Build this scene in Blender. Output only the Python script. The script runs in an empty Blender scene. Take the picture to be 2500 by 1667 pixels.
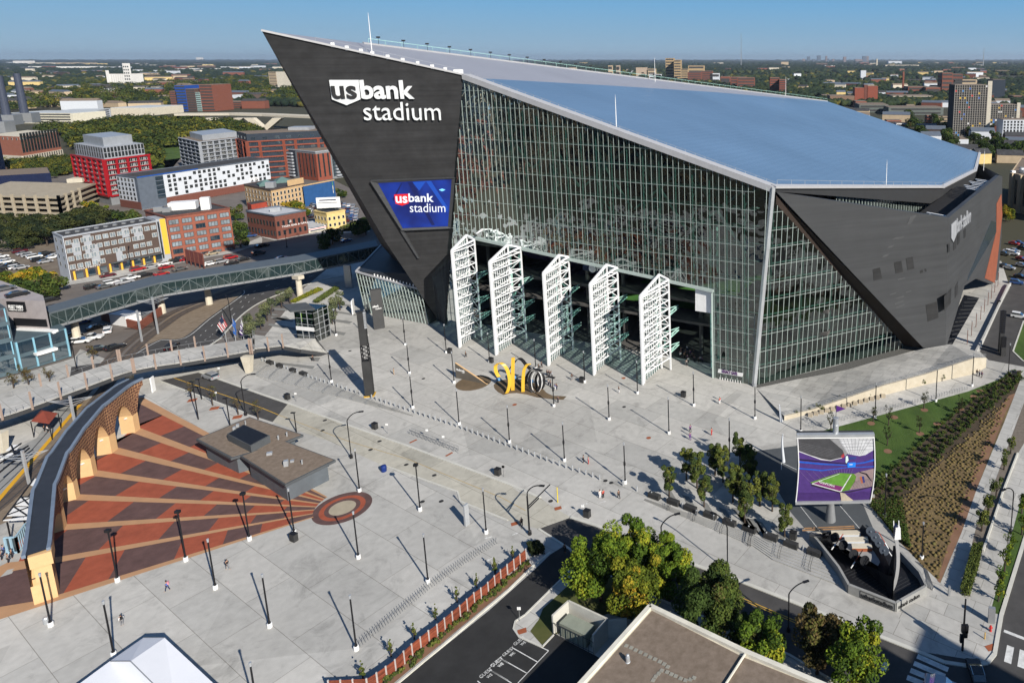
import bpy, bmesh, math, random
from mathutils import Vector, Matrix
import numpy as np
C = bpy.context.scene.collection
SC = bpy.context.scene
R = math.radians
rnd = random.Random(7)
# ------------------------------------------------------------ camera
CAMH = 78.0; FPX = 1689.0; PITCH = .18737; CX = 1841.3; CY = 464.8
cam_d = bpy.data.cameras.new('camera'); cam = bpy.data.objects.new('camera', cam_d); C.objects.link(cam)
cam.location = (0, 0, CAMH); cam.rotation_euler = (math.pi/2 - PITCH, 0, 0)
cam_d.sensor_width = 36; cam_d.sensor_fit = 'HORIZONTAL'; cam_d.lens = FPX/2500*36
cam_d.shift_x = (1250 - CX)/2500; cam_d.shift_y = (CY - 833.5)/2500
cam_d.clip_start = 1; cam_d.clip_end = 90000
SC.camera = cam
# ------------------------------------------------------------ sun and sky
SUN_EL = 30.3; SUN_AZ = -46.0            # azimuth of the sun, degrees from +X towards +Y
sunv = Vector((math.cos(R(SUN_AZ))*math.cos(R(SUN_EL)), math.sin(R(SUN_AZ))*math.cos(R(SUN_EL)), math.sin(R(SUN_EL))))
sd = bpy.data.lights.new('sun', 'SUN'); sd.energy = 4.9; sd.angle = R(.5); sd.color = (1, .945, .86)
so = bpy.data.objects.new('sun', sd); C.objects.link(so); so.rotation_euler = sunv.to_track_quat('Z', 'Y').to_euler()
so.location = (0, 0, 300)
W = bpy.data.worlds.new('World'); SC.world = W; W.use_nodes = True
wn = W.node_tree.nodes; wl = W.node_tree.links
sky = wn.new('ShaderNodeTexSky'); sky.sky_type = 'NISHITA'; sky.sun_disc = False
sky.sun_elevation = R(SUN_EL); sky.sun_rotation = R(90 - SUN_AZ); sky.altitude = 300
sky.air_density = 1.0; sky.dust_density = .6; sky.ozone_density = 2.2
tcw = wn.new('ShaderNodeTexCoord'); sxy = wn.new('ShaderNodeSeparateXYZ'); wl.new(tcw.outputs['Generated'], sxy.inputs[0])
rw = wn.new('ShaderNodeValToRGB'); e = rw.color_ramp.elements; e[0].position = 0.0; e[0].color = (5.4,8.3,11.2,1); e[1].position = .5; e[1].color = (1.,2.4,5.4,1)
for pos_, c_ in ((.035,(3.9,7.4,11.2,1)),(.075,(2.7,7.0,12.0,1)),(.16,(1.4,3.3,6.8,1))): k_ = e.new(pos_); k_.color = c_
wl.new(sxy.outputs['Z'], rw.inputs[0])
hs = wn.new('ShaderNodeMix'); hs.data_type = 'RGBA'; hs.inputs[0].default_value = .85; wl.new(sky.outputs[0], hs.inputs[6]); wl.new(rw.outputs[0], hs.inputs[7])
wl.new(hs.outputs[2], wn['Background'].inputs['Color'])
wn['Background'].inputs['Strength'].default_value = .044
SC.view_settings.view_transform = 'Standard'; SC.view_settings.look = 'None'
SC.view_settings.exposure = 0.45; SC.view_settings.gamma = 1; SC.view_settings.use_curve_mapping = False
SC.cycles.max_bounces = 6; SC.cycles.transparent_max_bounces = 24; SC.cycles.diffuse_bounces = 2
SC.cycles.glossy_bounces = 3; SC.cycles.caustics_reflective = False; SC.cycles.caustics_refractive = False
# ------------------------------------------------------------ survey: points of the photograph put on the ground
TL = dict(a1=(0,0,3.675),a2=(600,0,3.675),a3=(1200,0,3.675),a4=(1800,0,3.36),b1=(0,400,3.675),b2=(600,400,3.675),b3=(1200,400,3.675),b4=(1800,400,3.36),c1=(0,800,3.675),c2=(600,800,3.675),c3=(1200,800,3.675),c4=(1800,840,3.36),d1=(0,1200,3.358),d2=(600,1200,3.358),d3=(1200,1200,3.358),d4=(1800,1200,3.357),w=(0,0,.9408),s=(0,0,1),
 e1=(1080,840,6.918),e2=(1920,1020,5.6),e3=(1940,1260,6.532),e4=(1080,560,3.92),e5=(0,950,3.486))
def px(t, x, y):
 a = TL[t]; return (a[0] + x/a[2], a[1] + y/a[2])
def ray(X, Y):
 u = (X - CX)/FPX; v = -(Y - CY)/FPX; c, s = math.cos(PITCH), math.sin(PITCH)
 return Vector((u, v*s + c, v*c - s))
O = Vector((0, 0, CAMH))
def G(t, x, y, z=0.):
 d = ray(*px(t, x, y)); return O + d*((z - CAMH)/d.z)
def HT(B, t, x, y):                    # height above ground of the point seen at x,y that stands over B
 d = ray(*px(t, x, y)); s = (B.x*d.x + B.y*d.y)/(d.x*d.x + d.y*d.y); return CAMH + s*d.z
def PL(t, x, y, p0, n):                # where the sight line meets a plane
 d = ray(*px(t, x, y)); return O + d*((p0 - O).dot(n)/d.dot(n))
def V(*a): return Vector(a)
def up(p, z): return Vector((p.x, p.y, z))
# ------------------------------------------------------------ mesh builder
class MB:
 def __init__(s): s.v = []; s.f = []; s.m = []; s.uv = {}; s.mi = 0
 def face(s, pts, uv=None):
  i = len(s.v); s.v += [tuple(p) for p in pts]; s.f.append(list(range(i, i+len(pts)))); s.m.append(s.mi)
  if uv: s.uv[len(s.f)-1] = uv
  return s
 def mesh(s, vs, fs):
  i = len(s.v); s.v += [tuple(p) for p in vs]
  for f in fs: s.f.append([i+k for k in f]); s.m.append(s.mi)
  return s
 def hexa(s, b, t):                 # b,t: four lower and four upper points
  return s.mesh(list(b)+list(t), [(3,2,1,0),(4,5,6,7),(0,1,5,4),(1,2,6,5),(2,3,7,6),(3,0,4,7)])
 def box(s, c, d, rz=0.):           # centre of the base, size, rotation
  ca, sa = math.cos(rz), math.sin(rz); x, y, z = c; a, b, h = d[0]/2, d[1]/2, d[2]
  q = [(x+ca*i*a-sa*j*b, y+sa*i*a+ca*j*b) for i, j in ((-1,-1),(1,-1),(1,1),(-1,1))]
  return s.hexa([(X,Y,z) for X,Y in q], [(X,Y,z+h) for X,Y in q])
 def prism(s, pts, z0, z1):         # footprint, bottom, top
  n = len(pts); a = sum(pts[i][0]*pts[(i+1)%n][1]-pts[(i+1)%n][0]*pts[i][1] for i in range(n))
  if a < 0: pts = list(reversed(pts))
  lo = [(p[0],p[1],z0) for p in pts]; hi = [(p[0],p[1],z1) for p in pts]
  return s.mesh(lo+hi, [tuple(reversed(range(n))), tuple(range(n,2*n))]+[(i,(i+1)%n,n+(i+1)%n,n+i) for i in range(n)])
 def beam(s, a, b, w, h=None, upv=None):
  a, b = Vector(a), Vector(b); h = h or w; d = (b-a)
  if d.length < 1e-6: return s
  d.normalize(); u = Vector(upv) if upv else Vector((0,0,1))
  if abs(d.dot(u)) > .98: u = Vector((0,1,0)) if abs(d.y) < .9 else Vector((1,0,0))
  x = d.cross(u).normalized()*(w/2); y = x.cross(d).normalized()*(h/2)
  return s.hexa([a-x-y, a+x-y, a+x+y, a-x+y], [b-x-y, b+x-y, b+x+y, b-x+y])
 def tube(s, a, b, r0, r1=None, n=8, cap=True):
  a, b = Vector(a), Vector(b); r1 = r0 if r1 is None else r1; d = (b-a).normalized()
  x = d.orthogonal().normalized(); y = d.cross(x); vs = []
  for p, r in ((a,r0),(b,r1)):
   for k in range(n):
    t = 2*math.pi*k/n; vs.append(p + x*(r*math.cos(t)) + y*(r*math.sin(t)))
  fs = [(k,(k+1)%n,n+(k+1)%n,n+k) for k in range(n)]
  if cap: fs += [tuple(reversed(range(n))), tuple(range(n,2*n))]
  return s.mesh(vs, fs)
 def path(s, pts, r, n=6):
  for a, b in zip(pts, pts[1:]): s.tube(a, b, r, r, n)
  return s
 def lathe(s, c, prof, n=16):
  vs = []; c = Vector(c)
  for r, z in prof:
   for k in range(n): t = 2*math.pi*k/n; vs.append(c+Vector((r*math.cos(t), r*math.sin(t), z)))
  fs = [(i*n+k, i*n+(k+1)%n, (i+1)*n+(k+1)%n, (i+1)*n+k) for i in range(len(prof)-1) for k in range(n)]
  return s.mesh(vs, fs + [tuple(reversed(range(n))), tuple(range((len(prof)-1)*n, len(prof)*n))])
 def ball(s, c, r, n=8, m=5, sx=1, sy=1, sz=1):
  pr = [(max(.02, math.sin(math.pi*i/m)), -math.cos(math.pi*i/m)) for i in range(m+1)]; vs = []
  for a, z in pr:
   for k in range(n): t = 2*math.pi*k/n; vs.append((c[0]+r*sx*a*math.cos(t), c[1]+r*sy*a*math.sin(t), c[2]+r*sz*z))
  return s.mesh(vs, [(i*n+k, i*n+(k+1)%n, (i+1)*n+(k+1)%n, (i+1)*n+k) for i in range(m) for k in range(n)])
 def data(s, name, mats, smooth=False):
  me = bpy.data.meshes.new(name); me.from_pydata(s.v, [], s.f)
  for m in (mats if isinstance(mats, (list, tuple)) else [mats]): me.materials.append(m)
  if len(me.materials) > 1: me.polygons.foreach_set('material_index', s.m)
  if s.uv:
   l = me.uv_layers.new(name='UVMap')
   for fi, uv in s.uv.items():
    for k, li in enumerate(me.polygons[fi].loop_indices): l.data[li].uv = uv[k]
  if smooth: me.polygons.foreach_set('use_smooth', [True]*len(me.polygons))
  me.update(); return me
 def build(s, name, mats, parent=None, smooth=False, **kw):
  o = bpy.data.objects.new(name, s.data(name, mats, smooth)); C.objects.link(o)
  if parent is not None: hook(o, parent)
  for k, v in kw.items(): o[k] = v
  return o
WORLD = {}
def hook(o, parent):
 o.parent = parent
 if parent.name in WORLD: o.matrix_parent_inverse = Matrix.Translation(-WORLD[parent.name])
def wthing(name, label, cat, base, group=None):   # its parts are given in world coordinates
 o = thing(name, label, cat, tuple(base), 0., group); WORLD[o.name] = Vector(base); return o
def tag(o, label=None, cat=None, group=None, kind=None):
 for k, v in (('label',label),('category',cat),('group',group),('kind',kind)):
  if v: o[k] = v
 return o
def thing(name, label, cat, loc=(0,0,0), rz=0., group=None, scale=None):
 o = bpy.data.objects.new(name, None); C.objects.link(o); o.location = loc; o.rotation_euler = (0,0,rz)
 o.empty_display_size = .5
 if scale: o.scale = scale if isinstance(scale, (tuple, list)) else (scale,)*3
 return tag(o, label, cat, group)
def put(me, name, parent=None, loc=None, rz=None):
 o = bpy.data.objects.new(name, me); C.objects.link(o)
 if parent is not None: hook(o, parent)
 if loc is not None: o.location = loc
 if rz is not None: o.rotation_euler = (0,0,rz)
 return o
def dup(root, loc, rz=None, label=None, group=None, scale=None):
 r = root.copy(); C.objects.link(r); r.location = loc
 if rz is not None: r.rotation_euler = (0,0,rz)
 if label: r['label'] = label
 if group: r['group'] = group
 if scale: r.scale = scale if isinstance(scale, (tuple, list)) else (scale,)*3
 for ch in list(root.children):
  c = ch.copy(); C.objects.link(c); c.parent = r
  for g in list(ch.children):
   d = g.copy(); C.objects.link(d); d.parent = c
 return r
# ------------------------------------------------------------ materials
MAT = {}
def lin(c):
 return tuple(((v/255)/12.92 if v/255 <= .04045 else ((v/255+.055)/1.055)**2.4) for v in c)
def mat(name, col, rough=.7, metal=0., var=.12, scale=.5, spec=.3, col2=None, bump=0., bscale=None, detail=4, obj=False, emit=None, alpha=None):
 if name in MAT: return MAT[name]
 m = bpy.data.materials.new(name); m.use_nodes = True; nt = m.node_tree; N = nt.nodes; L = nt.links
 b = N['Principled BSDF']; b.inputs['Roughness'].default_value = rough; b.inputs['Metallic'].default_value = metal
 b.inputs['Specular IOR Level'].default_value = spec
 b.inputs['Base Color'].default_value = (*col, 1)
 tc = N.new('ShaderNodeTexCoord'); geo = N.new('ShaderNodeNewGeometry')
 src = tc.outputs['Object'] if obj else geo.outputs['Position']
 if var > 0 or col2:
  n = N.new('ShaderNodeTexNoise'); n.inputs['Scale'].default_value = scale; n.inputs['Detail'].default_value = detail; n.inputs['Roughness'].default_value = .65
  L.new(src, n.inputs['Vector'])
  r = N.new('ShaderNodeValToRGB'); r.color_ramp.elements[0].position = .3; r.color_ramp.elements[1].position = .7
  c2 = col2 or tuple(min(1, c*(1+var)) for c in col); c1 = col if col2 else tuple(c*(1-var) for c in col)
  r.color_ramp.elements[0].color = (*c1, 1); r.color_ramp.elements[1].color = (*c2, 1)
  L.new(n.outputs['Fac'], r.inputs[0]); L.new(r.outputs[0], b.inputs['Base Color'])
 if bump:
  n2 = N.new('ShaderNodeTexNoise'); n2.inputs['Scale'].default_value = bscale or scale*4; n2.inputs['Detail'].default_value = 3
  L.new(src, n2.inputs['Vector']); bp = N.new('ShaderNodeBump'); bp.inputs['Strength'].default_value = bump; bp.inputs['Distance'].default_value = .3
  L.new(n2.outputs['Fac'], bp.inputs['Height']); L.new(bp.outputs[0], b.inputs['Normal'])
 if emit: b.inputs['Emission Color'].default_value = (*col, 1); b.inputs['Emission Strength'].default_value = emit
 MAT[name] = m; return m
def nodes(m): return m.node_tree.nodes, m.node_tree.links
def glass(name, tint, refl=.25, rough=.03, wav=.0, ior=1.5, solid=False, wscale=.25, pane=None):
 """clear sheet glass: tinted see-through layer plus a mirror layer that grows towards grazing angles"""
 m = bpy.data.materials.new(name); m.use_nodes = True; N, L = nodes(m); N.remove(N['Principled BSDF'])
 out = N['Material Output']; gl = N.new('ShaderNodeBsdfGlossy'); gl.inputs['Roughness'].default_value = rough; gl.inputs['Color'].default_value = (.9,.97,.96,1)
 tr = N.new('ShaderNodeBsdfDiffuse' if solid else 'ShaderNodeBsdfTransparent'); tr.inputs[0].default_value = (*tint, 1)
 fr = N.new('ShaderNodeFresnel'); fr.inputs['IOR'].default_value = ior; ad = N.new('ShaderNodeMath'); ad.operation = 'MULTIPLY_ADD'
 ad.inputs[1].default_value = .9; ad.inputs[2].default_value = refl; ad.use_clamp = True
 L.new(fr.outputs[0], ad.inputs[0]); mx = N.new('ShaderNodeMixShader'); L.new(ad.outputs[0], mx.inputs[0]); L.new(tr.outputs[0], mx.inputs[1]); L.new(gl.outputs[0], mx.inputs[2])
 L.new(mx.outputs[0], out.inputs[0])
 if wav:
  geo = N.new('ShaderNodeNewGeometry'); n = N.new('ShaderNodeTexNoise'); n.inputs['Scale'].default_value = wscale; n.inputs['Detail'].default_value = 2
  L.new(geo.outputs['Position'], n.inputs['Vector']); bp = N.new('ShaderNodeBump'); bp.inputs['Strength'].default_value = wav; bp.inputs['Distance'].default_value = 1.
  L.new(n.outputs['Fac'], bp.inputs['Height']); L.new(bp.outputs[0], gl.inputs['Normal'])
  if pane:     # every pane sits at its own slight angle
   d, amp = pane; dt = N.new('ShaderNodeVectorMath'); dt.operation = 'DOT_PRODUCT'; dt.inputs[1].default_value = d; L.new(geo.outputs['Position'], dt.inputs[0]); sz = N.new('ShaderNodeSeparateXYZ'); L.new(geo.outputs['Position'], sz.inputs[0]); cb = N.new('ShaderNodeCombineXYZ')
   for k, (o_, s_) in enumerate(((dt.outputs['Value'],1/1.52),(sz.outputs['Z'],1/2.9))):
    mu_ = N.new('ShaderNodeMath'); mu_.operation = 'MULTIPLY'; mu_.inputs[1].default_value = s_; fl_ = N.new('ShaderNodeMath'); fl_.operation = 'FLOOR'; L.new(o_, mu_.inputs[0]); L.new(mu_.outputs[0], fl_.inputs[0]); L.new(fl_.outputs[0], cb.inputs[k])
   wn_ = N.new('ShaderNodeTexWhiteNoise'); L.new(cb.outputs[0], wn_.inputs['Vector']); sb = N.new('ShaderNodeVectorMath'); sb.operation = 'SUBTRACT'; sb.inputs[1].default_value = (.5,.5,.5); L.new(wn_.outputs['Color'], sb.inputs[0]); sc2 = N.new('ShaderNodeVectorMath'); sc2.operation = 'SCALE'; sc2.inputs['Scale'].default_value = amp; L.new(sb.outputs[0], sc2.inputs[0])
   ad2 = N.new('ShaderNodeVectorMath'); L.new(bp.outputs[0], ad2.inputs[0]); L.new(sc2.outputs[0], ad2.inputs[1]); nm = N.new('ShaderNodeVectorMath'); nm.operation = 'NORMALIZE'; L.new(ad2.outputs[0], nm.inputs[0]); L.new(nm.outputs[0], gl.inputs['Normal'])
 MAT[name] = m; return m
M_conc = mat('concrete_light', (.40,.395,.375), .85, var=.1, scale=.35)
M_conc2 = mat('concrete_grey', (.27,.27,.26), .85, var=.12, scale=.5)
M_white = mat('white_paint', (.78,.78,.77), .5, var=.05)
M_wsteel = mat('white_steel', (.74,.75,.76), .4, var=.04, scale=2)
M_black = mat('black_metal', (.012,.012,.014), .45, var=.2, scale=3)
M_dark = mat('dark_metal', (.045,.047,.05), .5, var=.1)
M_grey = mat('grey_metal', (.3,.31,.32), .4, metal=.4, var=.08)
M_galv = mat('galvanised_metal', (.5,.52,.54), .4, metal=.5, var=.1)
M_asph = mat('asphalt', (.05,.048,.047), .9, var=.25, scale=.3, col2=(.075,.072,.07))
M_asph2 = mat('asphalt_worn', (.12,.105,.095), .9, scale=.12, col2=(.17,.15,.135))
M_roofd = mat('dark_roofing', (.05,.05,.052), .9, var=.3, scale=.4)
M_roofg = mat("gravel_roofing", (.15,.115,.085), .95, scale=1.2, col2=(.23,.18,.14), detail=8)
M_brick = mat('red_brick', (.22,.07,.045), .85, scale=1.5, col2=(.28,.10,.065))
M_brickd = mat('dark_red_brick', (.13,.045,.032), .85, scale=1.5, col2=(.18,.07,.05))
M_tan = mat('tan_brick', (.5,.34,.18), .85, var=.1, scale=1)
M_cream = mat('cream_stone', (.55,.5,.4), .85, var=.1, scale=.5)
M_beige = mat('beige_concrete', (.46,.36,.24), .85, var=.1, scale=.3)
M_winglass = glass('window_glass', (.02,.024,.028), .12, .08, solid=True)
M_winblue = glass('blue_glass', (.02,.04,.06), .3, .06, solid=True)
M_wood = mat('wood', (.3,.17,.08), .7, var=.2)
def text(body, size=1, ext=.05, off=0., align='LEFT', space=1.0, shear=0):
 c = bpy.data.curves.new('lettering', 'FONT'); c.body = body; c.size = size; c.extrude = ext; c.offset = off; c.align_x = align; c.space_character = space; c.shear = shear
 c.resolution_u = 3
 o = bpy.data.objects.new('lettering', c); C.objects.link(o); bpy.context.view_layer.update()
 me = bpy.data.meshes.new_from_object(o.evaluated_get(bpy.context.evaluated_depsgraph_get())); bpy.data.objects.remove(o)
 return me
def letter(body, O0, ux, uy, w, h, ext, m, parent=None, name='lettering', off=0., space=1., label=None):
 """lettering whose lower left corner is O0, w wide along ux and h high along uy (bounding box)"""
 me = text(body, 1, 1., off, space=space); xs = [v.co.x for v in me.vertices]; ys = [v.co.y for v in me.vertices]
 x0, x1, y0, y1 = min(xs), max(xs), min(ys), max(ys); ux = Vector(ux).normalized(); uy = Vector(uy).normalized(); n = ux.cross(uy).normalized(); O0 = Vector(O0)
 for v in me.vertices:
  v.co = O0 + ux*((v.co.x-x0)/(x1-x0)*w) + uy*((v.co.y-y0)/(y1-y0)*h) + n*(ext*v.co.z)
 me.materials.clear(); me.materials.append(m); o = put(me, name, parent)
 if label: o['label'] = label
 return o
# ============================================================ STADIUM
M_zinc = mat('dark_zinc_panels', (.028,.028,.029), .55, var=.25, scale=.25, spec=.35)
def streak(m, s=(.03,.03,1.6), f=.35):
 N, L = nodes(m); b = N['Principled BSDF']; geo = N.new('ShaderNodeNewGeometry'); mp = N.new('ShaderNodeMapping'); mp.inputs['Scale'].default_value = s
 n = N.new('ShaderNodeTexNoise'); n.inputs['Scale'].default_value = 1.; n.inputs['Detail'].default_value = 6; L.new(geo.outputs['Position'], mp.inputs[0]); L.new(mp.outputs[0], n.inputs['Vector'])
 mr = N.new('ShaderNodeMapRange'); mr.inputs[1].default_value = .3; mr.inputs[2].default_value = .7; mr.inputs[3].default_value = 1-f; mr.inputs[4].default_value = 1+f
 L.new(n.outputs['Fac'], mr.inputs[0]); mx = N.new('ShaderNodeVectorMath'); mx.operation = 'SCALE'
 src = b.inputs['Base Color'].links[0].from_socket; L.new(src, mx.inputs[0]); L.new(mr.outputs[0], mx.inputs['Scale']); L.new(mx.outputs[0], b.inputs['Base Color'])
streak(M_zinc, f=.2)
M_zinc2 = mat('sun_toned_zinc', (.052,.054,.057), .5, var=.08, scale=.1, spec=.35); streak(M_zinc2, (.05,.05,1.3), .12)  # zinc lightened for the direct sun on the south facet; frames reuse it
M_soffit = mat('brown_soffit', (.03,.02,.015), .7)
M_gutter = mat('pale_gutter', (.42,.42,.43), .5, var=.06)
M_roofm = mat('standing_seam_roof', (.27,.28,.32), .45, var=.05, scale=.05)
M_etfe = mat('sky_tinted_roof_film', (.12,.2,.31), .32, var=.12, scale=.02, spec=.8)  # blue of the reflected sky is put into the base colour
def seams(m, d, sc, st=.25, colf=None):
 N, L = nodes(m); b = N['Principled BSDF']; geo = N.new('ShaderNodeNewGeometry'); dt = N.new('ShaderNodeVectorMath'); dt.operation = 'DOT_PRODUCT'; dt.inputs[1].default_value = d
 L.new(geo.outputs['Position'], dt.inputs[0]); mm = N.new('ShaderNodeMath'); mm.operation = 'MULTIPLY'; mm.inputs[1].default_value = sc; L.new(dt.outputs['Value'], mm.inputs[0])
 sn = N.new('ShaderNodeMath'); sn.operation = 'SINE'; L.new(mm.outputs[0], sn.inputs[0])
 bp = N.new('ShaderNodeBump'); bp.inputs['Strength'].default_value = st; bp.inputs['Distance'].default_value = .25; L.new(sn.outputs[0], bp.inputs['Height']); L.new(bp.outputs[0], b.inputs['Normal'])
M_cw = glass('curtain_glass', (.24,.33,.31), .10, .01, wav=.4, ior=1.45, wscale=.16, pane=((-.92,.385,0),.03))
M_cw2 = glass('door_glass', (.42,.62,.58), .10, .03, ior=1.4)
M_mull = mat('mullion', (.4,.47,.44), .4, var=.05)
M_teal = mat('pale_green_steel', (.38,.62,.55), .5, var=.08)
M_purple = mat('purple_seats', (.05,.025,.085), .6, var=.3, scale=.8)
M_field = mat('green_field', (.05,.15,.03), .9, var=.2, scale=.1)
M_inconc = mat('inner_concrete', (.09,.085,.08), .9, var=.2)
B = G('w',1733,885); Lg = G('w',1025,748); uw = (Lg-B).normalized(); Z = V(0,0,1)
nv = uw.cross(Z).normalized(); nv = nv if nv.y < 0 else -nv
A = PL('w',1064,172,B,nv); BT = PL('w',1776,430,B,nv)
F = PL('b2',1720,1395,B+nv*-1.5,nv); F.z = max(F.z, 0)
up10 = V(math.cos(R(16)), math.sin(R(16)), 0); npw = up10.cross(A-F).normalized(); npw = npw if npw.y < 0 else -npw
PP = lambda t,x,y: PL(t,x,y,A,npw)
P = PP('w',601,71); K = PP('b2',1835,850); K2 = PP('b2',1665,990)
nr = (A-P).cross(BT-A).normalized(); nr = nr if nr.z > 0 else -nr
RP = lambda t,x,y,o=0.: PL(t,x,y,A+nr*o,nr)
R2 = RP('w',1900,233); E0 = RP('w',2250,352); D = RP('w',2240,392); Cc = RP('w',2165,430)
seams(M_etfe, tuple((BT-A).normalized()), 2*math.pi/2.4, .06)
ST = wthing('stadium', 'huge angular glass and dark metal stadium with a pointed prow and blue sloping roof', 'stadium', (B.x-40, B.y+60, 0))
def slab(pts, n, th, name, m, parent=ST):      # a plate: polygon thickened inwards
 mb = MB(); n = Vector(n).normalized(); k = len(pts); a = [Vector(p) for p in pts]; b = [p - n*th for p in a]
 nn = Vector((0,0,0))
 for i in range(k): nn += a[i].cross(a[(i+1) % k])
 if nn.dot(n) < 0: a.reverse(); b.reverse()
 mb.mesh(a+b, [tuple(range(k)), tuple(reversed(range(k, 2*k)))]+[(i, k+i, k+(i+1) % k, (i+1) % k) for i in range(k)])
 return mb.build(name, m, parent)
# --- prow
Pm = PP('w',754,330); Fb = up(F, 0)
slab([P, A, K, K2, F, PP('w',884,553), Pm], npw, .5, 'prow_wall', M_zinc)
Qb = O + ray(*px('w',875,562))*(218/ray(*px('w',875,562)).y)
f2 = MB(); f2.face([K2, K, PL('b2',1788,1440,B,nv), F]);
n2 = (K-K2).cross(F-K2).normalized(); n2 = n2 if n2.y < 0 else -n2
lf = slab([K2, K, PL('b2',1788,1440,B,nv), F], n2, .3, 'prow_foot', M_dark)
g = MB(); c4 = [K2, K, PL('b2',1788,1440,B,nv), F]
for i in range(1, 8): t = i/8; g.beam(c4[0].lerp(c4[3],t)+n2*.08, c4[1].lerp(c4[2],t)+n2*.08, .12)
for i in range(1, 5): t = i/5; g.beam(c4[0].lerp(c4[1],t)+n2*.08, c4[3].lerp(c4[2],t)+n2*.08, .12)
g.build('mullion_grid', M_zinc2, lf)
back = MB(); NE = V(-18, 350, 18); NE0 = V(-18, 350, 0)
back.face([Pm, PP('w',884,553), F, up(F,0)+V(-3,8,0), Qb]); back.face([P, Pm, Qb]); back.face([P, Qb, NE, R2]);
back.face([Qb, up(Qb,0)+V(12,8,0), NE0, NE]); back.build('north_wall', M_soffit, ST)
# --- lettering on the prow
px_ = lambda t,x,y: PP(t,x,y)
upv = (A-F) - up10*((A-F).dot(up10)); upv.normalize()
M_sign = mat('sign_white', (.72,.74,.75), .5, var=.03)
sh = [(755,717),(1018,717),(1035,888),(912,940),(780,888)]
slab([PP('a2',*q)+npw*.75 for q in sh], npw, .45, 'logo_shield', M_sign)
def plet(body, t, x0, x1, yb, yt, lift, m, off=0., space=1., ext=.15, pf=PP, n=None, ux=None, uy=None, parent=ST):
 n = n or npw; a = pf(t,x0,yb); b = pf(t,x1,yb); c = pf(t,x0,yt)
 U = (b-a); Y = (c-a); u = U.normalized() if ux is None else ux; y = uy if uy is not None else (Y - u*Y.dot(u)).normalized()
 return letter(body, a+n*lift, u, y, U.length, abs(Y.dot(y)), ext, m, parent, off=off, space=space)
plet('us','a2',787,1010,882,765,.9,M_zinc,off=.018,space=1.)
plet('bank','a2',1046,1520,885,717,.55,M_sign,off=.026,space=1.,ext=.3)
plet('stadium','a2',1070,1757,1075,912,.55,M_sign,off=-.004,ext=.3)
# --- screen on the prow
fr = [(1125,145),(1882,118),(1845,565),(1405,584)]; ins = [(1190,165),(1850,131),(1816,553),(1412,570)]
scn = slab([PP('b2',*q)+npw*.5 for q in ins], npw, .3, 'video_screen', None) if 0 else None
m = MB()
for i in range(4):
 a,b,c,d = PP('b2',*fr[i]), PP('b2',*fr[(i+1)%4]), PP('b2',*ins[(i+1)%4]), PP('b2',*ins[i])
 m.hexa([a,b,c,d], [a+npw*1.3,b+npw*1.3,c+npw*.9,d+npw*.9])
a,b,c,d = [PP('b2',*q) for q in ((1385,585),(1412,580),(1560,838),(1545,838))]
m.hexa([a,b,c,d],[q+npw*.8 for q in (a,b,c,d)])
m.build('screen_frame', M_zinc2, ST)
def emis(name, col, st=1.):
 mm = bpy.data.materials.new(name); mm.use_nodes = True; N, L = nodes(mm); b = N['Principled BSDF']; b.inputs['Base Color'].default_value = (0,0,0,1)
 b.inputs['Emission Color'].default_value = (*col,1); b.inputs['Emission Strength'].default_value = st; b.inputs['Roughness'].default_value = .4; return mm
mb_ = emis('screen_blue', (.012,.03,.32)); N, L = nodes(mb_)
geo = N.new('ShaderNodeNewGeometry'); n = N.new('ShaderNodeTexNoise'); n.inputs['Scale'].default_value = .12; L.new(geo.outputs['Position'], n.inputs['Vector'])
r = N.new('ShaderNodeValToRGB'); r.color_ramp.elements[0].position = .38; r.color_ramp.elements[0].color = (.004,.012,.12,1); r.color_ramp.elements[1].position = .65; r.color_ramp.elements[1].color = (.006,.035,.3,1)
L.new(n.outputs['Fac'], r.inputs[0]); L.new(r.outputs[0], N['Principled BSDF'].inputs['Emission Color'])
scn = slab([PP('b2',*q)+npw*.6 for q in ins], npw, .3, 'video_screen', mb_)
def sq(t, pts, lift, name, m, parent=scn, pf=PP, n=npw, th=.04): return slab([pf(t,*q)+n*lift for q in pts], n, th, name, m, parent)
e_b2 = emis('screen_bright_blue', (.01,.07,.42)); e_dk = emis('screen_dark_blue', (.004,.01,.09)); e_r = emis('screen_red', (.75,.015,.02)); e_w = emis('screen_white', (.85,.88,.95), 1.0); e_lb = emis('screen_flare', (.2,.6,1.), 1.2)
sq('b2', [(1455,160),(1500,158),(1700,540),(1672,545)], .68, 'screen_band', e_dk); sq('b2', [(1620,150),(1665,148),(1812,380),(1812,430)], .69, 'screen_band', e_b2)
sq('b2', [(1500,157),(1620,151),(1560,235)], .70, 'screen_band', e_b2); sq('b2', [(1400,165),(1410,165),(1330,330),(1318,310)], .70, 'screen_band', e_dk)
sq('b2', [(1735,226),(1765,216),(1795,226),(1765,240)], .71, 'screen_flare', e_lb)
sq('b2', [(1335,268),(1462,262),(1466,348),(1407,368),(1348,350)], .74, 'logo_shield', e_r)
plet('us','b2',1352,1457,343,281,.84,e_w,off=.018,space=1.,ext=.03,parent=scn); plet('bank','b2',1467,1690,334,258,.8,e_w,off=.018,space=1.,ext=.03,parent=scn)
plet('stadium','b2',1478,1795,425,346,.8,e_w,off=-.004,ext=.03,parent=scn)
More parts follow.
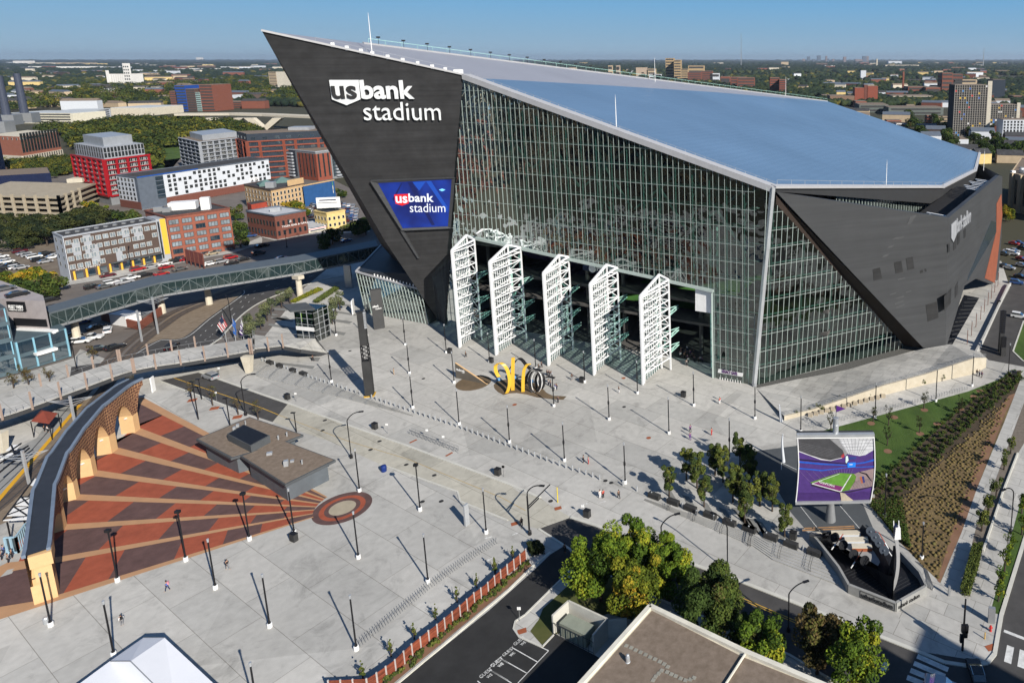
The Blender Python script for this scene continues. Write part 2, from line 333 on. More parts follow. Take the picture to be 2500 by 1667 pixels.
# --- west curtain wall
Wl = (Lg-B).length
def wz(s):            # roof line above the ground point at distance s from the corner
 tA = (A-B).dot(uw); tB = (BT-B).dot(uw); return BT.z + (s-tB)/(tA-tB)*(A.z-BT.z)
sA = (A-B).dot(uw); Kw = PL('w',1035,605,B,nv); sK = (Kw-B).dot(uw); sB = (BT-B).dot(uw)
def wtop(s):
 if s > sK: return 20*max(0, (Wl-s)/(Wl-sK))
 if s > sA: return Kw.z + (sK-s)/(sK-sA)*(A.z-Kw.z)
 return wz(s)
Hr = PL('b3',1980,1137,B,nv); Hl = PL('b2',1990,652,B,nv); sHr = (Hr-B).dot(uw); sHl = (Hl-B).dot(uw)
def wbot(s): return Hr.z + (s-sHr)/(sHl-sHr)*(Hl.z-Hr.z) if sHr < s < sHl else 0.
WP = lambda s, z, o=0.: B + uw*s + nv*o + Z*z
glz = MB(); sp = 1.52; xs = [sHr, sHl, sA, sK, 0.] + [i*sp for i in range(int(Wl/sp)+1)]
xs = sorted(set(round(x,3) for x in xs));
for a, b in zip(xs, xs[1:]):
 mid = (a+b)/2; e = 1e-3; za, zb = wbot(a+e), wbot(b-e); ta, tb = wtop(a+e), wtop(b-e)
 off = BT - B; sl = sB/BT.z
 pts = [WP(a,za), WP(b,zb), WP(b,tb), WP(a,ta)]
 glz.face(pts)
glz.face([B, WP(0, wz(0)), BT])
cw = glz.build('glass_wall', M_cw, ST)
mu = MB()
for i in range(int(Wl/sp)+1):
 s = i*sp; z0, z1 = wbot(s), wtop(s)
 if z1 > z0+.5: mu.beam(WP(s,z0,.06), WP(s,z1,.06), .065, .08, uw)
z = 1.45;
while z < 73:
 big = round((z-1.45)/1.45) % 3 == 2
 segs = []; cur = None; k = 0.
 while k <= Wl:
  ok = wbot(k) < z < wtop(k)
  if ok and cur is None: cur = k
  if (not ok) and cur is not None: segs.append((cur, k)); cur = None
  k += .5
 if cur is not None: segs.append((cur, Wl))
 for a, b in segs: big and mu.beam(WP(a,z,.05), WP(b,z,.05), .1, .05)
 z += 1.45
mu.build('mullion_grid', M_mull, cw)
hd = MB(); hd.beam(WP(sHr-.4,Hr.z,.25), WP(sHl+.3,Hl.z,.25), .5, .7); hd.beam(WP(sHr,0,.1), WP(sHr,Hr.z,.1), .4); hd.build('door_header', M_mull, ST)
# steel behind the glass
stl = MB(); s = 3.0; i = 0
while s < sA+6:
 z0, z1 = wbot(s), wtop(s)-1
 if z1 > z0+2:
  stl.beam(WP(s,z0,-1.), WP(s,z1,-1.), .3);
  if i % 3 == 0:
   stl.beam(WP(s,z0,-3.), WP(s,z1,-3.), .4); zz = z0
   while zz < z1-4.3: stl.beam(WP(s,zz,-1.), WP(s,zz+2.2,-3.), .18); stl.beam(WP(s,zz+2.2,-3.), WP(s,zz+4.35,-1.), .18); zz += 4.35
 s += 4.56; i += 1
z = 4.35
while z < 70:
 for off in (-1., -3.):
  k = 0; cur = None
  while k <= sA+5:
   ok = wbot(k) < z < wtop(k)-1
   if ok and cur is None: cur = k
   if (not ok or k+1 > sA+5) and cur is not None: stl.beam(WP(cur,z,off), WP(k,z,off), .22); cur = None
   k += 1
 z += 4.35
stl.build('wall_truss', M_teal, ST)
# --- pivoting doors
doors = [dict(L=('c2',1920,182),M=('c2',2055,90),N=('c2',2120,108),tL=('b2',1850,780),tM=('b2',2035,672),tN=('b2',2110,692)),
 dict(L=('c3',42,250),M=('c3',205,140),N=('c3',315,128),tL=('b3',5,880),tM=('b3',208,760),tN=('b3',286,772)),
 dict(L=('c3',512,345),M=('c3',655,228),N=('c3',735,205),tL=('b3',470,982),tM=('b3',625,850),tN=('b3',704,872)),
 dict(L=('c3',920,430),M=('c3',1068,300),N=('c3',1160,290),tL=('b3',893,1082),tM=('b3',1045,950),tN=('b3',1136,965)),
 dict(L=('c3',1358,515),M=('c3',1527,367),N=('c3',1608,380),tL=('b3',1342,1190),tM=('b3',1515,1050),tN=('b3',1598,1070))]
for dd in doors:
 l, mm, nn = G(*dd['L']), G(*dd['M']), G(*dd['N']); hl, hm, hn = HT(l,*dd['tL']), HT(mm,*dd['tM']), HT(nn,*dd['tN'])
 hm = max(hm, hl+2.5); hn = hm - 1.0
 fm = MB(); T = lambda p, z: up(p, z); hs_ = [hl, hm, hn]
 for p, h, w in ((l,hl,.42),(mm,hm,.34),(nn,hn,.34)): fm.beam(T(p,.1), T(p,h), w, w, (mm-l).normalized())
 fm.beam(T(l,hl), T(mm,hm), .5); fm.beam(T(l,hl), T(nn,hn), .4); fm.beam(T(mm,hm), T(nn,hn), .4)
 q = l.lerp(mm, .09); fm.beam(T(q,.1), T(q,hl), .3)
 nl = 10; lv = [2.7 + (hl-2.9)*i/(nl-1) for i in range(nl)] + [hl+ (hm-hl)*.5]; lv = lv[:-2] + [lv[-2]-.3]
 for i, z in enumerate(lv):
  dz = .75; fm.beam(T(l,z), T(mm,z+dz), .26); fm.beam(T(l,z), T(nn,z+dz), .24); fm.beam(T(mm,z+dz), T(nn,z+dz), .22)
  if i < len(lv)-1:
   zn = lv[i+1]+dz; a, b = (mm, nn) if i % 2 else (nn, mm); fm.beam(T(a,z+dz), T(b,zn), .15)
   lr = l.lerp(nn, .5); fm.beam(T(lr, z+dz/2), T(mm, zn), .1); fm.beam(T(lr, z+dz/2), T(l, lv[i+1]), .1)
 for k in range(1, 4): a = l.lerp(nn,k/4); b = l.lerp(mm,k/4); [fm.beam(T(a,z+.75*k/4), T(b,z+.75*k/4), .1) for z in lv]
 do = fm.build('pivoting_door', M_wsteel, ST); dvec = (mm-l).normalized(); pn = V(-dvec.y, dvec.x, 0)
 pn = pn if (nn-mm).dot(pn) < 0 else -pn
 gm = MB(); l2, m2 = l+pn*.45, mm+pn*.45; gm.face([T(l2,.15), T(m2,.15), T(m2,hm), T(l2,hl)]); gm.build('door_glass', M_cw2, do)
 mg = MB()
 for k in range(1, 9): a = l2.lerp(m2,k/9); mg.beam(T(a,.15), T(a, hl+(hm-hl)*k/9), .2, .16, dvec)
 zz = 1.4
 while zz < hl: mg.beam(T(l2,zz), T(m2,zz), .07); zz += 1.4
 mg.build('door_mullions', M_wsteel, do)
 am = MB(); arm = (mm-l).normalized();
 for z in (hm*.62, hm*.38, hm*.22):
  am = MB()
  a = nn; b = nn + arm*5; am.beam(T(a,z), T(b,z+.1), .2); am.beam(T(mm,z), T(b,z+.1), .16); am.beam(T(a,z-.9), T(b,z-.6), .2); am.beam(T(a,z-.9), T(a.lerp(b,.5),z), .15); am.beam(T(a.lerp(b,.5),z), T(b,z-.6), .15)
  am.build('door_strut', M_teal, do)  # green steel colour stands in for the teal-tinted shade on these struts
 w5 = MB(); a = T(nn,hm+.5)+arm*1.2; b = T(nn,hm+1.6)+arm*6.5
 for o_ in (V(0,0,0), V(0,0,-1.), V(.9,.5,-.3)): w5.beam(a, b+o_, .2)
 w5.beam(b, b+V(0,0,-1.), .2); w5.beam(b, b+V(.9,.5,-.3), .2); w5.build('pivot_arm', M_wsteel, do)
# --- corner post and south glass
Gr = G('w',2085,797); us = (up(Gr,0)-B).normalized(); ns = us.cross(BT-B).normalized(); ns = ns if ns.y < 0 else -ns
SP = lambda t,x,y: PL(t,x,y,B,ns)
cp = MB(); cp.beam(B+nv*.3, BT+nv*.3, 1.05, .8, us); cp.build('corner_post', M_galv, ST)
W2 = G('w',2172,803); W1 = G('w',2120,801); Ap = SP('w',1784,442); W3 = G('b4',2140,950)
ul = (up(W3,0)-up(W2,0)).normalized(); nlf = ul.cross(Z); nlf = nlf if nlf.y < 0 else -nlf
T1 = PL('b4',1733,442,W2,nlf); T2 = PL('b4',2150,95,W2,nlf); T3 = PL('b4',2175,104,W2,nlf)
nf = (T1-Ap).cross(W2-Ap).normalized(); nf = nf if nf.y < 0 else -nf
FP = lambda t,x,y: PL(t,x,y,Ap,nf)
edge = [Ap, FP('b4',960,980), FP('b4',1520,1505)]
facet = slab([Ap, T1, W2, FP('b4',1525,1508), FP('b4',955,905)], nf, .9, 'south_facet', M_zinc2)
so_ = MB(); e1 = [FP('b4',318,258), FP('b4',1525,1508)]; e2 = [SP('b4',318,330), SP('b4',1370,1490)]
so_.face([e1[0], e1[1], e2[1], e2[0]]); so_.build('facet_soffit', M_soffit, ST)
sgz = MB(); b0 = B; b1 = B + us*(e2[1]-B).dot(us); sgz.face([b0, b1, e2[1], e2[0], BT]); sgw = sgz.build('glass_wall', M_cw, ST)
sm = MB(); Ls = (b1-B).length; vy = (BT-B); vy = vy - us*vy.dot(us); vyn = vy.normalized(); H0 = (e2[0]-B).dot(vyn); S0 = (e2[0]-B).dot(us); H1 = (e2[1]-B).dot(vyn); S1 = (e2[1]-B).dot(us)
SB = (BT-B).dot(us); HB = (BT-B).dot(vyn)
def stop(s): return H0 + (s-S0)/(S1-S0)*(H1-H0) if s > S0 else HB
def sbot(s): return 0.
s = 1.2
while s < Ls:
 z1 = stop(s);
 if z1 > .4: sm.beam(B+us*s+ns*.05, B+us*s+vyn*z1+ns*.05, .07, .1, us)
 s += 1.5
z = 1.45; k = 0
while z < H0:
 e = S0 + (z-H0)/(H1-H0)*(S1-S0); s0 = SB*z/HB + .3
 if e > s0 and k % 3 == 2: sm.beam(B+us*s0+vyn*z+ns*.05, B+us*min(e,Ls)+vyn*z+ns*.05, .14 if k % 3 == 2 else .035, .05)
 z += 1.45; k += 1
sm.build('mullion_grid', M_mull, sgw)
st2 = MB(); s = 4
while s < Ls-3: st2.beam(B+us*s-ns*1.4, B+us*s+vyn*(stop(s)-1)-ns*1.4, .45); s += 9
z = 4.35
while z < H0-3:
 e = S0 + (z-H0)/(H1-H0)*(S1-S0); st2.beam(B+us*(SB*z/HB+.5)+vyn*z-ns*1.4, B+us*(e-1)+vyn*z-ns*1.4, .3); z += 4.35
st2.build('wall_truss', M_teal, ST)
# facet vents and marks
for q in ([(1110,865),(1170,850),(1188,940),(1120,958)], [(1285,808),(1345,795),(1360,885),(1298,900)], [(1383,775),(1438,762),(1452,858),(1395,872)], [(1545,1155),(1635,1130),(1650,1260),(1562,1295)], [(1498,875),(1520,868),(1524,890),(1500,898)], [(1536,862),(1548,858),(1553,880),(1541,886)]):
 slab([FP('b4',*p)+nf*.06 for p in q], nf, .05, 'vent_panel', M_zinc, ST)
for q in ([(1420,430),(1470,420),(1420,495),(1390,500)], [(1265,625),(1290,605),(1370,595),(1345,615)], [(1228,690),(1245,675),(1285,668),(1265,688)], [(1180,770),(1205,748),(1245,740),(1225,760)], [(1250,1070),(1300,1055),(1300,1062),(1250,1078)], [(1380,1050),(1425,1038),(1425,1045),(1380,1058)], [(1315,945),(1375,932),(1375,940),(1315,955)], [(1300,1100),(1365,1082),(1365,1092),(1300,1108)], [(1290,1145),(1362,1118),(1362,1128),(1290,1155)], [(1300,1175),(1372,1150),(1372,1158),(1300,1184)]):
 slab([FP('b4',*p)+nf*.06 for p in q], nf, .05, 'pale_panel', mat('pale_zinc', (.075,.077,.08), .5), ST)
LP = lambda t,x,y: PL(t,x,y,W2,nlf)
lfac = slab([W2, T1, T2, T3, LP('b4',2168,600), LP('b4',2140,950), LP('b4',2090,985), LP('b4',1960,940), LP('b4',1865,1000)], nlf, 1.2, 'long_facade', M_zinc2)
slab([LP('b4',*p)+nlf*.07 for p in ((1695,1085),(1755,1020),(1750,1140),(1697,1205))], nlf, .05, 'vent_panel', M_zinc, ST)
slab([LP('b4',*p)+nlf*.07 for p in ((1783,1010),(1810,962),(1806,1062),(1785,1100))], nlf, .05, 'vent_panel', M_zinc, ST)
for q in ([(1770,620),(1795,600),(1795,690),(1772,712)], [(1800,585),(1824,560),(1822,650),(1803,668)], [(1855,545),(1872,530),(1872,600),(1857,612)], [(1725,660),(1740,655),(1740,720),(1725,728)]):
 slab([LP('b4',*p)+nlf*.07 for p in q], nlf, .05, 'vent_panel', M_zinc, ST)
slab([LP('b4',*p)+nlf*.1 for p in ((2082,468),(2124,478),(2122,560),(1886,960),(1892,925))], nlf, .08, 'facade_glass', M_winblue, ST)
slab([LP('b4',*p)+nlf*.12 for p in ((2164,248),(2172,420),(2112,978),(2028,938),(2122,560),(2124,330))], nlf, .08, 'orange_panel', mat('rust_orange_panel', (.24,.075,.04), .7), ST)
slab([LP('b4',*p)+nlf*.3 for p in ((1748,502),(1790,462),(1790,580),(1766,642),(1748,610))], nlf, .25, 'logo_shield', mat('dull_sign',(.3,.31,.33),.6))
letter('bank stadium', LP('b4',1793,572)+nlf*.1, ul, Z, (LP('b4',1908,470)-LP('b4',1793,572)).length, 4.2, .15, mat('dull_sign',(.3,.31,.33),.6), ST, off=.02)
# --- roof
mbk = MB(); mbk.face([P, A, RP('w',1095,180), RP('w',1400,197), RP('w',1640,212), RP('w',1780,224), R2]); mbk.build('ridge_roof', M_roofm, ST)
ef = MB(); ef.face([A, BT, Cc, D, E0, R2, RP('w',1780,224), RP('w',1640,212), RP('w',1400,197), RP('w',1095,180)]); ef.build('film_roof', M_etfe, ST)
gt = MB();
wA = (BT-A).normalized(); inn = nr.cross(wA); inn = inn if inn.y > 0 else -inn
gt.hexa([A-inn*.6-Z*1.2, BT-inn*.6-Z*1.2, BT+inn*2.2-Z*1., A+inn*2.2-Z*1.], [A-inn*.6+nr*.25, BT-inn*.6+nr*.25, BT+inn*2.6+nr*.25, A+inn*2.6+nr*.25])
gt.beam(P+nr*.1, A+nr*.1, .9, .5); gt.beam(BT+nr*.2, Cc+nr*.2, 1.6, .5, nr); gt.beam(Cc+nr*.2, D+nr*.2, 1.4, .5, nr); gt.beam(D+nr*.2, E0+nr*.2, 1.3, .5, nr)
gt.beam(P.lerp(R2,.08)+nr*.15, R2+nr*.15, 1.0, .3, nr)
gt.build('gutter', M_gutter, ST)
# rails, posts, small lamps on the roof edges
rl = MB()
def rail(a, b, n, h=1.1):
 for i in range(n+1): p = a.lerp(b, i/n); rl.beam(p, p+Z*h, .08)
 rl.beam(a+Z*h, b+Z*h, .06)
rail(BT+inn*2.4+nr*.3, Cc+nr*.4, 16); rail(Cc+nr*.4, D+nr*.4, 14); rail(D+nr*.4, E0+nr*.4, 8); rail(A+inn*2.6, BT+inn*2.6, 34, .7)
rail(A+nr*.2, P.lerp(A,.25)+nr*.2, 9, 1.1)
rl.build('roof_rail', M_galv, ST)
rg = MB(); Pr = RP('a2',610,330); a, b = P.lerp(R2,.085), R2
for i in range(60): p = a.lerp(b,i/59); rg.beam(p, p+Z*1.5, .06)
rg.beam(a+Z*1.5, b+Z*1.5, .1); rg.build('ridge_rail', M_teal, ST)
for i in range(24):
 p = a.lerp(b, .01+i*.026); q = MB(); q.beam(p, p+Z*2, .08); q.box((p.x,p.y,p.z+2), (1.0,.5,.42), .4); q.build('roof_lamp', M_black, ST)
for i in range(10):
 p = PP('a2',*[(775,408),(903,437),(1030,465),(1132,488),(1270,518),(1405,547),(1538,575),(1670,605),(1788,630),(1905,650)][i]); q = MB(); q.box((p.x,p.y+.3,p.z-.5), (.8 if i < 9 else 2.4,.5,1.2), R(10)); q.build('edge_box', M_white, ST)
for (t,x,y), (t2,x2,y2), base in ((('a2',1133,478),('a2',1107,145),'r'), (('a3',1120,1138),('a3',1112,880),'r'), (('a4',1221,1522),('a4',1229,1335),'r'), (('a3',1468,738),('a3',1468,530),'g'), (('a4',397,790),('a4',398,640),'g'), (('a4',2020,1400),('a4',2025,1245),'r')):
 p = RP(t,x,y); h = HT(p,t2,x2,y2); q = MB(); q.tube(p, up(p,h), .13, .07, 6); q.tube(up(p,h-.1), up(p,h+.8), .04, .04, 5); q.build('roof_mast', M_white, ST)
# --- fascia, clerestory and roof terrace on the south side
fz = 4.6
fs = MB(); fa, fb, fc, fd = BT-Z*.4, Cc-Z*.5, D-Z*.5, E0-Z*.5
lo = lambda p, h, o=1.5: V(p.x, p.y, p.z-h)
ia = BT; fs.face([fa, fb, lo(fb,5.2), lo(fa,.6)]); fs.face([fb, fc, lo(fc,4.6), lo(fb,5.2)]); fs.face([fc, fd, lo(fd,4.), lo(fc,4.6)])
cin = V(-1.5,3,0)
fs.face([lo(fa,.6), lo(fb,5.2), lo(fb,5.2)+V(-2,6,0), lo(fa,.6)+V(0,6,0)]); fs.face([lo(fb,5.2), lo(fc,4.6), lo(fc,4.6)+V(-6,2,0), lo(fb,5.2)+V(-2,6,0)])
fs.build('roof_fascia', mat('fascia_metal', (.035,.036,.038), .5, var=.05), ST)
cl = MB(); q0, q1, q2, q3 = lo(fa.lerp(fb,.3),2.2)+V(0,2.2,0), lo(fb,5.)+V(-1.6,3.,0), lo(fc,4.5)+V(-3,1.,0), lo(fd,4)+V(-3,0,0)
for a, b in ((q0,q1),(q1,q2),(q2,q3)): cl.face([a, b, V(b.x,b.y,b.z-5), V(a.x,a.y,a.z-(1.5 if a is q0 else 5))])
clo = cl.build('clerestory_glass', M_winblue, ST)
cm = MB()
for a, b, n in ((q0,q1,36),(q1,q2,34),(q2,q3,20)):
 for i in range(n+1): p = a.lerp(b,i/n); cm.beam(p+V(.05,-.15,0), V(p.x+.05,p.y-.15,p.z-(1.5+3.5*i/n if a is q0 else 5)), .12)
cm.build('mullion_grid', M_mull, clo)
inn2 = -nlf
tp = MB(); tp.face([T1+inn2*.6-Z*5, T2+inn2*.6-Z*5, T2+inn2*14-Z*5, T1+inn2*14-Z*5]); tp.build('terrace', mat('matt_black', (.015,.015,.016), .95), ST)
for i in range(11):
 p = T1.lerp(T2, (.03+i*.03) if i < 3 else .55+i*.036)+inn2*.9-Z*1.2; MB().beam(p, p+inn2*(5+1.*(i % 3))+ul*2, .6, .2).build('louvre_blade', M_white, ST)
ew = MB(); ew.face([E0-Z*.5, R2-Z*.2, up(R2,0), up(E0,0)]); ew.face([T3, E0-Z*6, up(E0,0), V(W3.x,W3.y,0)]); ew.face([R2-Z*.2, NE, NE0, up(R2,0)]); ew.build('east_wall', M_zinc, ST)
# --- inside
ins_ = MB(); cen = B + uw*45 - nv*70
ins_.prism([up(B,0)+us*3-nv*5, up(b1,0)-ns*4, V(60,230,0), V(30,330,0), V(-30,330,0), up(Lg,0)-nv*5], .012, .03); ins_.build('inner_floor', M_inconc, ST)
fl = MB();
def IP(s, d, z): return B + uw*s - nv*d + Z*z
fl.prism([IP(20,34,0), IP(68,34,0), IP(68,130,0), IP(20,130,0)], .05, .1); fl.build('playing_field', M_field, ST)
bl = MB()
for (s0,s1,d0,d1,z0,z1,n,ax) in ((70,92,30,135,3,22,14,'s'),(92,108,24,140,26,48,12,'s'),(18,-8,30,135,3,20,14,'s'),(-4,-16,34,80,18,26,6,'s')):
 for i in range(n):
  a = s0+(s1-s0)*i/n; b = s0+(s1-s0)*(i+1)/n; zz = z0+(z1-z0)*(i+1)/n
  bl.mesh([IP(a,d0,zz),IP(b,d0,zz),IP(b,d1,zz),IP(a,d1,zz),IP(a,d0,zz-(z1-z0)/n),IP(a,d1,zz-(z1-z0)/n)], [(0,1,2,3),(0,3,5,4)])
for (s0,s1,d0,d1,z0,z1,n) in ((24,66,130,150,4,22,14),(30,80,150,165,24,38,8),(22,66,30,16,2.5,9,5),(70,90,26,12,15,26,8)):
 for i in range(n):
  a = d0+(d1-d0)*i/n; b = d0+(d1-d0)*(i+1)/n; zz = z0+(z1-z0)*(i+1)/n
  bl.mesh([IP(s0,a,zz),IP(s1,a,zz),IP(s1,b,zz),IP(s0,b,zz),IP(s0,a,zz-(z1-z0)/n),IP(s1,a,zz-(z1-z0)/n)], [(0,1,2,3),(0,1,5,4)])
bl.build('seating_bowl', M_purple, ST)
dk = MB()
for z in (9.6, 15.5, 23.5):
 for s0, s1, d0, d1 in ((12,96,8,15),(-14,12,14,30)):
  dk.box(tuple(IP((s0+s1)/2,(d0+d1)/2,z)), (abs(s1-s0),d1-d0,.7), math.atan2(uw.y,uw.x))
for s in (8,20,32,44,56,68,80,92):
 for d in (11,): dk.tube(IP(s,d,0), IP(s,d,wz(s)-4), .6, .5, 8)
for s in range(4, 90, 12): dk.beam(IP(s,6,wz(s)-3), IP(s+3,50,wz(s)-12), 1.2, 2.6)
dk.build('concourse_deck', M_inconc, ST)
tr = MB()
for s in (14,30,46,62,78):
 for d in (5,9): tr.beam(IP(s,d,0), IP(s,d,min(wtop(s)-2,70)), .5)
 z = 2
 while z < wtop(s)-8: tr.beam(IP(s,5,z), IP(s,9,z+4), .3); tr.beam(IP(s,9,z+4), IP(s,5,z+8), .3); z += 8
for s in range(4, 84, 16): tr.beam(IP(s,4,wz(s)-4), IP(s+15,4,wz(s+15)-20), .5); tr.beam(IP(s+15,4,wz(s+15)-4), IP(s,4,wz(s)-20), .5)
tr.build('inner_truss', M_teal, ST)
# small white block beside the doors, name board over the gate, blue banner inside
wbk = MB(); a, b, c, d = [PL('b3',x,y,B-nv*.4,nv) for x,y in ((1828,1120),(1972,1150),(1970,1340),(1828,1318))]
wbk.hexa([a-nv*3,b-nv*3,c-nv*3,d-nv*3],[a,b,c,d]); wbk.build('hoist_housing', M_white, ST)
a, b, c, d = [PL('b3',x,y,B-nv*6,nv) for x,y in ((818,900),(1095,960),(1095,1010),(818,950))];
bn = slab([a,b,c,d], nv, .3, 'blue_banner', mat('navy_banner', (.01,.02,.06), .7), ST)
letter('PCL', PL('b3',945,958,B-nv*5.8,nv), -uw, Z, 3.0, 1.3, .05, M_white, bn, off=.03)
bm = MB(); cc = PL('b3',905,940,B-nv*5.8,nv); bm.tube(cc-nv*.02, cc+nv*.15, 1.1, 1.1, 16); bm.build('round_badge', M_white, bn)
a, b, c, d = [PL('c3',x,y,B+nv*.5,nv) for x,y in ((2035,372),(2255,410),(2248,440),(2030,402))]
gs = slab([a,b,c,d], nv, .25, 'gate_sign', M_white, ST); aa = PL('c3',2068,402,B+nv*.56,nv); bb = PL('c3',2205,426,B+nv*.56,nv)
letter('LEGACY GATE', aa, -uw, Z, (bb-aa).length, .85, .04, mat('plum_paint', (.09,.02,.12), .6), gs, off=.02)
gd = MB()
for i in range(9): a = PL('c3',2050+i*23,440+i*4,B+nv*.3,nv); gd.beam(up(a,0), up(a,a.z-.1), .14)
gd.build('gate_doors', M_white, ST)
# --- low glass pavilion at the foot of the prow
g1, g2 = G('b2',1075,1335), G('b2',1645,1440); h1 = HT(g1+V(-2,1,0),'b2',990,965); h2 = HT(g2+V(-3,0,0),'b2',1565,1120)
r1 = O + ray(*px('b2',990,965))*((g1.y)/ray(*px('b2',990,965)).y); r2 = O + ray(*px('b2',1565,1122))*((g2.y+1)/ray(*px('b2',1565,1122)).y)
r3 = O + ray(*px('b2',1245,700))*((Qb.y+16)/ray(*px('b2',1245,700)).y)
pn_ = (r2-r1).cross(g1-r1).normalized(); pn_ = pn_ if pn_.y < 0 else -pn_
pg = MB(); pg.face([g1, g2, r2, r1]); pg.face([g1, r1, r3, up(r3,0)+V(6,0,0)]); pg.face([g2, F, r2]); pv = pg.build('low_glass_front', glass('low_glass', (.3,.36,.35), .28, .04, wav=.1), ST)
pm = MB()
for i in range(21): t = i/20; pm.beam(g1.lerp(g2,t)+pn_*.05, r1.lerp(r2,t)+pn_*.05, .12, .14, pn_)
for i in range(1, 6): t = i/6; pm.beam(g1.lerp(r1,t)+pn_*.05, g2.lerp(r2,t)+pn_*.05, .06)
for i in range(9): t = i/8; pm.beam(g1.lerp(up(r3,0)+V(6,0,0),t), r1.lerp(r3,t), .12)
pm.build('mullion_grid', M_mull, pv)
lr = MB(); lr.face([r1, r2, K2, r3]); lr.face([r1-Z*.01, r2-Z*.01, r3-Z*.01]); lr.build('low_roof', mat('shade_toned_roof', (.03,.035,.045), .5), ST)  # dark blue holds the shade lying over this glass roof
ps = MB(); ps.beam(r1, r2, .7, .5); ps.beam(r1, r3, .5, .5); ps.build('low_roof_coping', M_gutter, ST)
for i in range(14): p = r1.lerp(r2,.3+i*.05); q = MB(); q.beam(p+Z*.2, p+Z*.9, .3); q.build('parapet_post', M_white, ST)
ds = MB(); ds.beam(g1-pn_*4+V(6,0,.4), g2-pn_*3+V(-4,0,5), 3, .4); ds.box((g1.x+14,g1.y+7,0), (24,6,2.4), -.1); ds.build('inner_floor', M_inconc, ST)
# ============================================================ GROUND
def sheet(name, pts, z, m, kind='structure', t=None):
 vs = [(p.x, p.y) if isinstance(p, Vector) else p for p in pts]; mb = MB(); mb.face([(x,y,z) for x,y in vs])
 o = mb.build(name, m); o['kind'] = kind
 if sum(vs[i][0]*vs[(i+1)%len(vs)][1]-vs[(i+1)%len(vs)][0]*vs[i][1] for i in range(len(vs))) < 0: o.data.flip_normals()
 return o
M_land = mat('city_ground', (.04,.045,.025), .95, scale=.004, col2=(.07,.06,.04), detail=8)
sheet('ground', [(-45000,-2000),(45000,-2000),(45000,60000),(-45000,60000)], -.35, M_land)
# paving with joints and blotches
def paving(name, col, jd=(math.cos(R(-31)), math.sin(R(-31))), sp=6.2, var=.08):
 m = mat(name, col, .85, var=var, scale=.09, detail=6); N, L = nodes(m); b = N['Principled BSDF']; src = b.inputs['Base Color'].links[0].from_socket
 geo = N.new('ShaderNodeNewGeometry'); mp = N.new('ShaderNodeMapping'); mp.inputs['Rotation'].default_value = (0,0,-math.atan2(jd[1],jd[0])); L.new(geo.outputs['Position'], mp.inputs[0])
 br = N.new('ShaderNodeTexBrick'); br.inputs['Scale'].default_value = 1; br.inputs['Brick Width'].default_value = sp*2.1; br.inputs['Row Height'].default_value = sp; br.inputs['Mortar Size'].default_value = .045
 br.inputs['Color1'].default_value = (1,1,1,1); br.inputs['Color2'].default_value = (.79,.80,.81,1); br.inputs['Mortar'].default_value = (.5,.49,.47,1); br.inputs['Mortar Smooth'].default_value = .3; br.offset = .37; br.inputs['Bias'].default_value = -.2
 L.new(mp.outputs[0], br.inputs['Vector']); n = N.new('ShaderNodeTexNoise'); n.inputs['Scale'].default_value = .8; n.inputs['Detail'].default_value = 6; L.new(mp.outputs[0], n.inputs['Vector'])
 mr = N.new('ShaderNodeMapRange'); mr.inputs[1].default_value = .3; mr.inputs[2].default_value = .75; mr.inputs[3].default_value = .9; mr.inputs[4].default_value = 1.06; L.new(n.outputs['Fac'], mr.inputs[0])
 m1 = N.new('ShaderNodeMix'); m1.data_type = 'RGBA'; m1.blend_type = 'MULTIPLY'; m1.inputs[0].default_value = 1; L.new(src, m1.inputs[6]); L.new(br.outputs['Color'], m1.inputs[7])
 vm = N.new('ShaderNodeVectorMath'); vm.operation = 'SCALE'; L.new(m1.outputs[2], vm.inputs[0]); L.new(mr.outputs[0], vm.inputs['Scale']); L.new(vm.outputs[0], b.inputs['Base Color'])
 w1 = N.new('ShaderNodeTexVoronoi'); w1.inputs['Scale'].default_value = .045; L.new(mp.outputs[0], w1.inputs['Vector']); rr_ = N.new('ShaderNodeMapRange'); rr_.inputs[3].default_value = .84; rr_.inputs[4].default_value = 1.05; sx_ = N.new('ShaderNodeSeparateColor'); L.new(w1.outputs['Color'], sx_.inputs[0]); L.new(sx_.outputs[0], rr_.inputs[0])
 n3 = N.new('ShaderNodeTexNoise'); n3.inputs['Scale'].default_value = .16; n3.inputs['Detail'].default_value = 9; n3.inputs['Roughness'].default_value = .75; n3.inputs['Distortion'].default_value = 1.2; L.new(mp.outputs[0], n3.inputs['Vector']); r3 = N.new('ShaderNodeMapRange'); r3.inputs[1].default_value = .52; r3.inputs[2].default_value = .72; r3.inputs[3].default_value = 1.; r3.inputs[4].default_value = .66; L.new(n3.outputs['Fac'], r3.inputs[0])
 mm_ = N.new('ShaderNodeMath'); mm_.operation = 'MULTIPLY'; L.new(rr_.outputs[0], mm_.inputs[0]); L.new(r3.outputs[0], mm_.inputs[1]); v2 = N.new('ShaderNodeVectorMath'); v2.operation = 'SCALE'; L.new(vm.outputs[0], v2.inputs[0]); L.new(mm_.outputs[0], v2.inputs['Scale']); L.new(v2.outputs[0], b.inputs['Base Color'])
 return m
M_pave = paving('plaza_paving', (.495,.48,.445)); M_walk = paving('sidewalk_paving', (.49,.475,.44), sp=2.5, var=.05); M_croad = paving('concrete_road', (.47,.445,.375), sp=4.5)
plaza = sheet('plaza', [G('w',-160,900), G('w',560,830), G('w',700,660), G('w',820,560), up(Qb,0), V(-30,330,0), V(60,330,0), G('w',2300,600), G('w',2352,760), G('w',2700,1100), V(75,35,0), V(0,15,0), V(-110,35,0), V(-190,80,0)], 0., M_pave)
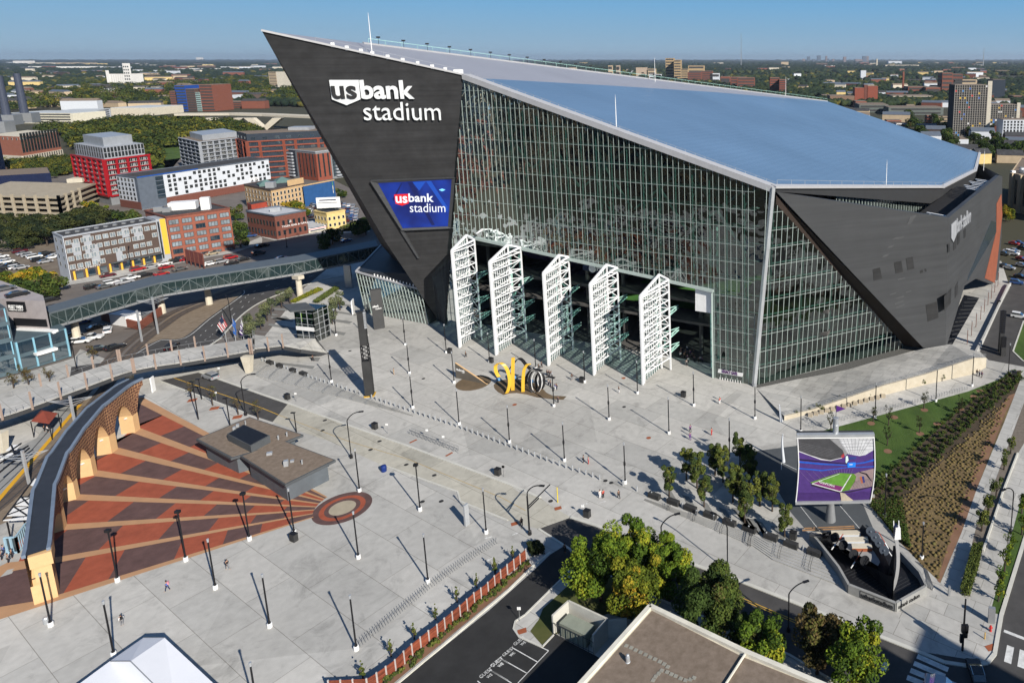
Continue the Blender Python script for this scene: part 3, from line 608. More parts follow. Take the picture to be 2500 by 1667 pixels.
# ------------------------------------------------------------ streets, walks, lawns
ORD = 'first second third fourth fifth sixth seventh eighth ninth tenth eleventh twelfth thirteenth fourteenth fifteenth sixteenth seventeenth eighteenth nineteenth twentieth'.split()
def nth(i):
 if i < 20: return ORD[i]
 t = (i+1)//10; u = (i+1) % 10; tens = {2:'twent',3:'thirt',4:'fort',5:'fift',6:'sixt',7:'sevent',8:'eight',9:'ninet'}[t] if t < 10 else None
 if tens is None: return 'hundred and '+nth(i-100) if i >= 100 else 'hundredth'
 return tens+'ieth' if u == 0 else tens+'y-'+ORD[u-1]
def P2(t, *xy): return [G(t,x,y) for x,y in xy]
def P3(*q): return [G(*a) for a in q]
def line(name, pts, w, m, z=.03, kind='structure'):
 mb = MB(); n = len(pts)
 for a, b in zip(pts, pts[1:]):
  d = (b-a); d.z = 0; d.normalize(); s = V(-d.y,d.x,0)*(w/2); mb.face([up(a-s,z), up(b-s,z), up(b+s,z), up(a+s,z)])
 o = mb.build(name, m); o['kind'] = kind; return o
def kerb(pts, w=.35, h=.13, m=None, name='kerb'):
 mb = MB()
 for a, b in zip(pts, pts[1:]): a=up(a,0); b=up(b,0); mb.beam(a+Z*(h/2), b+Z*(h/2), w, h)
 o = mb.build(name, m or M_kerb); o['kind'] = 'structure'; return o
M_kerb = mat('kerb_concrete', (.52,.51,.46), .8, var=.08)
M_yel = mat('yellow_paint', (.5,.3,.04), .7, var=.25, scale=1); M_wht = mat('road_white', (.6,.6,.58), .7, var=.25, scale=1)
M_grass = mat('mown_grass', (.035,.072,.012), .95, scale=.12, col2=(.07,.115,.022), bump=.4, bscale=3)
M_mulch = mat('dark_mulch', (.045,.034,.022), .95, scale=1., col2=(.085,.062,.04)); streak(M_grass, (.35,.06,.5), .22)
M_red = mat('red_soil', (.17,.09,.055), .95, scale=.4, col2=(.23,.13,.08))
M_tanbed = mat('straw_bed', (.10,.068,.035), .95, scale=.2, col2=(.19,.135,.06), bump=.5, bscale=2)
M_slate = mat('slate_paving', (.075,.082,.088), .8, var=.12, scale=.3)
M_slate2 = mat('mid_grey_paving', (.2,.2,.19), .85, var=.1, scale=.3)
M_tanst = mat('tan_stone_paving', (.14,.10,.06), .85, var=.25, scale=.25)
M_track = mat('track_bed', (.17,.13,.09), .95, scale=.6, col2=(.24,.19,.14))
M_rust = mat('rust_plate', (.3,.09,.04), .7, var=.1)
# left town: streets and lots
sheet('street', P3(('b1',-900,1700),('b1',-500,300),('a1',1400,1380),('a1',2352,1300),('b2',1000,250),('b2',1500,500))+[up(Qb,0), G('b2',1075,1335), G('b2',300,1700), G('c2',800,100), G('c1',1700,470), G('c1',0,1000), G('c1',-900,1000)], -.12, M_asph2)
sheet('parking_lot', P2('b1',(-400,700),(0,690),(470,670),(540,1010),(480,1080),(-300,1200)), -.1, mat('dusty_gravel', (.13,.10,.075), .95, scale=.2, col2=(.2,.165,.125)))
sheet('pavement', P2('b1',(520,1130),(640,1085),(1050,1020),(1540,905),(2110,795),(2230,755),(2352,720),(2352,650),(2100,760),(1540,860),(640,1035),(450,1060)), .03, M_walk)
sheet('pavement', P2('b2',(0,620),(260,690),(560,640),(1110,610),(1110,560),(560,600),(280,655),(0,560)), .03, M_walk)
tanw = P3(('b1',2352,1130),('b1',2150,1200),('b1',1900,1370),('b1',1640,1560),('c1',1330,140),('c1',1130,290),('c1',1050,300),('c1',1330,73),('b1',1500,1380),('b1',1700,1260),('b1',2000,1120),('b1',2352,1010))
sheet('rail_bed', tanw, -.04, M_track)
sheet('rail_bed', P3(('c1',900,600),('c1',1000,600),('c1',560,1200),('c1',150,1700),('c1',-300,1900),('c1',-100,1544),('c1',0,1420),('c1',620,700)), .02, M_track)
def smooth(pts, n=6):
 out = []
 for i in range(len(pts)-1):
  p0, p1, p2, p3 = pts[max(i-1,0)], pts[i], pts[i+1], pts[min(i+2,len(pts)-1)]
  for k in range(n):
   t = k/n; out.append(.5*((2*p1)+(p2-p0)*t+(2*p0-5*p1+4*p2-p3)*t*t+(3*p1-p0-3*p2+p3)*t*t*t))
 return out+[pts[-1]]
def offs(pts, d):
 out = []
 for i, p in enumerate(pts):
  a = pts[max(i-1,0)]; b = pts[min(i+1,len(pts)-1)]; t = (b-a); t.z = 0; t.normalize(); out.append(p + V(-t.y,t.x,0)*d)
 return out
tk = smooth(P3(('b1',2352,1060),('b1',1850,1250),('b1',1620,1350),('b1',1460,1460),('c1',1330,85),('c1',1200,200),('c1',1080,350),('c1',960,520),('c1',700,860),('c1',420,1190),('c1',60,1540),('c1',-400,1900)))
for d in (-3.7,0): line('ballast', offs(tk,d), 2.7, mat('dark_ballast', (.07,.055,.045), .95, scale=1, col2=(.13,.1,.08)), .045)
for d in (-4.4,-3.,-.7,.7): line('rail_track', offs(tk,d), .2, M_dark, .06)
line('platform_edge', offs(smooth(P3(('c1',720,690),('c1',640,780),('c1',300,1180),('c1',0,1530),('c1',-300,1900))), 0), .75, mat('yellow_tactile', (.62,.33,.02), .7, var=.08), .08)
sheet('platform', P3(('c1',700,690),('c1',520,720),('c1',330,990),('c1',120,1100),('c1',-300,1500),('c1',-600,1900),('c1',-200,1800),('c1',0,1510),('c1',290,1175),('c1',630,775)), .05, M_conc2)
rb_l = smooth(P3(('b2',900,760),('b2',430,935),('b2',0,1110),('b1',2150,1180),('b1',1860,1390),('b1',1640,1560),('c1',1420,110),('c1',1100,290)))
rb_r = smooth(P3(('b2',1150,980),('b2',700,1040),('b2',250,1190),('b2',0,1330),('b1',2000,1540),('c1',1960,110),('c1',1700,280),('c1',1640,400)))
sheet('road', rb_l+list(reversed(rb_r)), -.02, M_asph)
line('lane_line', offs(rb_l,.8), .2, M_wht, .02); kerb(rb_r, .4, .16)
for i in range(4, len(rb_r)-3, 2):
 a, b = rb_l[i].lerp(rb_r[i],.36), rb_l[i+1].lerp(rb_r[i+1],.36); line('lane_line', [a, a.lerp(b,.5)], .16, M_wht, .02)
 a, b = rb_l[i].lerp(rb_r[i],.66), rb_l[i+1].lerp(rb_r[i+1],.66); line('lane_line', [a, a.lerp(b,.5)], .16, M_wht, .02)
sheet('road', P3(('c1',1100,290),('c1',1420,110),('c1',1960,110),('c1',1800,400),('c1',1430,476),('c1',1280,500),('c1',600,620),('c1',640,350)), -.015, M_asph)
rA_u = P3(('c1',1790,400),('c1',2352,600),('c2',380,680)); rA_l = P3(('c1',1425,476),('c1',2200,765),('c2',240,845))
sheet('road', rA_u+list(reversed(rA_l)), .012, M_asph)
cr_u = P3(('c2',380,680),('c2',900,870),('c2',1450,1060),('c2',1700,1150),('c2',2352,1400),('d3',220,0),('d3',400,50),('d3',480,110),('d3',650,210)); cr_l = P3(('c2',240,845),('c2',760,1020),('c2',1200,1220),('c2',1500,1320),('c2',1900,1470),('d2',1760,80),('d2',2149,235),('d3',385,305))
sheet('road', cr_u+list(reversed(cr_l)), .010, M_croad)
kerb(P3(('c1',1790,400),('c1',2352,600),('c2',380,680),('c2',900,870),('c2',1450,1060),('c2',2352,1400),('d3',400,50)), .5, .14); kerb(P3(('c1',1425,476),('c1',2200,765)), .4)
kerb(P3(('c2',1200,1220),('c2',1900,1470),('d2',1760,80),('d2',2149,235)), .3, .1)
cy_ = P3(('c1',1560,450),('c1',2352,720),('c2',290,780),('c2',900,1010),('c2',1460,1180),('c2',2290,1520),('d3',280,155)); line('centre_line', cy_[:3], .2, M_yel, .02); line('centre_line', cy_[2:], .14, mat('worn_yellow', (.42,.31,.15), .8, var=.2, scale=2), .02)
rD_u = P3(('d3',650,210),('d3',850,275),('d3',1590,575),('d4',0,725),('d4',700,1000),('d4',1290,1235),('d4',1450,1300),('d4',2080,1400)); rD_l = P3(('d3',385,305),('d3',640,470),('d3',1000,620),('d3',1340,870),('d3',2000,1130),('d4',60,1180),('d4',430,1340),('d4',900,1620),('d4',1400,1900))
corner = P2('d4',(2080,1405),(2120,1330),(2170,1000),(2349,360),(2600,-300),(3300,-300),(3300,2000),(1400,1900))
sheet('road', rD_u+corner[1:]+list(reversed(rD_l[:-1])), .008, M_asph)
kerb(P3(('d3',650,210),('d3',850,275),('d3',1590,575),('d4',0,725),('d4',700,1000),('d4',1290,1235),('d4',1480,1310),('d4',1700,1400),('d4',1900,1430),('d4',2050,1405),('d4',2110,1330),('d4',2165,1010),('d4',2260,700),('d4',2400,250),('c4',2420,1300)), .55, .15)
kerb(rD_l[:-1], .35, .12); sheet('pavement', rD_l[2:-1]+P3(('d4',420,1400),('d4',0,1240),('d3',2000,1180),('d3',1300,900),('d3',1000,680)), .03, M_walk)
yl = P3(('d3',1600,690),('d4',0,870),('d4',480,1075)); line('centre_line', yl, .14, M_yel, .02); line('centre_line', offs(yl,.35), .14, M_yel, .02)
for k in range(4):
 a, b = G('d4',1475-28*k,1345+58*k), G('d4',1728-25*k,1458+55*k); line('crossing_stripe', [a,b], .8, M_wht, .02)
for q in ((2240,1265,2215,1400),(2345,1300,2325,1440)): a, b = G('d4',q[0],q[1]), G('d4',q[2],q[3]); line('crossing_stripe', [a,b], .9, M_wht, .02)
line('stop_line', P2('d4',(2185,1138),(2420,1230)), .5, M_wht, .02); line('lane_line', P2('d4',(1225,1400),(1190,1465)), .8, M_wht, .02)
for q in (('d3',545,136,.9),('d3',188,263,.8),('d3',250,1143,.9),('d4',2082,1275,1.2)): c = G(q[0],q[1],q[2]); line('tactile_plate', [c-V(q[3]/2,.2,0)*1.2, c+V(q[3]/2,.2,0)*1.2], .9, M_rust, .04)
for a, b in (((1470,1033),(1535,1003)),((1795,1152),(1855,1118))): line('tactile_plate', P2('c2',a,b), .5, M_rust, .04)
# --- the fan of coloured paving
M_fanr = mat('brick_red_paving', (.30,.075,.04), .85, var=.2, scale=.5, detail=9); M_fand = mat('plum_brown_paving', (.105,.06,.055), .85, var=.25, scale=.5, detail=9); M_fant = mat('tan_paving', (.42,.24,.13), .85, var=.08, scale=.4)
CF = V(-76.0, 113.5, 0); q4 = P2('d2',(552,175),(870,10),(1028,90),(715,265)); CF = (q4[0]+q4[2])/2
rays = [(('c1',1290,665),('d2',665,46)), (('c1',1235,925),('d2',645,60)), (('c1',1060,1105),('d2',625,76)), (('c1',870,1305),('d2',600,98)), (('c1',715,1520),('d2',577,124)), (('d1',545,290),('d2',560,150)), (('d1',515,550),('d2',551,180)), (('d1',330,915),('d2',554,208))]
rings = [([67.5,57.5,47,36,26,16],0), ([64.4,54.2,44.9,35.5,26,16],1), ([59.5,49.7,39.7,30,21,13],0), ([53.5,43.5,35,27,19,12],1), ([47,38.5,30.7,23,16,10],0), ([43.5,35,27,20,14,9],1), ([36,31,23.2,17,12,8],0)]
def onray(i, r):
 a = G(*rays[i][0]); b = G(*rays[i][1]); d = (b-a).normalized(); f = CF-a; s = f.dot(d); per = (f-d*s).length; t = math.sqrt(max(r*r-per*per,0)); return b if r < 5 else a + d*min(s-t, (b-a).length*.97)
outr = [82,66,62,59,54,49,45,44]; inr = 4.3
fr_, fd_ = MB(), MB()
for i in range(7):
 rs, c0 = rings[i]; bs = [None]+rs+[inr]
 for k in range(len(bs)-1):
  ra, rb = bs[k], bs[k+1]; pa = [onray(i, outr[i] if ra is None else ra), onray(i+1, outr[i+1] if ra is None else ra)]; pb = [onray(i, rb), onray(i+1, rb)]
  f = (fr_ if (k+c0) % 2 else fd_); f.face([up(x,.014) for x in (pa[0],pb[0],pb[1],pa[1])])
ex = P2('d1',(330,915),(0,1005),(-60,1020),(-260,700),(0,700),(250,620)); fd_.face([up(x,.013) for x in ex])
fr_.build('red_paving', M_fanr)['kind'] = 'structure'; fd_.build('plum_paving', M_fand)['kind'] = 'structure'
ft = MB()
for i in range(8):
 a, b = onray(i, outr[i]), onray(i, inr); d = (b-a).normalized(); s = V(-d.y,d.x,0); w0, w1 = (.9,.13)
 ft.face([up(q,.019+.0045*i) for q in (a-s*w0, b-s*w1, b+s*w1, a+s*w0)])
ft.face([up(x,.058) for x in P2('d1',(335,890),(0,945),(-60,960),(-60,1030),(0,1018),(340,925))]); ft.face([up(x,.019) for x in P2('d1',(250,600),(60,640),(0,700),(-60,760),(-60,640),(60,580),(250,560))])
ft.build('tan_paving', M_fant)['kind'] = 'structure'
def ring(name, c, r0, r1, z, m, n=48):
 mb = MB()
 for i in range(n):
  a, b = 2*math.pi*i/n, 2*math.pi*(i+1)/n; f = lambda r,t: (c.x+r*math.cos(t), c.y+r*math.sin(t), z)
  if r0 > 0: mb.face([f(r0,a),f(r1,a),f(r1,b),f(r0,b)])
  else: mb.face([(c.x,c.y,z),f(r1,a),f(r1,b)])
 mb.build(name, m)['kind'] = 'structure'
ring('roundel', CF, 3.6, 4.65, .024, M_fand); ring('roundel', CF, 2.8, 3.6, .026, M_fanr); ring('roundel', CF, 2.1, 2.8, .024, M_fand); ring('roundel', CF, 0, 2.1, .024, mat('buff_paving', (.36,.31,.23), .85))
# --- darker stone areas of the plaza
def ell(t, x, y, rx, n=28, z=.018, m=None, name='stone_paving', ry=None):
 c = G(t,x,y); a = G(t,x+rx,y); r = (a-c).length; ring(name, c, 0, r if not ry else r, z, m or M_tanst, n)
ell('e1',525,655,282);
sheet('stone_paving', P2('e1',(865,690),(930,620),(1060,600),(1200,600),(1400,610),(1560,660),(1680,740),(1760,820),(1860,870),(2100,880),(2040,940),(1850,930),(1600,900),(1420,850),(1250,825),(1140,830),(1035,860),(940,810),(880,750)), .018, M_tanst)
for k, q in enumerate([((240,1385),(360,1370),(395,1395),(290,1410)), ((190,1345),(240,1340),(300,1360),(250,1365))]): sheet('stripe_paving', P2('b2',*q), .017, M_slate2)
for q in ([(230,1370),(430,1400),(420,1420),(225,1385)], [(210,1430),(470,1475),(440,1495),(200,1450)], [(640,1470),(900,1515),(880,1540),(630,1495)], [(700,1380),(960,1415),(930,1435),(690,1400)], [(760,1310),(1000,1350),(980,1365),(750,1325)], [(260,1295),(380,1300),(370,1320),(250,1310)], [(790,1240),(960,1270),(940,1285),(780,1255)]): sheet('stripe_paving', P2('b2',*q), .017, M_slate2)
sheet('stripe_paving', P2('c2',(190,300),(620,345),(600,370),(240,320)), .017, M_slate2); sheet('stripe_paving', P2('c2',(560,260),(670,270),(650,300),(600,300)), .017, M_slate2)
# dark court round the big screen
sheet('slate_paving', P3(('c4',120,880),('c4',490,832),('c4',700,800),('c4',900,1000),('c4',1130,1544),('d4',1040,300),('d4',640,330),('d4',560,310),('d4',440,170),('d4',300,-60),('c4',60,980)), .014, M_slate)
for q in (((360,970),(490,1030)),((510,1320),(680,1535)),((835,1315),(1020,1530)),((362,975),(362,1030))): line('inlay_line', P2('c4',*q), .1, M_wht, .03)
for k in range(6):
 x, y = 1430+k*150, 30+k*52; sheet('stripe_paving', P3(('d3',x,y),('d3',x+120,y+105),('d3',x+10,y+60)) if 0 else P2('d3',(x-20,y-60),(x+40,y-40),(x+135,y+110),(x+50,y+75)), .016, M_slate2)
for x, y in ((60,280),(180,370),(380,430)): sheet('stripe_paving', P2('d4',(x-110,y-150),(x-30,y-150),(x+130,y+75),(x+60,y+60)), .016, M_slate2)
# steps: risers and treads between two lines
def steps(name, up_, lo_, n, m=None, r=.10):
 mb = MB(); k = len(up_)
 for i in range(n):
  t0, t1 = i/n, (i+1)/n
  for j in range(k-1):
   a0, a1 = up_[j].lerp(lo_[j],t0), up_[j+1].lerp(lo_[j+1],t0); b0, b1 = up_[j].lerp(lo_[j],t1), up_[j+1].lerp(lo_[j+1],t1)
   mb.face([up(a0,.02), up(a1,.02), up(b1,.02+r), up(b0,.02+r)]); mb.face([up(b0,.02+r), up(b1,.02+r), up(b1,.015), up(b0,.015)])
 o = mb.build(name, m or M_conc); o['kind'] = 'structure'; return o
steps('stairs', P2('c2',(150,295),(560,425),(1100,645),(1500,790)), P2('c2',(30,415),(700,590),(1150,705),(1502,796)), 8, None, .13)
steps('stairs', P3(('d3',1262,62),('d3',2149,345),('d4',250,410),('d4',680,545)), P3(('d3',1250,72),('d3',2149,450),('d4',290,560),('d4',835,770)), 6, None, .15)
steps('stairs', P2('d4',(1455,570),(1530,630),(1545,700),(1540,770)), P2('d4',(1500,590),(1560,655),(1612,790),(1600,810)), 5, None, .15)
# --- ground south of the stadium
gr1 = P3(('c4',160,322),('c4',760,190),('c4',1380,0),('c4',1560,20));
sheet('gravel_strip', P3(('c4',160,330),('c4',800,180),('c4',1375,5),('c4',1530,30),('c4',900,210),('c4',155,360)), .02, mat('grey_gravel', (.06,.058,.055), .95, scale=3, col2=(.14,.14,.13)))
wb = P3(('c4',385,625),('c4',600,570),('c4',900,500),('c4',1200,420),('c4',1530,335),('c4',1940,245),('c4',2040,190)); wt = [(378,585),(560,535),(880,430),(1200,325),(1530,235),(1945,92),(2000,30)]
wtp = [up(b, max(.25, HT(b,'c4',*q))) for b, q in zip(wb, wt)]; wtp[-1].z = wtp[-2].z*.6
wtp = [up(p,max(.25,p.z*.85)) for p in wtp]
RW = wthing('retaining_wall', 'long pale concrete retaining wall with a pipe rail beside the lawn walk', 'wall', wb[3])
m = MB()
for i in range(6):
 a, b, c, d = wb[i], wb[i+1], wtp[i+1], wtp[i]; bk = V(.0,.45,0); m.hexa([a, b, b+bk, a+bk], [d, c, c+bk, d+bk])
m.build('wall_face', mat('board_concrete', (.42,.37,.28), .85, scale=.6, col2=(.5,.45,.36)), RW)
m = MB()
for i in range(6):
 a, b = wtp[i]+V(0,.2,0), wtp[i+1]+V(0,.2,0); n = 7
 for k in range(n): p = a.lerp(b,k/n); m.beam(p, p+Z*1.05, .06)
 for z in (1.05,.75,.45): m.beam(a+Z*z, b+Z*z, .05)
m.build('pipe_rail', M_grey, RW)
tb = P3(('c4',155,362,.02),('c4',480,290,.3),('c4',900,212,.8),('c4',1200,120,1.2),('c4',1540,35,1.7),('c4',1750,0,1.9),('b4',1990,1544,1.6)); m = MB()
for i in range(6): m.face([wtp[i], wtp[i+1], tb[i+1], tb[i]]); m.face([tb[i], tb[i+1], up(tb[i+1],0), up(tb[i],0)])
m.build('terrace_paving', M_walk)['kind'] = 'structure'
sb = MB();
for i in range(14): a = G('c4',600+i*46,592-i*12); sb.box((a.x,a.y,0), (.95,.7,.75), -.3+rnd.random()*.2)
tag(sb.build('stone_blocks', mat('buff_stone', (.42,.36,.27), .85, var=.15)), 'row of rough buff stone blocks at the foot of the retaining wall', 'stone edging')
sheet('lawn', P2('c4',(535,720),(690,713),(1895,387),(2200,268),(2352,215),(2150,420),(1400,930),(1130,1180),(1000,1200),(850,860)), .015, M_grass)
sheet('planting_bed', P2('c4',(2200,268),(2300,215),(2330,215),(2310,420),(1640,1000),(1400,1260),(1130,1275),(1125,1165),(1400,915),(1800,560)), .02, M_mulch)
sheet('meadow', P3(('c4',2290,395),('c4',2100,520),('c4',1850,800),('c4',1600,950),('c4',1370,1230),('c4',1100,1260),('d4',1080,100),('d4',1340,420),('d4',1520,605),('d4',1665,745),('d4',1970,0),('c4',2290,420)), .018, M_tanbed)
sheet('soil_strip', P3(('c4',2290,400),('c4',2200,560),('c4',1960,1200),('c4',1840,1544),('d4',1660,745),('d4',1640,730),('c4',1760,1544),('c4',1890,1180),('c4',2130,560),('c4',2230,420)), .022, M_red)
sheet('pavement', P3(('c4',2352,230),('c4',2320,300),('c4',2190,640),('c4',1960,1200),('c4',1840,1544),('d4',1665,748),('d4',1740,840),('d4',1905,500),('d4',2030,0),('c4',2200,890),('c4',2352,480)), .024, M_walk)
sheet('planting_bed', P3(('c4',2352,480),('c4',2050,1300),('d4',1890,410),('d4',2005,480),('d4',2180,0),('c4',2300,900),('c4',2420,700)), .018, mat('pebble_bed', (.12,.10,.08), .95, scale=1.5, col2=(.2,.17,.14)))
sheet('pavement', P3(('c4',2420,700),('d4',2190,0),('d4',1905,900),('d4',1890,860),('d4',1600,840),('d4',1290,985),('d4',1500,1300),('d4',2070,1395),('d4',2150,1010),('d4',2075,985),('d4',2320,90),('c4',2500,900)), .012, M_walk)
sheet('lawn', P3(('d4',2320,90),('d4',2075,985),('d4',2160,1008),('d4',2400,200),('c4',2600,1100),('c4',2480,1100)), .026, M_grass)
kerb(P3(('c4',2300,900),('d4',2180,0),('d4',2015,490)), .3, .35)
# top right: street, drive, strip of grass
sheet('road', P3(('b4',2240,1010),('b4',2349,860),('b4',2700,700),('b4',2700,1900),('c4',2500,260),('c4',2349,185),('c4',2060,130),('c4',1990,60),('b4',2010,1490),('b4',2150,1180)), .012, M_asph)
sheet('lawn', P3(('b4',2349,1290),('b4',2270,1530),('c4',2270,60),('c4',2349,140),('c4',2500,200),('b4',2600,1300)), .03, M_grass)
kerb(P3(('b4',2349,1290),('b4',2265,1530),('c4',2262,60),('c4',2340,135),('c4',2480,205)), .4)
wk = P3(('c4',1955,85),('c4',2000,0),('b4',2015,1450),('b4',2220,1015),('b4',2240,1000)); kerb(wk, .5, 1.1, M_conc, 'parapet_kerb')
sheet('dark_pit', P2('b4',(1660,1500),(1860,1075),(1985,1100),(1760,1490)), .02, M_black)
pit = wthing('loading_dock_grille', 'black slatted pit grille between the dark facade and the white walkway', 'grille', G('b4',1800,1300))
for i in range(12): a, b = G('b4',1700,1490-0).lerp(G('b4',1870,1110),i/11), G('b4',1760,1470).lerp(G('b4',1980,1110),i/11); MB().beam(up(a,.15), up(b,.15), .18).build('bar', M_dark, pit)
# bottom: car park, garden, drive
sheet('car_park', P3(('d2',1150,1650),('d3',-20,972),('d3',350,640),('d3',480,515),('d3',600,440),('d3',690,540),('d3',650,640),('d3',275,1005),('d3',195,1060),('d3',178,1120),('d3',225,1190),('d3',415,1280),('d3',520,1170),('d3',850,1340),('d3',1100,1500),('d3',900,2400),('d3',-900,2400)), .016, mat('fresh_asphalt', (.028,.028,.028), .9, var=.25, scale=.3))
kerb(P3(('d2',1160,1650),('d2',1250,1568),('d2',2149,812),('d3',350,600),('d3',480,500)), .35, .14, mat('white_kerb', (.62,.6,.52), .8))
kerb(P3(('d3',640,650),('d3',275,1010),('d3',195,1062),('d3',180,1125),('d3',225,1190),('d3',415,1275),('d3',510,1175)), .22, .14)
sheet('pavement', P3(('d3',640,655),('d3',275,1015),('d3',200,1070),('d3',190,1125),('d3',235,1190),('d3',415,1265),('d3',315,1140),('d3',385,1050),('d3',420,960),('d3',700,700)), .03, M_walk)
sheet('garden_lawn', P3(('d3',600,770),('d3',700,690),('d3',1000,700),('d3',1250,950),('d3',1150,1050),('d3',950,1000),('d3',500,1180),('d3',420,1262),('d3',315,1145),('d3',385,1050),('d3',400,960)), .028, mat('tired_grass', (.05,.065,.015), .95, scale=.3, col2=(.09,.09,.03)))
sheet('soil_strip', P3(('d2',1130,1640),('d2',1240,1545),('d2',2149,790),('d3',340,610),('d3',290,560),('d3',0,810),('d2',2149,690),('d2',1600,1130),('d2',1000,1640)), .02, M_red)
for k, q in enumerate((((170,1277),(378,1395)),((78,1367),(292,1488)),((0,1468),(165,1568)))): line('bay_line', P2('d3',*q), .12, M_wht, .03)
line('bay_line', P2('d3',(415,1278),(468,1302),(215,1568)), .12, M_wht, .03); line('bay_line', P2('d2',(2095,1370),(2149,1402)), .12, M_wht, .03); line('bay_line', P2('d2',(1998,1457),(2149,1545)), .12, M_wht, .03); line('bay_line', P2('d2',(1900,1550),(1960,1600)), .12, M_wht, .03)
ux_ = (G('d3',60,1400)-G('d3',10,1440)).normalized()
for t, x, y in (('d3',5,1440),('d3',103,1352),('d3',195,1262),('d2',2025,1440),('d2',1930,1530),('d2',2120,1350)):
 a = G(t,x,y); o = letter('GUEST', a+Z*.03, ux_, V(-ux_.y,ux_.x,0), 1.7, .55, .004, M_wht, None, 'bay_lettering'); o['kind'] = 'structure'
 b = a + V(-ux_.y,ux_.x,0)*-.75 + ux_*.5; o = letter('WE', b+Z*.03, ux_, V(-ux_.y,ux_.x,0), .7, .45, .004, M_wht, None, 'bay_lettering'); o['kind'] = 'structure'
# painted arrows and cycle marks, manhole covers
def arrow(t, x, y, x2, y2):
 a, b = G(t,x,y), G(t,x2,y2); d = (b-a).normalized(); s = V(-d.y,d.x,0); l = (b-a).length; q = MB(); c = a.lerp(b,.62)
 q.face([up(v,.03) for v in (a-s*.09, c-s*.09, c+s*.09, a+s*.09)]); q.face([up(v,.03) for v in (c-s*.3, b, c+s*.3)]); q.build('painted_arrow', M_wht)['kind'] = 'structure'
for q in (('d2',2020,368,1955,385),('d2',2025,540,1975,568),('d3',170,355,220,335),('d3',885,92,940,78),('d3',745,105,795,95)): arrow(*q)
M_mh = mat('iron_cover', (.03,.03,.03), .7)
for t, x, y in (('d2',1448,82),('d2',1603,78),('d3',485,77),('c2',690,1125-204),('c2',710,831),('c2',1200,1018),('c2',1120,1094),('c2',1440,1228),('c2',1692,1323),('c3',1190,710),('c3',1022,1372),('c3',1075,1390),('c4',500,345),('c4',912,296),('c4',1245,187),('c4',1583,97),('c2',1595,457),('c2',935,208)):
 ring('manhole_cover', G(t,x,y), 0, .42, .032, M_mh, 14)
for t, x, y in (('c3',1410,988),('c3',208,690),('c3',1185,452)): ring('manhole_cover', G(t,x,y), 0, .5, .032, M_rust, 14)
# ============================================================ ARCHED WALL
M_arch = mat('patterned_brick', (.1,.045,.03), .85, var=0)
def pattern(m, c1, c2, mort, s=.8, rot=0.):
 N, L = nodes(m); b = N['Principled BSDF']; uvn = N.new('ShaderNodeTexCoord'); mp = N.new('ShaderNodeMapping'); mp.inputs['Rotation'].default_value = (0,0,rot); L.new(uvn.outputs['UV'], mp.inputs[0])
 br = N.new('ShaderNodeTexBrick'); br.inputs['Color1'].default_value = (*c1,1); br.inputs['Color2'].default_value = (*c2,1); br.inputs['Mortar'].default_value = (*mort,1); br.inputs['Scale'].default_value = s; br.inputs['Mortar Size'].default_value = .07
 br.inputs['Brick Width'].default_value = .8; br.inputs['Row Height'].default_value = .42; L.new(mp.outputs[0], br.inputs['Vector']);
 n = N.new('ShaderNodeTexNoise'); n.inputs['Scale'].default_value = .35; L.new(uvn.outputs['UV'], n.inputs['Vector']); cr = N.new('ShaderNodeValToRGB'); cr.color_ramp.elements[0].position=.47; cr.color_ramp.elements[1].position=.5; L.new(n.outputs['Fac'], cr.inputs[0])
 mx = N.new('ShaderNodeMix'); mx.data_type = 'RGBA'; L.new(cr.outputs[0], mx.inputs[0]); L.new(br.outputs[0], mx.inputs[6]);
 b2 = N.new('ShaderNodeTexChecker'); b2.inputs['Scale'].default_value = 2.2; b2.inputs['Color1'].default_value = (*c1,1); b2.inputs['Color2'].default_value = (*mort,1); mp2 = N.new('ShaderNodeMapping'); mp2.inputs['Rotation'].default_value = (0,0,.78); L.new(uvn.outputs['UV'], mp2.inputs[0]); L.new(mp2.outputs[0], b2.inputs['Vector'])
 L.new(b2.outputs[0], mx.inputs[7]); L.new(mx.outputs[2], b.inputs['Base Color'])
pattern(M_arch, (.085,.035,.025), (.14,.06,.04), (.34,.19,.1))
M_sand = mat('tan_render', (.62,.40,.2), .85, var=.05, scale=1); M_cap = mat('dark_cap', (.03,.035,.045), .6, var=.15); M_capb = mat('blue_grey_coping', (.15,.19,.25), .5)
wp = P3(('c1',1260,905),('c1',1215,940),('c1',1060,1085),('c1',1005,1128),('c1',875,1285),('c1',840,1325),('c1',720,1500),('c1',685,1538),('d1',550,265),('d1',525,315),('d1',490,800),('d1',480,860))
ec = up(G('c1',1285,520,8.8),0); ww = 2.5
tops = [10.4,10.4,10.4,10.3,9.9,9.8,9.2,9.1,8.5,8.4,7.9,7.9]; sprg = [3.9,3.9,3.8,3.8,3.7,3.6,3.5,3.4,3.3,3.2,3.0,3.0]
nrm = offs(wp, 1.); nrm = [(a-b).normalized() for a, b in zip(nrm, wp)]; nrm = [n if n.dot(CF-b) < 0 else -n for n, b in zip(nrm, wp)]
nrm = [(nrm[max(i-1,0)]+nrm[i]+nrm[min(i+1,11)]).normalized() for i in range(12)]
AW = wthing('arched_wall', 'curved brick arcade wall with tall pointed tan arches beside the fan paving', 'arcade wall', wp[5])
br, sd_, cp, ce = MB(), MB(), MB(), MB(); S = 0.
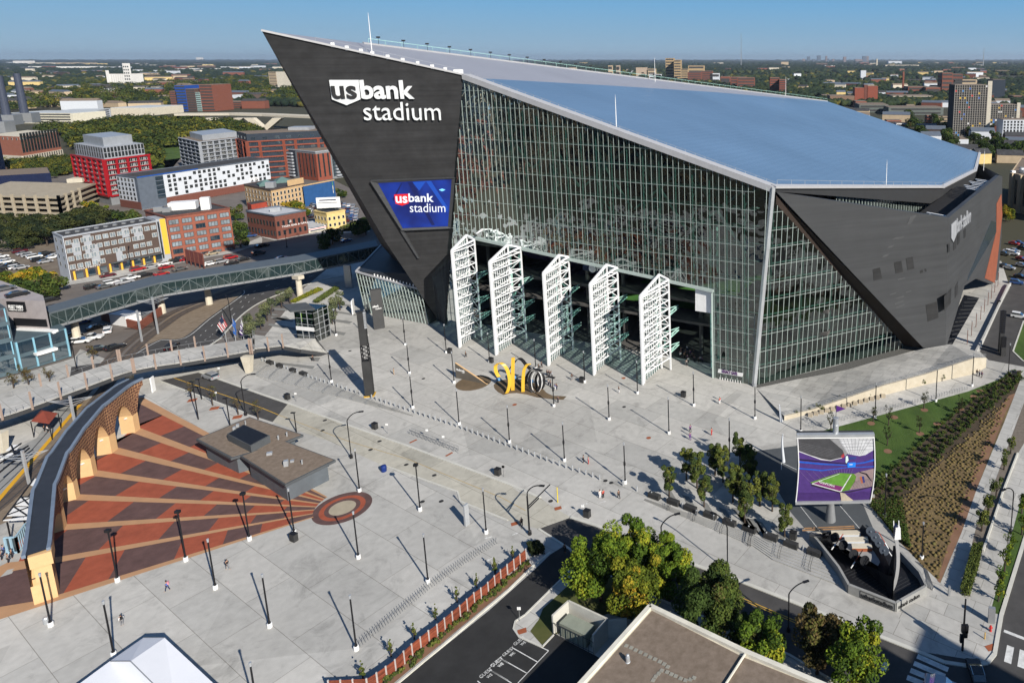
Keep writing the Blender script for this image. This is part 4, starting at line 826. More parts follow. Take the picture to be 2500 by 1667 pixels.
def aw_strip(a, na, ta, b, nb, tb, za, zb, s0, s1):
 br.face([up(a,za), up(b,zb), up(b,tb), up(a,ta)], [(s0,za),(s1,zb),(s1,tb),(s0,ta)]); A2, B2 = a+na*ww, b+nb*ww
 br.face([up(B2,zb), up(A2,za), up(A2,ta), up(B2,tb)], [(s1,zb),(s0,za),(s0,ta),(s1,tb)])
 a0, b0 = a-na*.25, b-nb*.25; a3, b3 = A2+na*.25, B2+nb*.25
 cp.face([up(a0,ta+.1), up(b0,tb+.1), up(b3,tb+.1), up(a3,ta+.1)])
 for (p, q, n1, n2) in ((a0,b0,na,nb),(a3-na*.45,b3-nb*.45,na,nb)): ce.hexa([up(p,ta-.2),up(q,tb-.2),up(q+n2*.45,tb-.2),up(p+n1*.45,ta-.2)], [up(p,ta+.3),up(q,tb+.3),up(q+n2*.45,tb+.3),up(p+n1*.45,ta+.3)])
for i in range(0, 11):
 a, b = wp[i], wp[i+1]; L_ = (b-a).length
 if i % 2 == 0:   # pier
  aw_strip(a, nrm[i], tops[i], b, nrm[i+1], tops[i+1], sprg[i], sprg[i+1], S, S+L_)
  sd_.mesh([up(a,0),up(b,0),up(b+nrm[i+1]*ww,0),up(a+nrm[i]*ww,0),up(a,sprg[i]),up(b,sprg[i+1]),up(b+nrm[i+1]*ww,sprg[i+1]),up(a+nrm[i]*ww,sprg[i])], [(0,1,5,4),(1,2,6,5),(2,3,7,6),(3,0,4,7)])
 else:            # arch
  n = 12; ap = tops[i]*.735; last = i == 9
  for k in range(n):
   t0, t1 = k/n, (k+1)/n; zf = lambda t: sprg[i]+(ap-sprg[i])*(1-abs(2*t-1)**1.9)
   p0, p1 = a.lerp(b,t0), a.lerp(b,t1); n0, n1 = nrm[i].lerp(nrm[i+1],t0), nrm[i].lerp(nrm[i+1],t1); ta, tb = tops[i]+(tops[i+1]-tops[i])*t0, tops[i]+(tops[i+1]-tops[i])*t1
   aw_strip(p0, n0, ta, p1, n1, tb, zf(t0), zf(t1), S+L_*t0, S+L_*t1)
   sd_.face([up(p0,zf(t0)), up(p0+n0*ww,zf(t0)), up(p1+n1*ww,zf(t1)), up(p1,zf(t1))])
 S += L_
p, n_ = wp[0], nrm[0];
for k in range(8):
 t0, t1 = k/8, (k+1)/8; zf = lambda t: 3.9+(9.0-3.9)*(1-(1-t)**2.2); a, b = p.lerp(ec,t0), p.lerp(ec,t1)
 aw_strip(a, n_, 10.4, b, n_, 10.4, zf(t0), zf(t1), -(ec-p).length*t0, -(ec-p).length*t1); sd_.face([up(a,zf(t0)), up(b,zf(t1)), up(b+n_*ww,zf(t1)), up(a+n_*ww,zf(t0))])
br.face([up(ec,9.), up(ec+n_*ww,9.), up(ec+n_*ww,10.4), up(ec,10.4)], [(0,0),(2,0),(2,1),(0,1)])
br.build('brickwork', M_arch, AW); sd_.build('arch_lining', M_sand, AW); cp.build('wall_cap', M_cap, AW); ce.build('coping', M_capb, AW)
e0 = G('d1',335,905); e1 = G('d1',480,860); de = (wp[9]-wp[11]).normalized(); ep = MB()
h1_, h2_ = HT(e0,'d1',275,618), HT(e0,'d1',245,522); ep.hexa([e0,e1,e1+de*3,e0+de*3], [up(v,h1_) for v in (e0,e1,e1+de*3,e0+de*3)])
ox = (e0-e1).normalized(); dn = -de*.5; e0b, e1b = e0+ox*.3+dn, e1-ox*.3+dn; ep.hexa([up(v,h1_) for v in (e0b,e1b,e1b+de*4,e0b+de*4)], [up(v,h2_) for v in (e0b,e1b,e1b+de*4,e0b+de*4)]); ep.build('end_pier', M_sand, AW)
for k, q in enumerate(((1140,812),(935,1003),(755,1216),(600,1450))):
 c = wp[2*k+1]+nrm[2*k+1]*1.2; l = MB(); h = HT(c,'c1',*q); l.box((c.x+(wp[2*k+2]-c).normalized().x*.15, c.y+(wp[2*k+2]-c).normalized().y*.15, max(2.5,min(h,5))), (.3,.5,.2)); l.build('wall_light', M_white, AW)
# ============================================================ FOOTBRIDGE (open deck)
dz = 5.2
du = smooth([G('c1',-400,760,dz), G('c1',0,650,dz), G('c1',500,480,dz), G('c1',970,325,dz), G('c1',1400,232,dz), G('c1',1800,165,dz), G('c1',2250,95,dz), G('c2',60,60,dz)], 4)
dl = smooth([G('c1',-400,920,dz), G('c1',20,795,dz), G('c1',290,705,dz), G('c1',780,525,dz), G('c1',1210,378,dz), G('c1',1700,300,dz), G('c1',2240,208,dz), G('c2',60,190,dz)], 4)
eu, el = [G('c2',300,90,4.6), G('c2',620,95,3.9), G('c2',700,190,.4)], [G('c2',330,160,4.6), G('c2',490,190,3.6), G('c2',728,225,.3)]
FBR = wthing('footbridge', 'curving concrete pedestrian bridge with paired masts crossing over the rail line', 'footbridge', up(dl[12],0))
m1, m2 = MB(), MB(); du_, dl_ = du+eu, dl+el
for i in range(len(du_)-1):
 a, b, c, d = dl_[i], dl_[i+1], du_[i+1], du_[i]; m1.hexa([v-Z*.25 for v in (a,b,c,d)], [a,b,c,d])
 m2.beam(a-Z*.6, b-Z*.6, .35, .9); m2.beam(d-Z*.6, c-Z*.6, .35, .9); m2.face([v-Z*1.0 for v in (a,b,c,d)])
m1.build('bridge_deck', M_walk, FBR); m2.build('bridge_girder', M_dark, FBR)
rr = MB()
for sd2 in (du_, dl_):
 for i in range(len(sd2)-1):
  a, b = sd2[i], sd2[i+1]; rr.beam(a+Z*1.1, b+Z*1.1, .05); rr.beam(a, a+Z*1.1, .05)
rr.build('bridge_rail', M_grey, FBR)
for bx, by, tx, ty in ((290,712,250,575),(545,620,510,487),(780,533,745,405),(1008,452,972,330),(1195,385,1165,275),(1210,383,1180,275),(1398,350,1370,235),(1622,315,1598,205),(1838,280,1815,165),(2045,245,2022,133),(2245,208,2225,95),(2262,205,2245,98),(20,805,-15,690),
                       (370,525,355,410),(615,440,600,335),(840,362,828,262),(1065,300,1048,195),(1085,298,1070,195),(1330,245,1310,160),(1545,210,1530,130),(1755,175,1745,95)):
 b_ = G('c1',bx,by,dz); h = HT(b_,'c1',tx,ty); q = MB(); q.beam(b_-Z*.6, up(b_,max(h,8.2)), .22, .3); q.build('bridge_mast', mat('pale_copper', (.36,.27,.22), .5), FBR)
for bx, by, tx, ty in ((38,215,20,90),(58,215,40,90),(205,190,192,70),(335,160,322,55)):
 b_ = G('c2',bx,by,dz); q = MB(); q.beam(b_-Z*.6, up(b_,8.4), .22, .3); q.build('bridge_mast', MAT['pale_copper'], FBR)
for t, x, y, tx, ty in (('c2',32,400,25,245),('c1',1165,470,1160,430),('c1',30,1110,0,820)):
 b_ = G(t,x,y); q = MB(); q.hexa([b_+V(-.6,-.5,0),b_+V(.6,-.5,0),b_+V(.6,.5,0),b_+V(-.6,.5,0)], [up(b_,4.4)+V(-1.2,-.7,0),up(b_,4.4)+V(1.2,-.7,0),up(b_,4.4)+V(1.2,.7,0),up(b_,4.4)+V(-1.2,.7,0)]); q.build('bridge_pier', M_cream, FBR)
# ============================================================ SKYWAY (enclosed)
zr, zb_ = 11.8, 7.4
s_u = [G('b1',405,1290,zr), G('b1',1370,1015,zr), G('b2',440,832,zr), G('b2',1165,690,zr)]; s_l = [G('b1',440,1335,zr), G('b1',1440,1062,zr), G('b2',520,868,zr), G('b2',1190,735,zr)]
for p, q in zip(s_u, s_l):
 d = (p-q); d.z = 0
 if d.length < 4.0: d = d.normalized()*4.6; p.x, p.y = q.x+d.x, q.y+d.y
SKW = wthing('skyway', 'long enclosed steel and glass skyway bridge with a grey roof over the street', 'skyway', up(s_l[1],0))
a_, b_, c_, d_ = MB(), MB(), MB(), MB()
for i in range(3):
 l0, l1, u0, u1 = s_l[i], s_l[i+1], s_u[i], s_u[i+1]; D_ = zr-zb_
 a_.hexa([v-Z*.5 for v in (l0,l1,u1,u0)], [l0,l1,u1+Z*.25,u0+Z*.25])
 d_.hexa([v-Z*(D_+.2) for v in (l0,l1,u1,u0)], [v-Z*(D_-.5) for v in (l0,l1,u1,u0)])
 for s0, s1 in ((l0,l1),(u0,u1)):
  c_ = MB()
  b_.face([s0-Z*(D_-.5), s1-Z*(D_-.5), s1-Z*.5, s0-Z*.5]); n = max(2,int((s1-s0).length/3.2)); o = (l0-u0); o.z = 0; o = o.normalized()*.06*(1 if s0 is l0 else -1)
  for k in range(n+1):
   p = s0.lerp(s1,k/n)+o; c_.beam(p-Z*D_, p-Z*.3, .14)
   if k < n: q = s0.lerp(s1,(k+1)/n)+o; x, y = (p-Z*(D_-.4), q-Z*.5) if k % 2 else (p-Z*.5, q-Z*(D_-.4)); c_.beam(x, y, .13)
   if k < n: m_ = p.lerp(q,.5); c_.beam(m_-Z*D_, m_-Z*.3, .07)
  c_.build('skyway_truss', mat('sage_steel', (.12,.145,.15), .5), SKW)
a_.build('skyway_roof', mat('slate_metal', (.11,.13,.145), .5, metal=.2, var=.08), SKW); gl_ = b_.build('skyway_glass', glass('green_glass', (.02,.035,.035), .1, .05, solid=True), SKW); d_.build('skyway_floor', M_grey, SKW)
for t, x, y in (('b1',1880,1260),('b1',1460,1340),('b2',490,1185),('b1',700,1600)):
 q = MB(); g_ = G(t,x,y); q.tube(g_, up(g_,zb_-.9), .95, .8, 12); q.box((g_.x,g_.y,zb_-1.4), (3.2,2,1.2), -.4); q.build('skyway_pier', M_cream, SKW)
# ============================================================ LAMPS
def lamp_proto(node=True, head=False):
 t = thing('plaza_lamp', '', 'lamp post')
 MB().lathe((0,0,0), [(.33,0),(.33,.6),(.25,.64)], 12).build('lamp_base', M_white, t)
 m = MB(); m.lathe((0,0,.6), [(.2,0),(.18,.25),(.115,.3),(.1,7.3)], 8);
 if node: m.lathe((0,0,3.6), [(.1,0),(.21,.25),(.21,.75),(.1,1.1)], 8)
 m.build('lamp_pole', M_black, t)
 if head: MB().box((0,0,7.9), (.7,.5,.4)).build('lamp_head', M_black, t)
 else: MB().lathe((0,0,7.9), [(.13,0),(.13,.25),(.16,.3),(.16,.52)], 8).build('lamp_head', M_galv, t)
 return t
PA, PB = lamp_proto(True), lamp_proto(False); PC = lamp_proto(False, True); used = set()
# tile, x, y of the foot; kind; height; what singles it out
LAMPS = [('c3',1592,950,'B',8.3,'alone mid-plaza right of the yellow sculpture'),('c3',1055,825,'A',8.3,'right of the tail of the brown sculpture paving'),('c3',1200,1395,'A',8.3,'in the bollard line nearest the grove of trees'),('c3',655,1195,'A',8.3,'in the bollard line behind the couple on the plaza'),('c3',162,1030,'A',8.3,'in the bollard line below the yellow sculpture'),('c3',1815,700,'A',8.3,'in front of the gate sign left of the litter bin'),('c3',1310,590,'A',8.3,'in front of the rightmost open white door'),('c3',560,705,'A',8.3,'at the right end of the yellow sculpture'),('c3',837,490,'A',8.2,'between the third and fourth white doors beside a bin'),('c3',397,372,'A',8.2,'behind the sculpture before the second and third doors'),('c3',2135,1185,'A',9.,'behind the grove of trees on the plaza'),
('c2',1500,720,'A',8.3,'in the bollard line right of the tall black tower'),('c2',1470,412,'A',8.2,'behind the brown sail sign, left of it'),('c2',1432,155,'A',8.2,'near the glass foot of the prow'),('c2',770,488,'A',8.3,'in the bollard line at the left end of the steps'),('c2',1915,868,'B',8.3,'in the bollard line under the brown sail sign'),('c2',1022,1468,'B',8.6,'just above the roundel beside the flat-roofed kiosk'),('c2',1870,495,'B',8.2,'at the left tip of the brown round paving'),('c2',1800,225,'A',8.2,'before the leftmost white door'),('c2',2188,310,'A',8.2,'before the second white door beside a round bin'),('c2',812,70,'A',8.,'by the striped paving near the glass lift tower'),('c2',1088,75,'A',8.,'beside the grey slab sign'),
('d2',1430,155,'C',9.2,'with a red flag by the concrete road'),('d2',1972,340,'B',8.3,'near the slim grey sign blade'),('d2',925,545,'B',8.3,'below the roundel'),('d2',1495,745,'B',8.3,'halfway along the row of bike hoops'),('d2',908,1295,'B',8.4,'at the lower end of the row of bike hoops'),('d2',198,1108,'B',8.4,'left of the lower bike hoops on open paving'),('d2',398,345,'B',8.4,'beside a dark bin at the lower edge of the fan'),('d2',32,395,'C',8.8,'on the lower edge of the fan, third from its tip end'),('d2',112,1890,'B',8.4,'cut off by the bottom edge of the picture'),
('d1',418,1100,'B',8.4,'in front of the tan end pier'),('d1',1768,795,'B',8.4,'below the fan near a walking person in black'),('d1',1525,565,'C',9.,'on the lower edge of the fan, its middle post'),('d1',965,735,'C',9.,'on the lower edge of the fan nearest the arcade'),('d1',935,1345,'B',8.4,'behind the white tent'),
('c4',145,612,'A',8.3,'at the foot of the glass corner of the stadium'),('c4',520,722,'B',8.3,'at the top left corner of the lawn'),('c4',1130,605,'B',8.3,'on the lawn edge, second from the left'),('c4',1628,470,'B',8.3,'on the lawn edge, third from the left'),('c4',1925,345,'B',8.3,'on the lawn edge near three walkers'),('c4',2222,250,'B',8.3,'at the top end of the hedge rows'),('d4',1208,210,'B',8.3,'left of the straw meadow by the court'),('d4',1512,545,'B',6.4,'at the meadow corner by the ship steps')]
protos = {'A':PA,'B':PB,'C':PC}
for t,x,y,k,h,ph in LAMPS:
 g_ = G(t,x,y); lab = 'black plaza lamp post '+ph; s_ = (1,1,h/8.4); pr_ = protos[k]
 if k not in used: used.add(k); pr_.location = g_; pr_['label'] = lab; pr_['group'] = 'plaza lamp posts'; pr_.scale = s_
 else: dup(pr_, g_, label=lab, group='plaza lamp posts', scale=s_)
def street_lamp(t, x, y, h, az, ph, reach=2.2, first=[None]):
 g_ = G(t,x,y)
 if first[0] is None:
  o = thing('street_lamp', '', 'street lamp'); MB().lathe((0,0,0), [(.3,0),(.28,.7),(.12,.9)], 10).build('lamp_base', M_black, o)
  m = MB(); pts = [V(0,0,.8), V(0,0,.86)] + [V(reach*(1-math.cos(a))*.5, 0, .86+.14*math.sin(a)) for a in [math.pi*i/10 for i in range(1,9)]]
  pts = [V(0,0,.8)]+[V(2.2*(i/8)**1.4, 0, 8+1.6*math.sin(math.pi*.5*i/8)) for i in range(9)]; m.path(pts, .1, 6); m.build('lamp_pole', M_black, o)
  MB().box((2.6,0,9.5), (.9,.35,.18)).build('lamp_head', M_black, o); first[0] = o; o.location = g_; o.rotation_euler = (0,0,az); o.scale = (1,1,h/9.6)
 else: o = dup(first[0], g_, az, scale=(1,1,h/9.6))
 o['label'] = 'curved black street lamp '+ph; o['group'] = 'curved street lamps'
for q in (('c2',948,1168,9.6,.3,'rising from the concrete road beside the kiosk'),('d3',1935,645,9.,2.6,'on the pavement right of the leafy green trees'),('d3',315,350,9.2,-.1,'with a signal arm at the mouth of the drive'),('c1',2205,785,9.6,.2,'at the road edge right of the bare street trees'),('d3',1400,640,9.,.4,'hidden behind the big yellow-green tree'),('b1',430,0+1540,9.,.5,'on the kerb before the blue glass block'),('c1',690,385,8.5,.9,'by the blue glass block'),('b1',2080,1440-0,8.5,2.4,'on the kerb of the curving road'),('b1',1180,950,8.5,2.2,'outside the brown and grey apartment block'),('b2',370,750,8.,.3,'at the street corner opposite the red brick corner building'),('d4',2240,340,9,-2.6,'on the far right grass verge'),('d4',420,1140,7,.4,'between the two round street trees')): street_lamp(*q)
for t,x,y,tx,ty,ph in (('c1',1780,822,1720,490,'tallest of the four by the bare street trees'),('c1',1810,640,1780,465,'farthest of the four by the bare street trees'),('c1',2065,880,2010,640,'nearest the kiosk roof by the bare street trees'),('c2',455,935,432,765,'behind the kiosk roof')):
 g_ = G(t,x,y); h = HT(g_,t,tx,ty); o = wthing('path_lamp', 'slim black path lamp '+ph, 'lamp post', g_, 'slim path lamps'); MB().tube(g_, up(g_,h), .12, .09, 8).build('lamp_pole', M_black, o); MB().box((g_.x-.2,g_.y,h), (.9,.4,.15)).build('lamp_head', M_black, o)
# signal arms at the drive
sg = wthing('traffic_signal_mast', 'black traffic signal mast with two slanting arms at the mouth of the drive', 'traffic signal', G('d3',312,352)); g_ = G('d3',312,352)
MB().tube(g_, up(g_,7.2), .16, .12, 8).build('signal_pole', M_black, sg)
for z, tx, ty in ((5.2,480,-60),(4.8,390,50)): MB().beam(up(g_,z), G('d3',tx,ty,z+1.2), .14).build('signal_arm', M_black, sg)
# tall corner signal (lower right)
g_ = G('d4',1845,1300); sg = wthing('traffic_signal', 'black traffic signal with several heads at the shaded street corner', 'traffic signal', g_); hh = HT(g_,'d4',1875,880)
MB().tube(g_, up(g_,hh), .17, .12, 8).build('signal_pole', M_black, sg)
for x, y in ((1830,1100),(1870,1110),(1820,1180),(1865,1150)):
 h = HT(g_,'d4',x,y); q = MB(); q.box((g_.x+(x-1848)*.012, g_.y-.3, h-.5), (.42,.4,1.1)); q.build('signal_head', M_black, sg)
# ============================================================ BOLLARDS, BENCHES, BINS
def rowthings(name, mk, pts, lab, cat, group, rz=None):
 base = None
 for i, p in enumerate(pts):
  l = lab(i, len(pts)); r_ = rz[i] if isinstance(rz, list) else (rz or 0.)
  if base is None: base = mk(); base.location = p; base.rotation_euler = (0,0,r_); tag(base, l, cat, group)
  else: dup(base, p, r_, l, group)
def mk_bollard():
 t = thing('bollard', '', 'bollard'); MB().lathe((0,0,0), [(.13,0),(.13,.95),(.1,1.0)], 8).build('post', M_galv, t); MB().lathe((0,0,1.0), [(.14,0),(.14,.06),(.05,.1)], 8).build('cap', M_white, t); return t
def mk_b1(): return MB().lathe((0,0,0), [(.14,0),(.14,.98),(.13,1.02),(.05,1.06)], 8).build('bollard', M_galv)
def along(pts, n):
 ls = [(b-a).length for a, b in zip(pts, pts[1:])]; T_ = sum(ls); out = []
 for i in range(n):
  d = T_*i/(n-1); k = 0
  while k < len(ls)-1 and d > ls[k]: d -= ls[k]; k += 1
  out.append(pts[k].lerp(pts[k+1], min(1,d/ls[k])))
 return out
bl1 = along(P3(('c2',560,448),('c2',1025,600)), 13)+along(P3(('c2',1130,635),('c2',1480,755),('c2',1890,890),('c2',2340,1060),('c3',600,1235),('c3',970,1362)), 42)
rowthings('bollard', mk_b1, bl1, lambda i,n: f'{nth(i)} small steel bollard from the left in the line above the steps', 'bollard', 'bollards above the steps')
bl2 = along(P3(('c3',1180,1415),('c3',1388,1498),('d3',1410,75),('d3',1560,130),('d3',1715,210),('d3',1870,240),('d3',2035,295),('d4',185,355),('d4',363,420),('d4',540,485)), 12)
rowthings('bollard', mk_b1, bl2, lambda i,n: f'{nth(i)} steel bollard from the left among the dark blocks below the grove', 'bollard', 'bollards below the grove')
bl3 = P3(('c2',148,300),('c2',178,308),('c2',262,335),('c2',345,368),('c2',375,378),('c2',462,405))
rowthings('bollard', mk_b1, bl3, lambda i,n: f'{nth(i)} steel bollard from the footbridge among the rounded blocks', 'bollard', 'bollards by the footbridge')
M_blk = mat('charcoal_block', (.035,.035,.035), .7, var=.2)
def mk_bench():
 m = MB(); m.box((0,0,0), (2.4,.85,.85)); m.box((0,0,.85), (2.3,.75,.03)); o = m.build('barrier_block', M_blk)
 b = o.modifiers.new('b','BEVEL'); b.width = .08; b.segments = 2; return o
rz_ = math.atan2((G('d4',630,505)-G('d4',100,310)).y, (G('d4',630,505)-G('d4',100,310)).x)
rowthings('barrier_block', mk_bench, P3(('c2',220,325),('c2',310,355),('c2',430,395),('c2',520,425)), lambda i,n: f'{nth(i)} dark rounded barrier block from the footbridge end of the steps', 'barrier', 'dark barrier blocks', rz_)
rowthings('barrier_block', mk_bench, P3(('d3',1335,50),('d3',1490,100),('d3',1630,152),('d3',1790,208),('d3',1950,268),('d3',2110,320),('d4',100,322),('d4',275,385),('d4',440,448),('d4',630,515)), lambda i,n: f'{nth(i)} dark barrier block from the left below the grove of young trees', 'barrier', 'dark barrier blocks', rz_)
def mk_bin():
 t = thing('litter_bin', '', 'litter bin'); m = MB(); m.box((0,0,0), (1.1,.75,1.25)); m.build('bin_body', M_blk, t); MB().box((0,0,1.26), (1.15,.8,.12)).build('bin_lid', M_black, t); return t
BINS = [('c2',375,640,'above the asphalt end of the road'),('c2',1160,905,'above the middle of the concrete road'),('c3',58,1318,'at the kerb right of the long ramp rail'),('d3',785,205,'where the dark road begins'),('d2',397,400,'at the lower edge of the fan'),('c3',812,490,'between the open white doors'),('c3',1722,620,'before the gate'),('d4',458,385,'at the grove right end'),('c2',1832,228,'left of the sail sign'),('c2',2203,312,'between sail sign and doors'),('b4',2145,1155,'on the white walkway right of the dark wall'),('c4',2270,265,'at the top end of the hedges')]
b0 = None
for t,x,y,ph in BINS:
 g_ = G(t,x,y); lab = 'square dark litter bin '+ph
 if b0 is None: b0 = mk_bin(); b0.location = g_; tag(b0, lab, None, 'dark litter bins'); b0.rotation_euler = (0,0,-.4)
 else: dup(b0, g_, -.4, lab, 'dark litter bins')
g_ = G('d1',385,1078); o = MB().lathe(g_, [(.35,0),(.38,.9),(.3,1.05)], 12).build('metal_bin', M_galv); tag(o, 'round shiny metal bin beside the lamp at the end pier', 'litter bin')
g_ = G('c2',1240,1285); o = MB().lathe(g_, [(.5,0),(.55,.9),(.45,1.2),(.2,1.3)], 12).build('blue_mailbox', mat('deep_blue', (.01,.03,.16), .5)); tag(o, 'deep blue rounded post box on the plaza below the road', 'post box')
# bike hoops
def mk_hoop():
 m = MB(); pts = [V(-.3,0,0)]+[V(-.3*math.cos(a), 0, .6+.3*math.sin(a)) for a in [math.pi*i/6 for i in range(7)]]+[V(.3,0,0)]; m.path(pts, .03, 5); return m.build('bike_hoop', M_grey)
hp = along(P3(('d2',935,1262),('d2',1500,790),('d2',1780,590),('d2',2055,418)), 60); rz_h = math.atan2((hp[1]-hp[0]).y,(hp[1]-hp[0]).x)+1.2
rowthings('bike_hoop', mk_hoop, hp, lambda i,n: f'{nth(i)} thin metal bike hoop from the lower end of the row beside the wooden fence', 'bike rack', 'bike hoops beside the fence', rz_h)
hp2 = along(P3(('c4',600,690),('c4',900,615),('c4',1250,535),('c4',1620,445),('c4',1885,372)), 56)
rowthings('bike_hoop', mk_hoop, hp2, lambda i,n: f'{nth(i)} thin metal bike hoop from the left in the row on the upper lawn edge', 'bike rack', 'bike hoops along the lawn walk', 1.4)
# hand rails on the steps
def rail_row(lst, lab):
 for i, (t, x, y, t2, x2, y2) in enumerate(lst):
  a, b = G(t,x,y), G(t2,x2,y2); q = MB()
  for o_ in (0,.35): q.path([a+V(o_,0,0), up(a,1.)+V(o_,0,0), up(b,.9)+V(o_,0,0), b+V(o_,0,0)], .03, 5)
  tag(q.build('hand_rail', M_black if 'ship' in lab else M_grey), f'{nth(i)} thin hand rail from the left on the {lab}', 'hand rail', 'hand rails on the '+lab)
rail_row([('c2',200,355,'c2',95,430),('c2',300,380,'c2',210,465),('c2',420,420,'c2',330,495),('c2',530,455,'c2',450,525),('c2',640,500,'c2',565,555),('c2',755,540,'c2',690,590),('c2',880,580,'c2',820,620),('c2',1000,610,'c2',945,650),('c2',1130,655,'c2',1075,690),('c2',1230,700,'c2',1205,715),('c2',1355,735,'c2',1325,750)], 'steps by the footbridge')
rail_row([('d3',1450,130,'d3',1440,155),('d3',1668,200,'d3',1650,245),('d3',1910,260,'d3',1870,345),('d3',2125,360,'d3',2105,445),('d4',105,365,'d4',85,445),('d4',358,450,'d4',330,550),('d4',612,540,'d4',580,655)], 'steps left of the ship')
# long ramp rail
a, b = G('c2',1470,955), G('c2',1905,1125); a2, b2 = G('c2',1490,940), G('c2',1910,1105); q = MB()
for u_, v_ in ((a,b),(a2,b2)):
 for z in (.5,1.0): q.beam(up(u_,z), up(v_,z), .05)
 for k in range(12): p = u_.lerp(v_,k/11); q.beam(p, up(p,1.), .05)
tag(q.build('ramp_rail', M_grey), 'long double pipe rail of the ramp beside the concrete road', 'railing')
# slab signs, blades, tower
def slabsign(name, lab, t, bl, br_, t2, tl, depth, m, cat='sign', txt=None):
 a, b = G(t,*bl), G(t,*br_); h = HT(a,t2,*tl); n = (b-a).cross(Z).normalized(); n = n if n.y < 0 else -n; o = wthing(name, lab, cat, a)
 MB().hexa([a,b,b-n*depth,a-n*depth],[up(v,h) for v in (a,b,b-n*depth,a-n*depth)]).build('sign_slab', m, o); return o, a, b, n, h
M_slab = mat('charcoal_slab', (.055,.055,.055), .6)
o, a, b, n, h = slabsign('slab_sign', 'tall grey slab sign with white stadium lettering beside the glass pavilion', 'b2', (1152,1490), (1250,1472), 'b2', (1128,1135), 1.2, M_slab)
u_ = (b-a).normalized(); w_ = (b-a).length; letter('usbank', a+u_*w_*.08+Z*h*.56+n*.03, u_, Z, w_*.55, .7, .03, M_white, o, off=.02); letter('stadium', a+u_*w_*.32+Z*h*.50+n*.03, u_, Z, w_*.55, .62, .03, M_white, o)
g_ = G('c2',1115,605); o = wthing('banner_tower', 'very tall black lattice tower with solid panels above the bollard line', 'tower', g_); hA, hB, hC, hD = [HT(g_,*q) for q in (('c2',1090,290),('c2',1060,150),('c2',1045,0),('b2',1040,1330))]
MB().box(tuple(g_), (2.2,2.2,.25), .3).build('tower_base', M_yel, o); MB().box((g_.x,g_.y,.2), (1.7,1.7,hA-.2), .3).build('tower_panel', M_blk, o)
m = MB()
for i in range(4): an = .3+math.pi/4+i*math.pi/2; p = V(g_.x+1.0*math.cos(an), g_.y+1.0*math.sin(an), 0); m.beam(up(p,hA), up(p,hB), .16); z = hA
an = [V(g_.x+1.0*math.cos(.3+math.pi/4+i*math.pi/2), g_.y+1.0*math.sin(.3+math.pi/4+i*math.pi/2), 0) for i in range(4)]
z = hA
while z < hB-.8:
 for i in range(4): m.beam(up(an[i],z), up(an[(i+1)%4],z+1.), .08); m.beam(up(an[(i+1)%4],z), up(an[i],z+1.), .08)
 z += 1.
m.build('lattice', M_black, o); MB().box((g_.x,g_.y,hB), (1.5,1.5,hD-hB), .3).build('tower_panel', M_blk, o)
bl_ = MB()
for i in range(11): z = hC+(hD-hC)*i/11; bl_.box((g_.x+.95,g_.y-.3,z), (.5,.5,.5), .3)
bl_.build('tower_lamps', M_galv, o)
o, a, b, n, h = slabsign('blade_sign', 'slim grey blade sign standing on the plaza right of the roundel', 'd2', (1805,290), (1838,265), 'd2', (1822,110), .35, M_galv)
o, a, b, n, h = slabsign('blade_sign', 'white slanted blade in the shade left of the glass pavilion', 'b2', (895,1110), (955,1115), 'b2', (935,900), .5, M_galv)
o, a, b, n, h = slabsign('blade_sign', 'small white blade sign on the plaza before the glass pavilion', 'b2', (955,1355), (972,1330), 'b2', (958,1230), .3, M_white)
o, a, b, n, h = slabsign('blade_sign', 'white shield blade where the arcade meets the road', 'c1', (1362,582), (1390,560), 'c1', (1372,445), .25, M_white)
# sail sign
g0, g1_ = G('e1',232,572), G('e1',748,682); hs_ = HT(g0,'e1',248,315); n = (g1_-g0).cross(Z).normalized(); n = n if n.y < 0 else -n; o = wthing('sail_sign', 'brown triangular sail sign with white lettering on round stone paving', 'sign', g0)
MB().mesh([g0,g1_,up(g0,hs_),g0-n*.35,g1_-n*.35,up(g0,hs_)-n*.35],[(0,1,2),(5,4,3),(0,2,5,3),(1,4,5,2),(0,3,4,1)]).build('sign_panel', mat('warm_brown_panel', (.13,.115,.095), .6), o)
u_ = (g1_-g0).normalized(); letter('Medtronic', g0+u_*.35+Z*hs_*.52+n*.03, u_, Z, 2.6, .62, .02, M_white, o, off=.02); letter('PLAZA', g0+u_*2.1+Z*hs_*.44+n*.03, u_, Z, .8, .22, .02, M_white, o)
MB().beam(up(g0,hs_)-n*.2, g1_-n*.2, .3, .16).build('sign_edge', M_sand, o)
# ribbon sculpture
SCU = wthing('ribbon_sculpture', 'looping yellow and black ribbon sculpture on brown stone in front of the doors', 'sculpture', G('e1',1150,800))
M_sy = mat('golden_yellow', (.66,.4,.04), .35, var=.05)
def ribbon(t, pts, w, th, m, depth=None, name='ribbon', wd=None, foot=None):
 g_ = G(t,*foot); nrm_ = V(0,0,0); out = []
 for x, y in pts: d = ray(*px(t,x,y)); k = g_.y/d.y; out.append(O+d*k)
 out = smooth(out, 4); m_ = MB(); wdv = wd or V(.5,.85,0); wdv = wdv.normalized()*w
 for a, b in zip(out, out[1:]):
  t_ = (b-a).normalized(); n_ = t_.cross(wdv).normalized()*th; m_.hexa([a,b,b+n_,a+n_],[a+wdv,b+wdv,b+wdv+n_,a+wdv+n_])
 return m_.build(name, m, SCU)
ribbon('e1', [(925,560),(880,480),(870,380),(930,330),(1000,350),(1060,430),(1100,560),(1105,680),(1080,780),(1050,835)], .8, .12, M_sy, foot=(1050,835), wd=V(1,.6,0))
ribbon('e1', [(1160,785),(1160,600),(1160,400),(1165,235)], .8, .3, M_sy, foot=(1160,785), wd=V(1,.25,0))
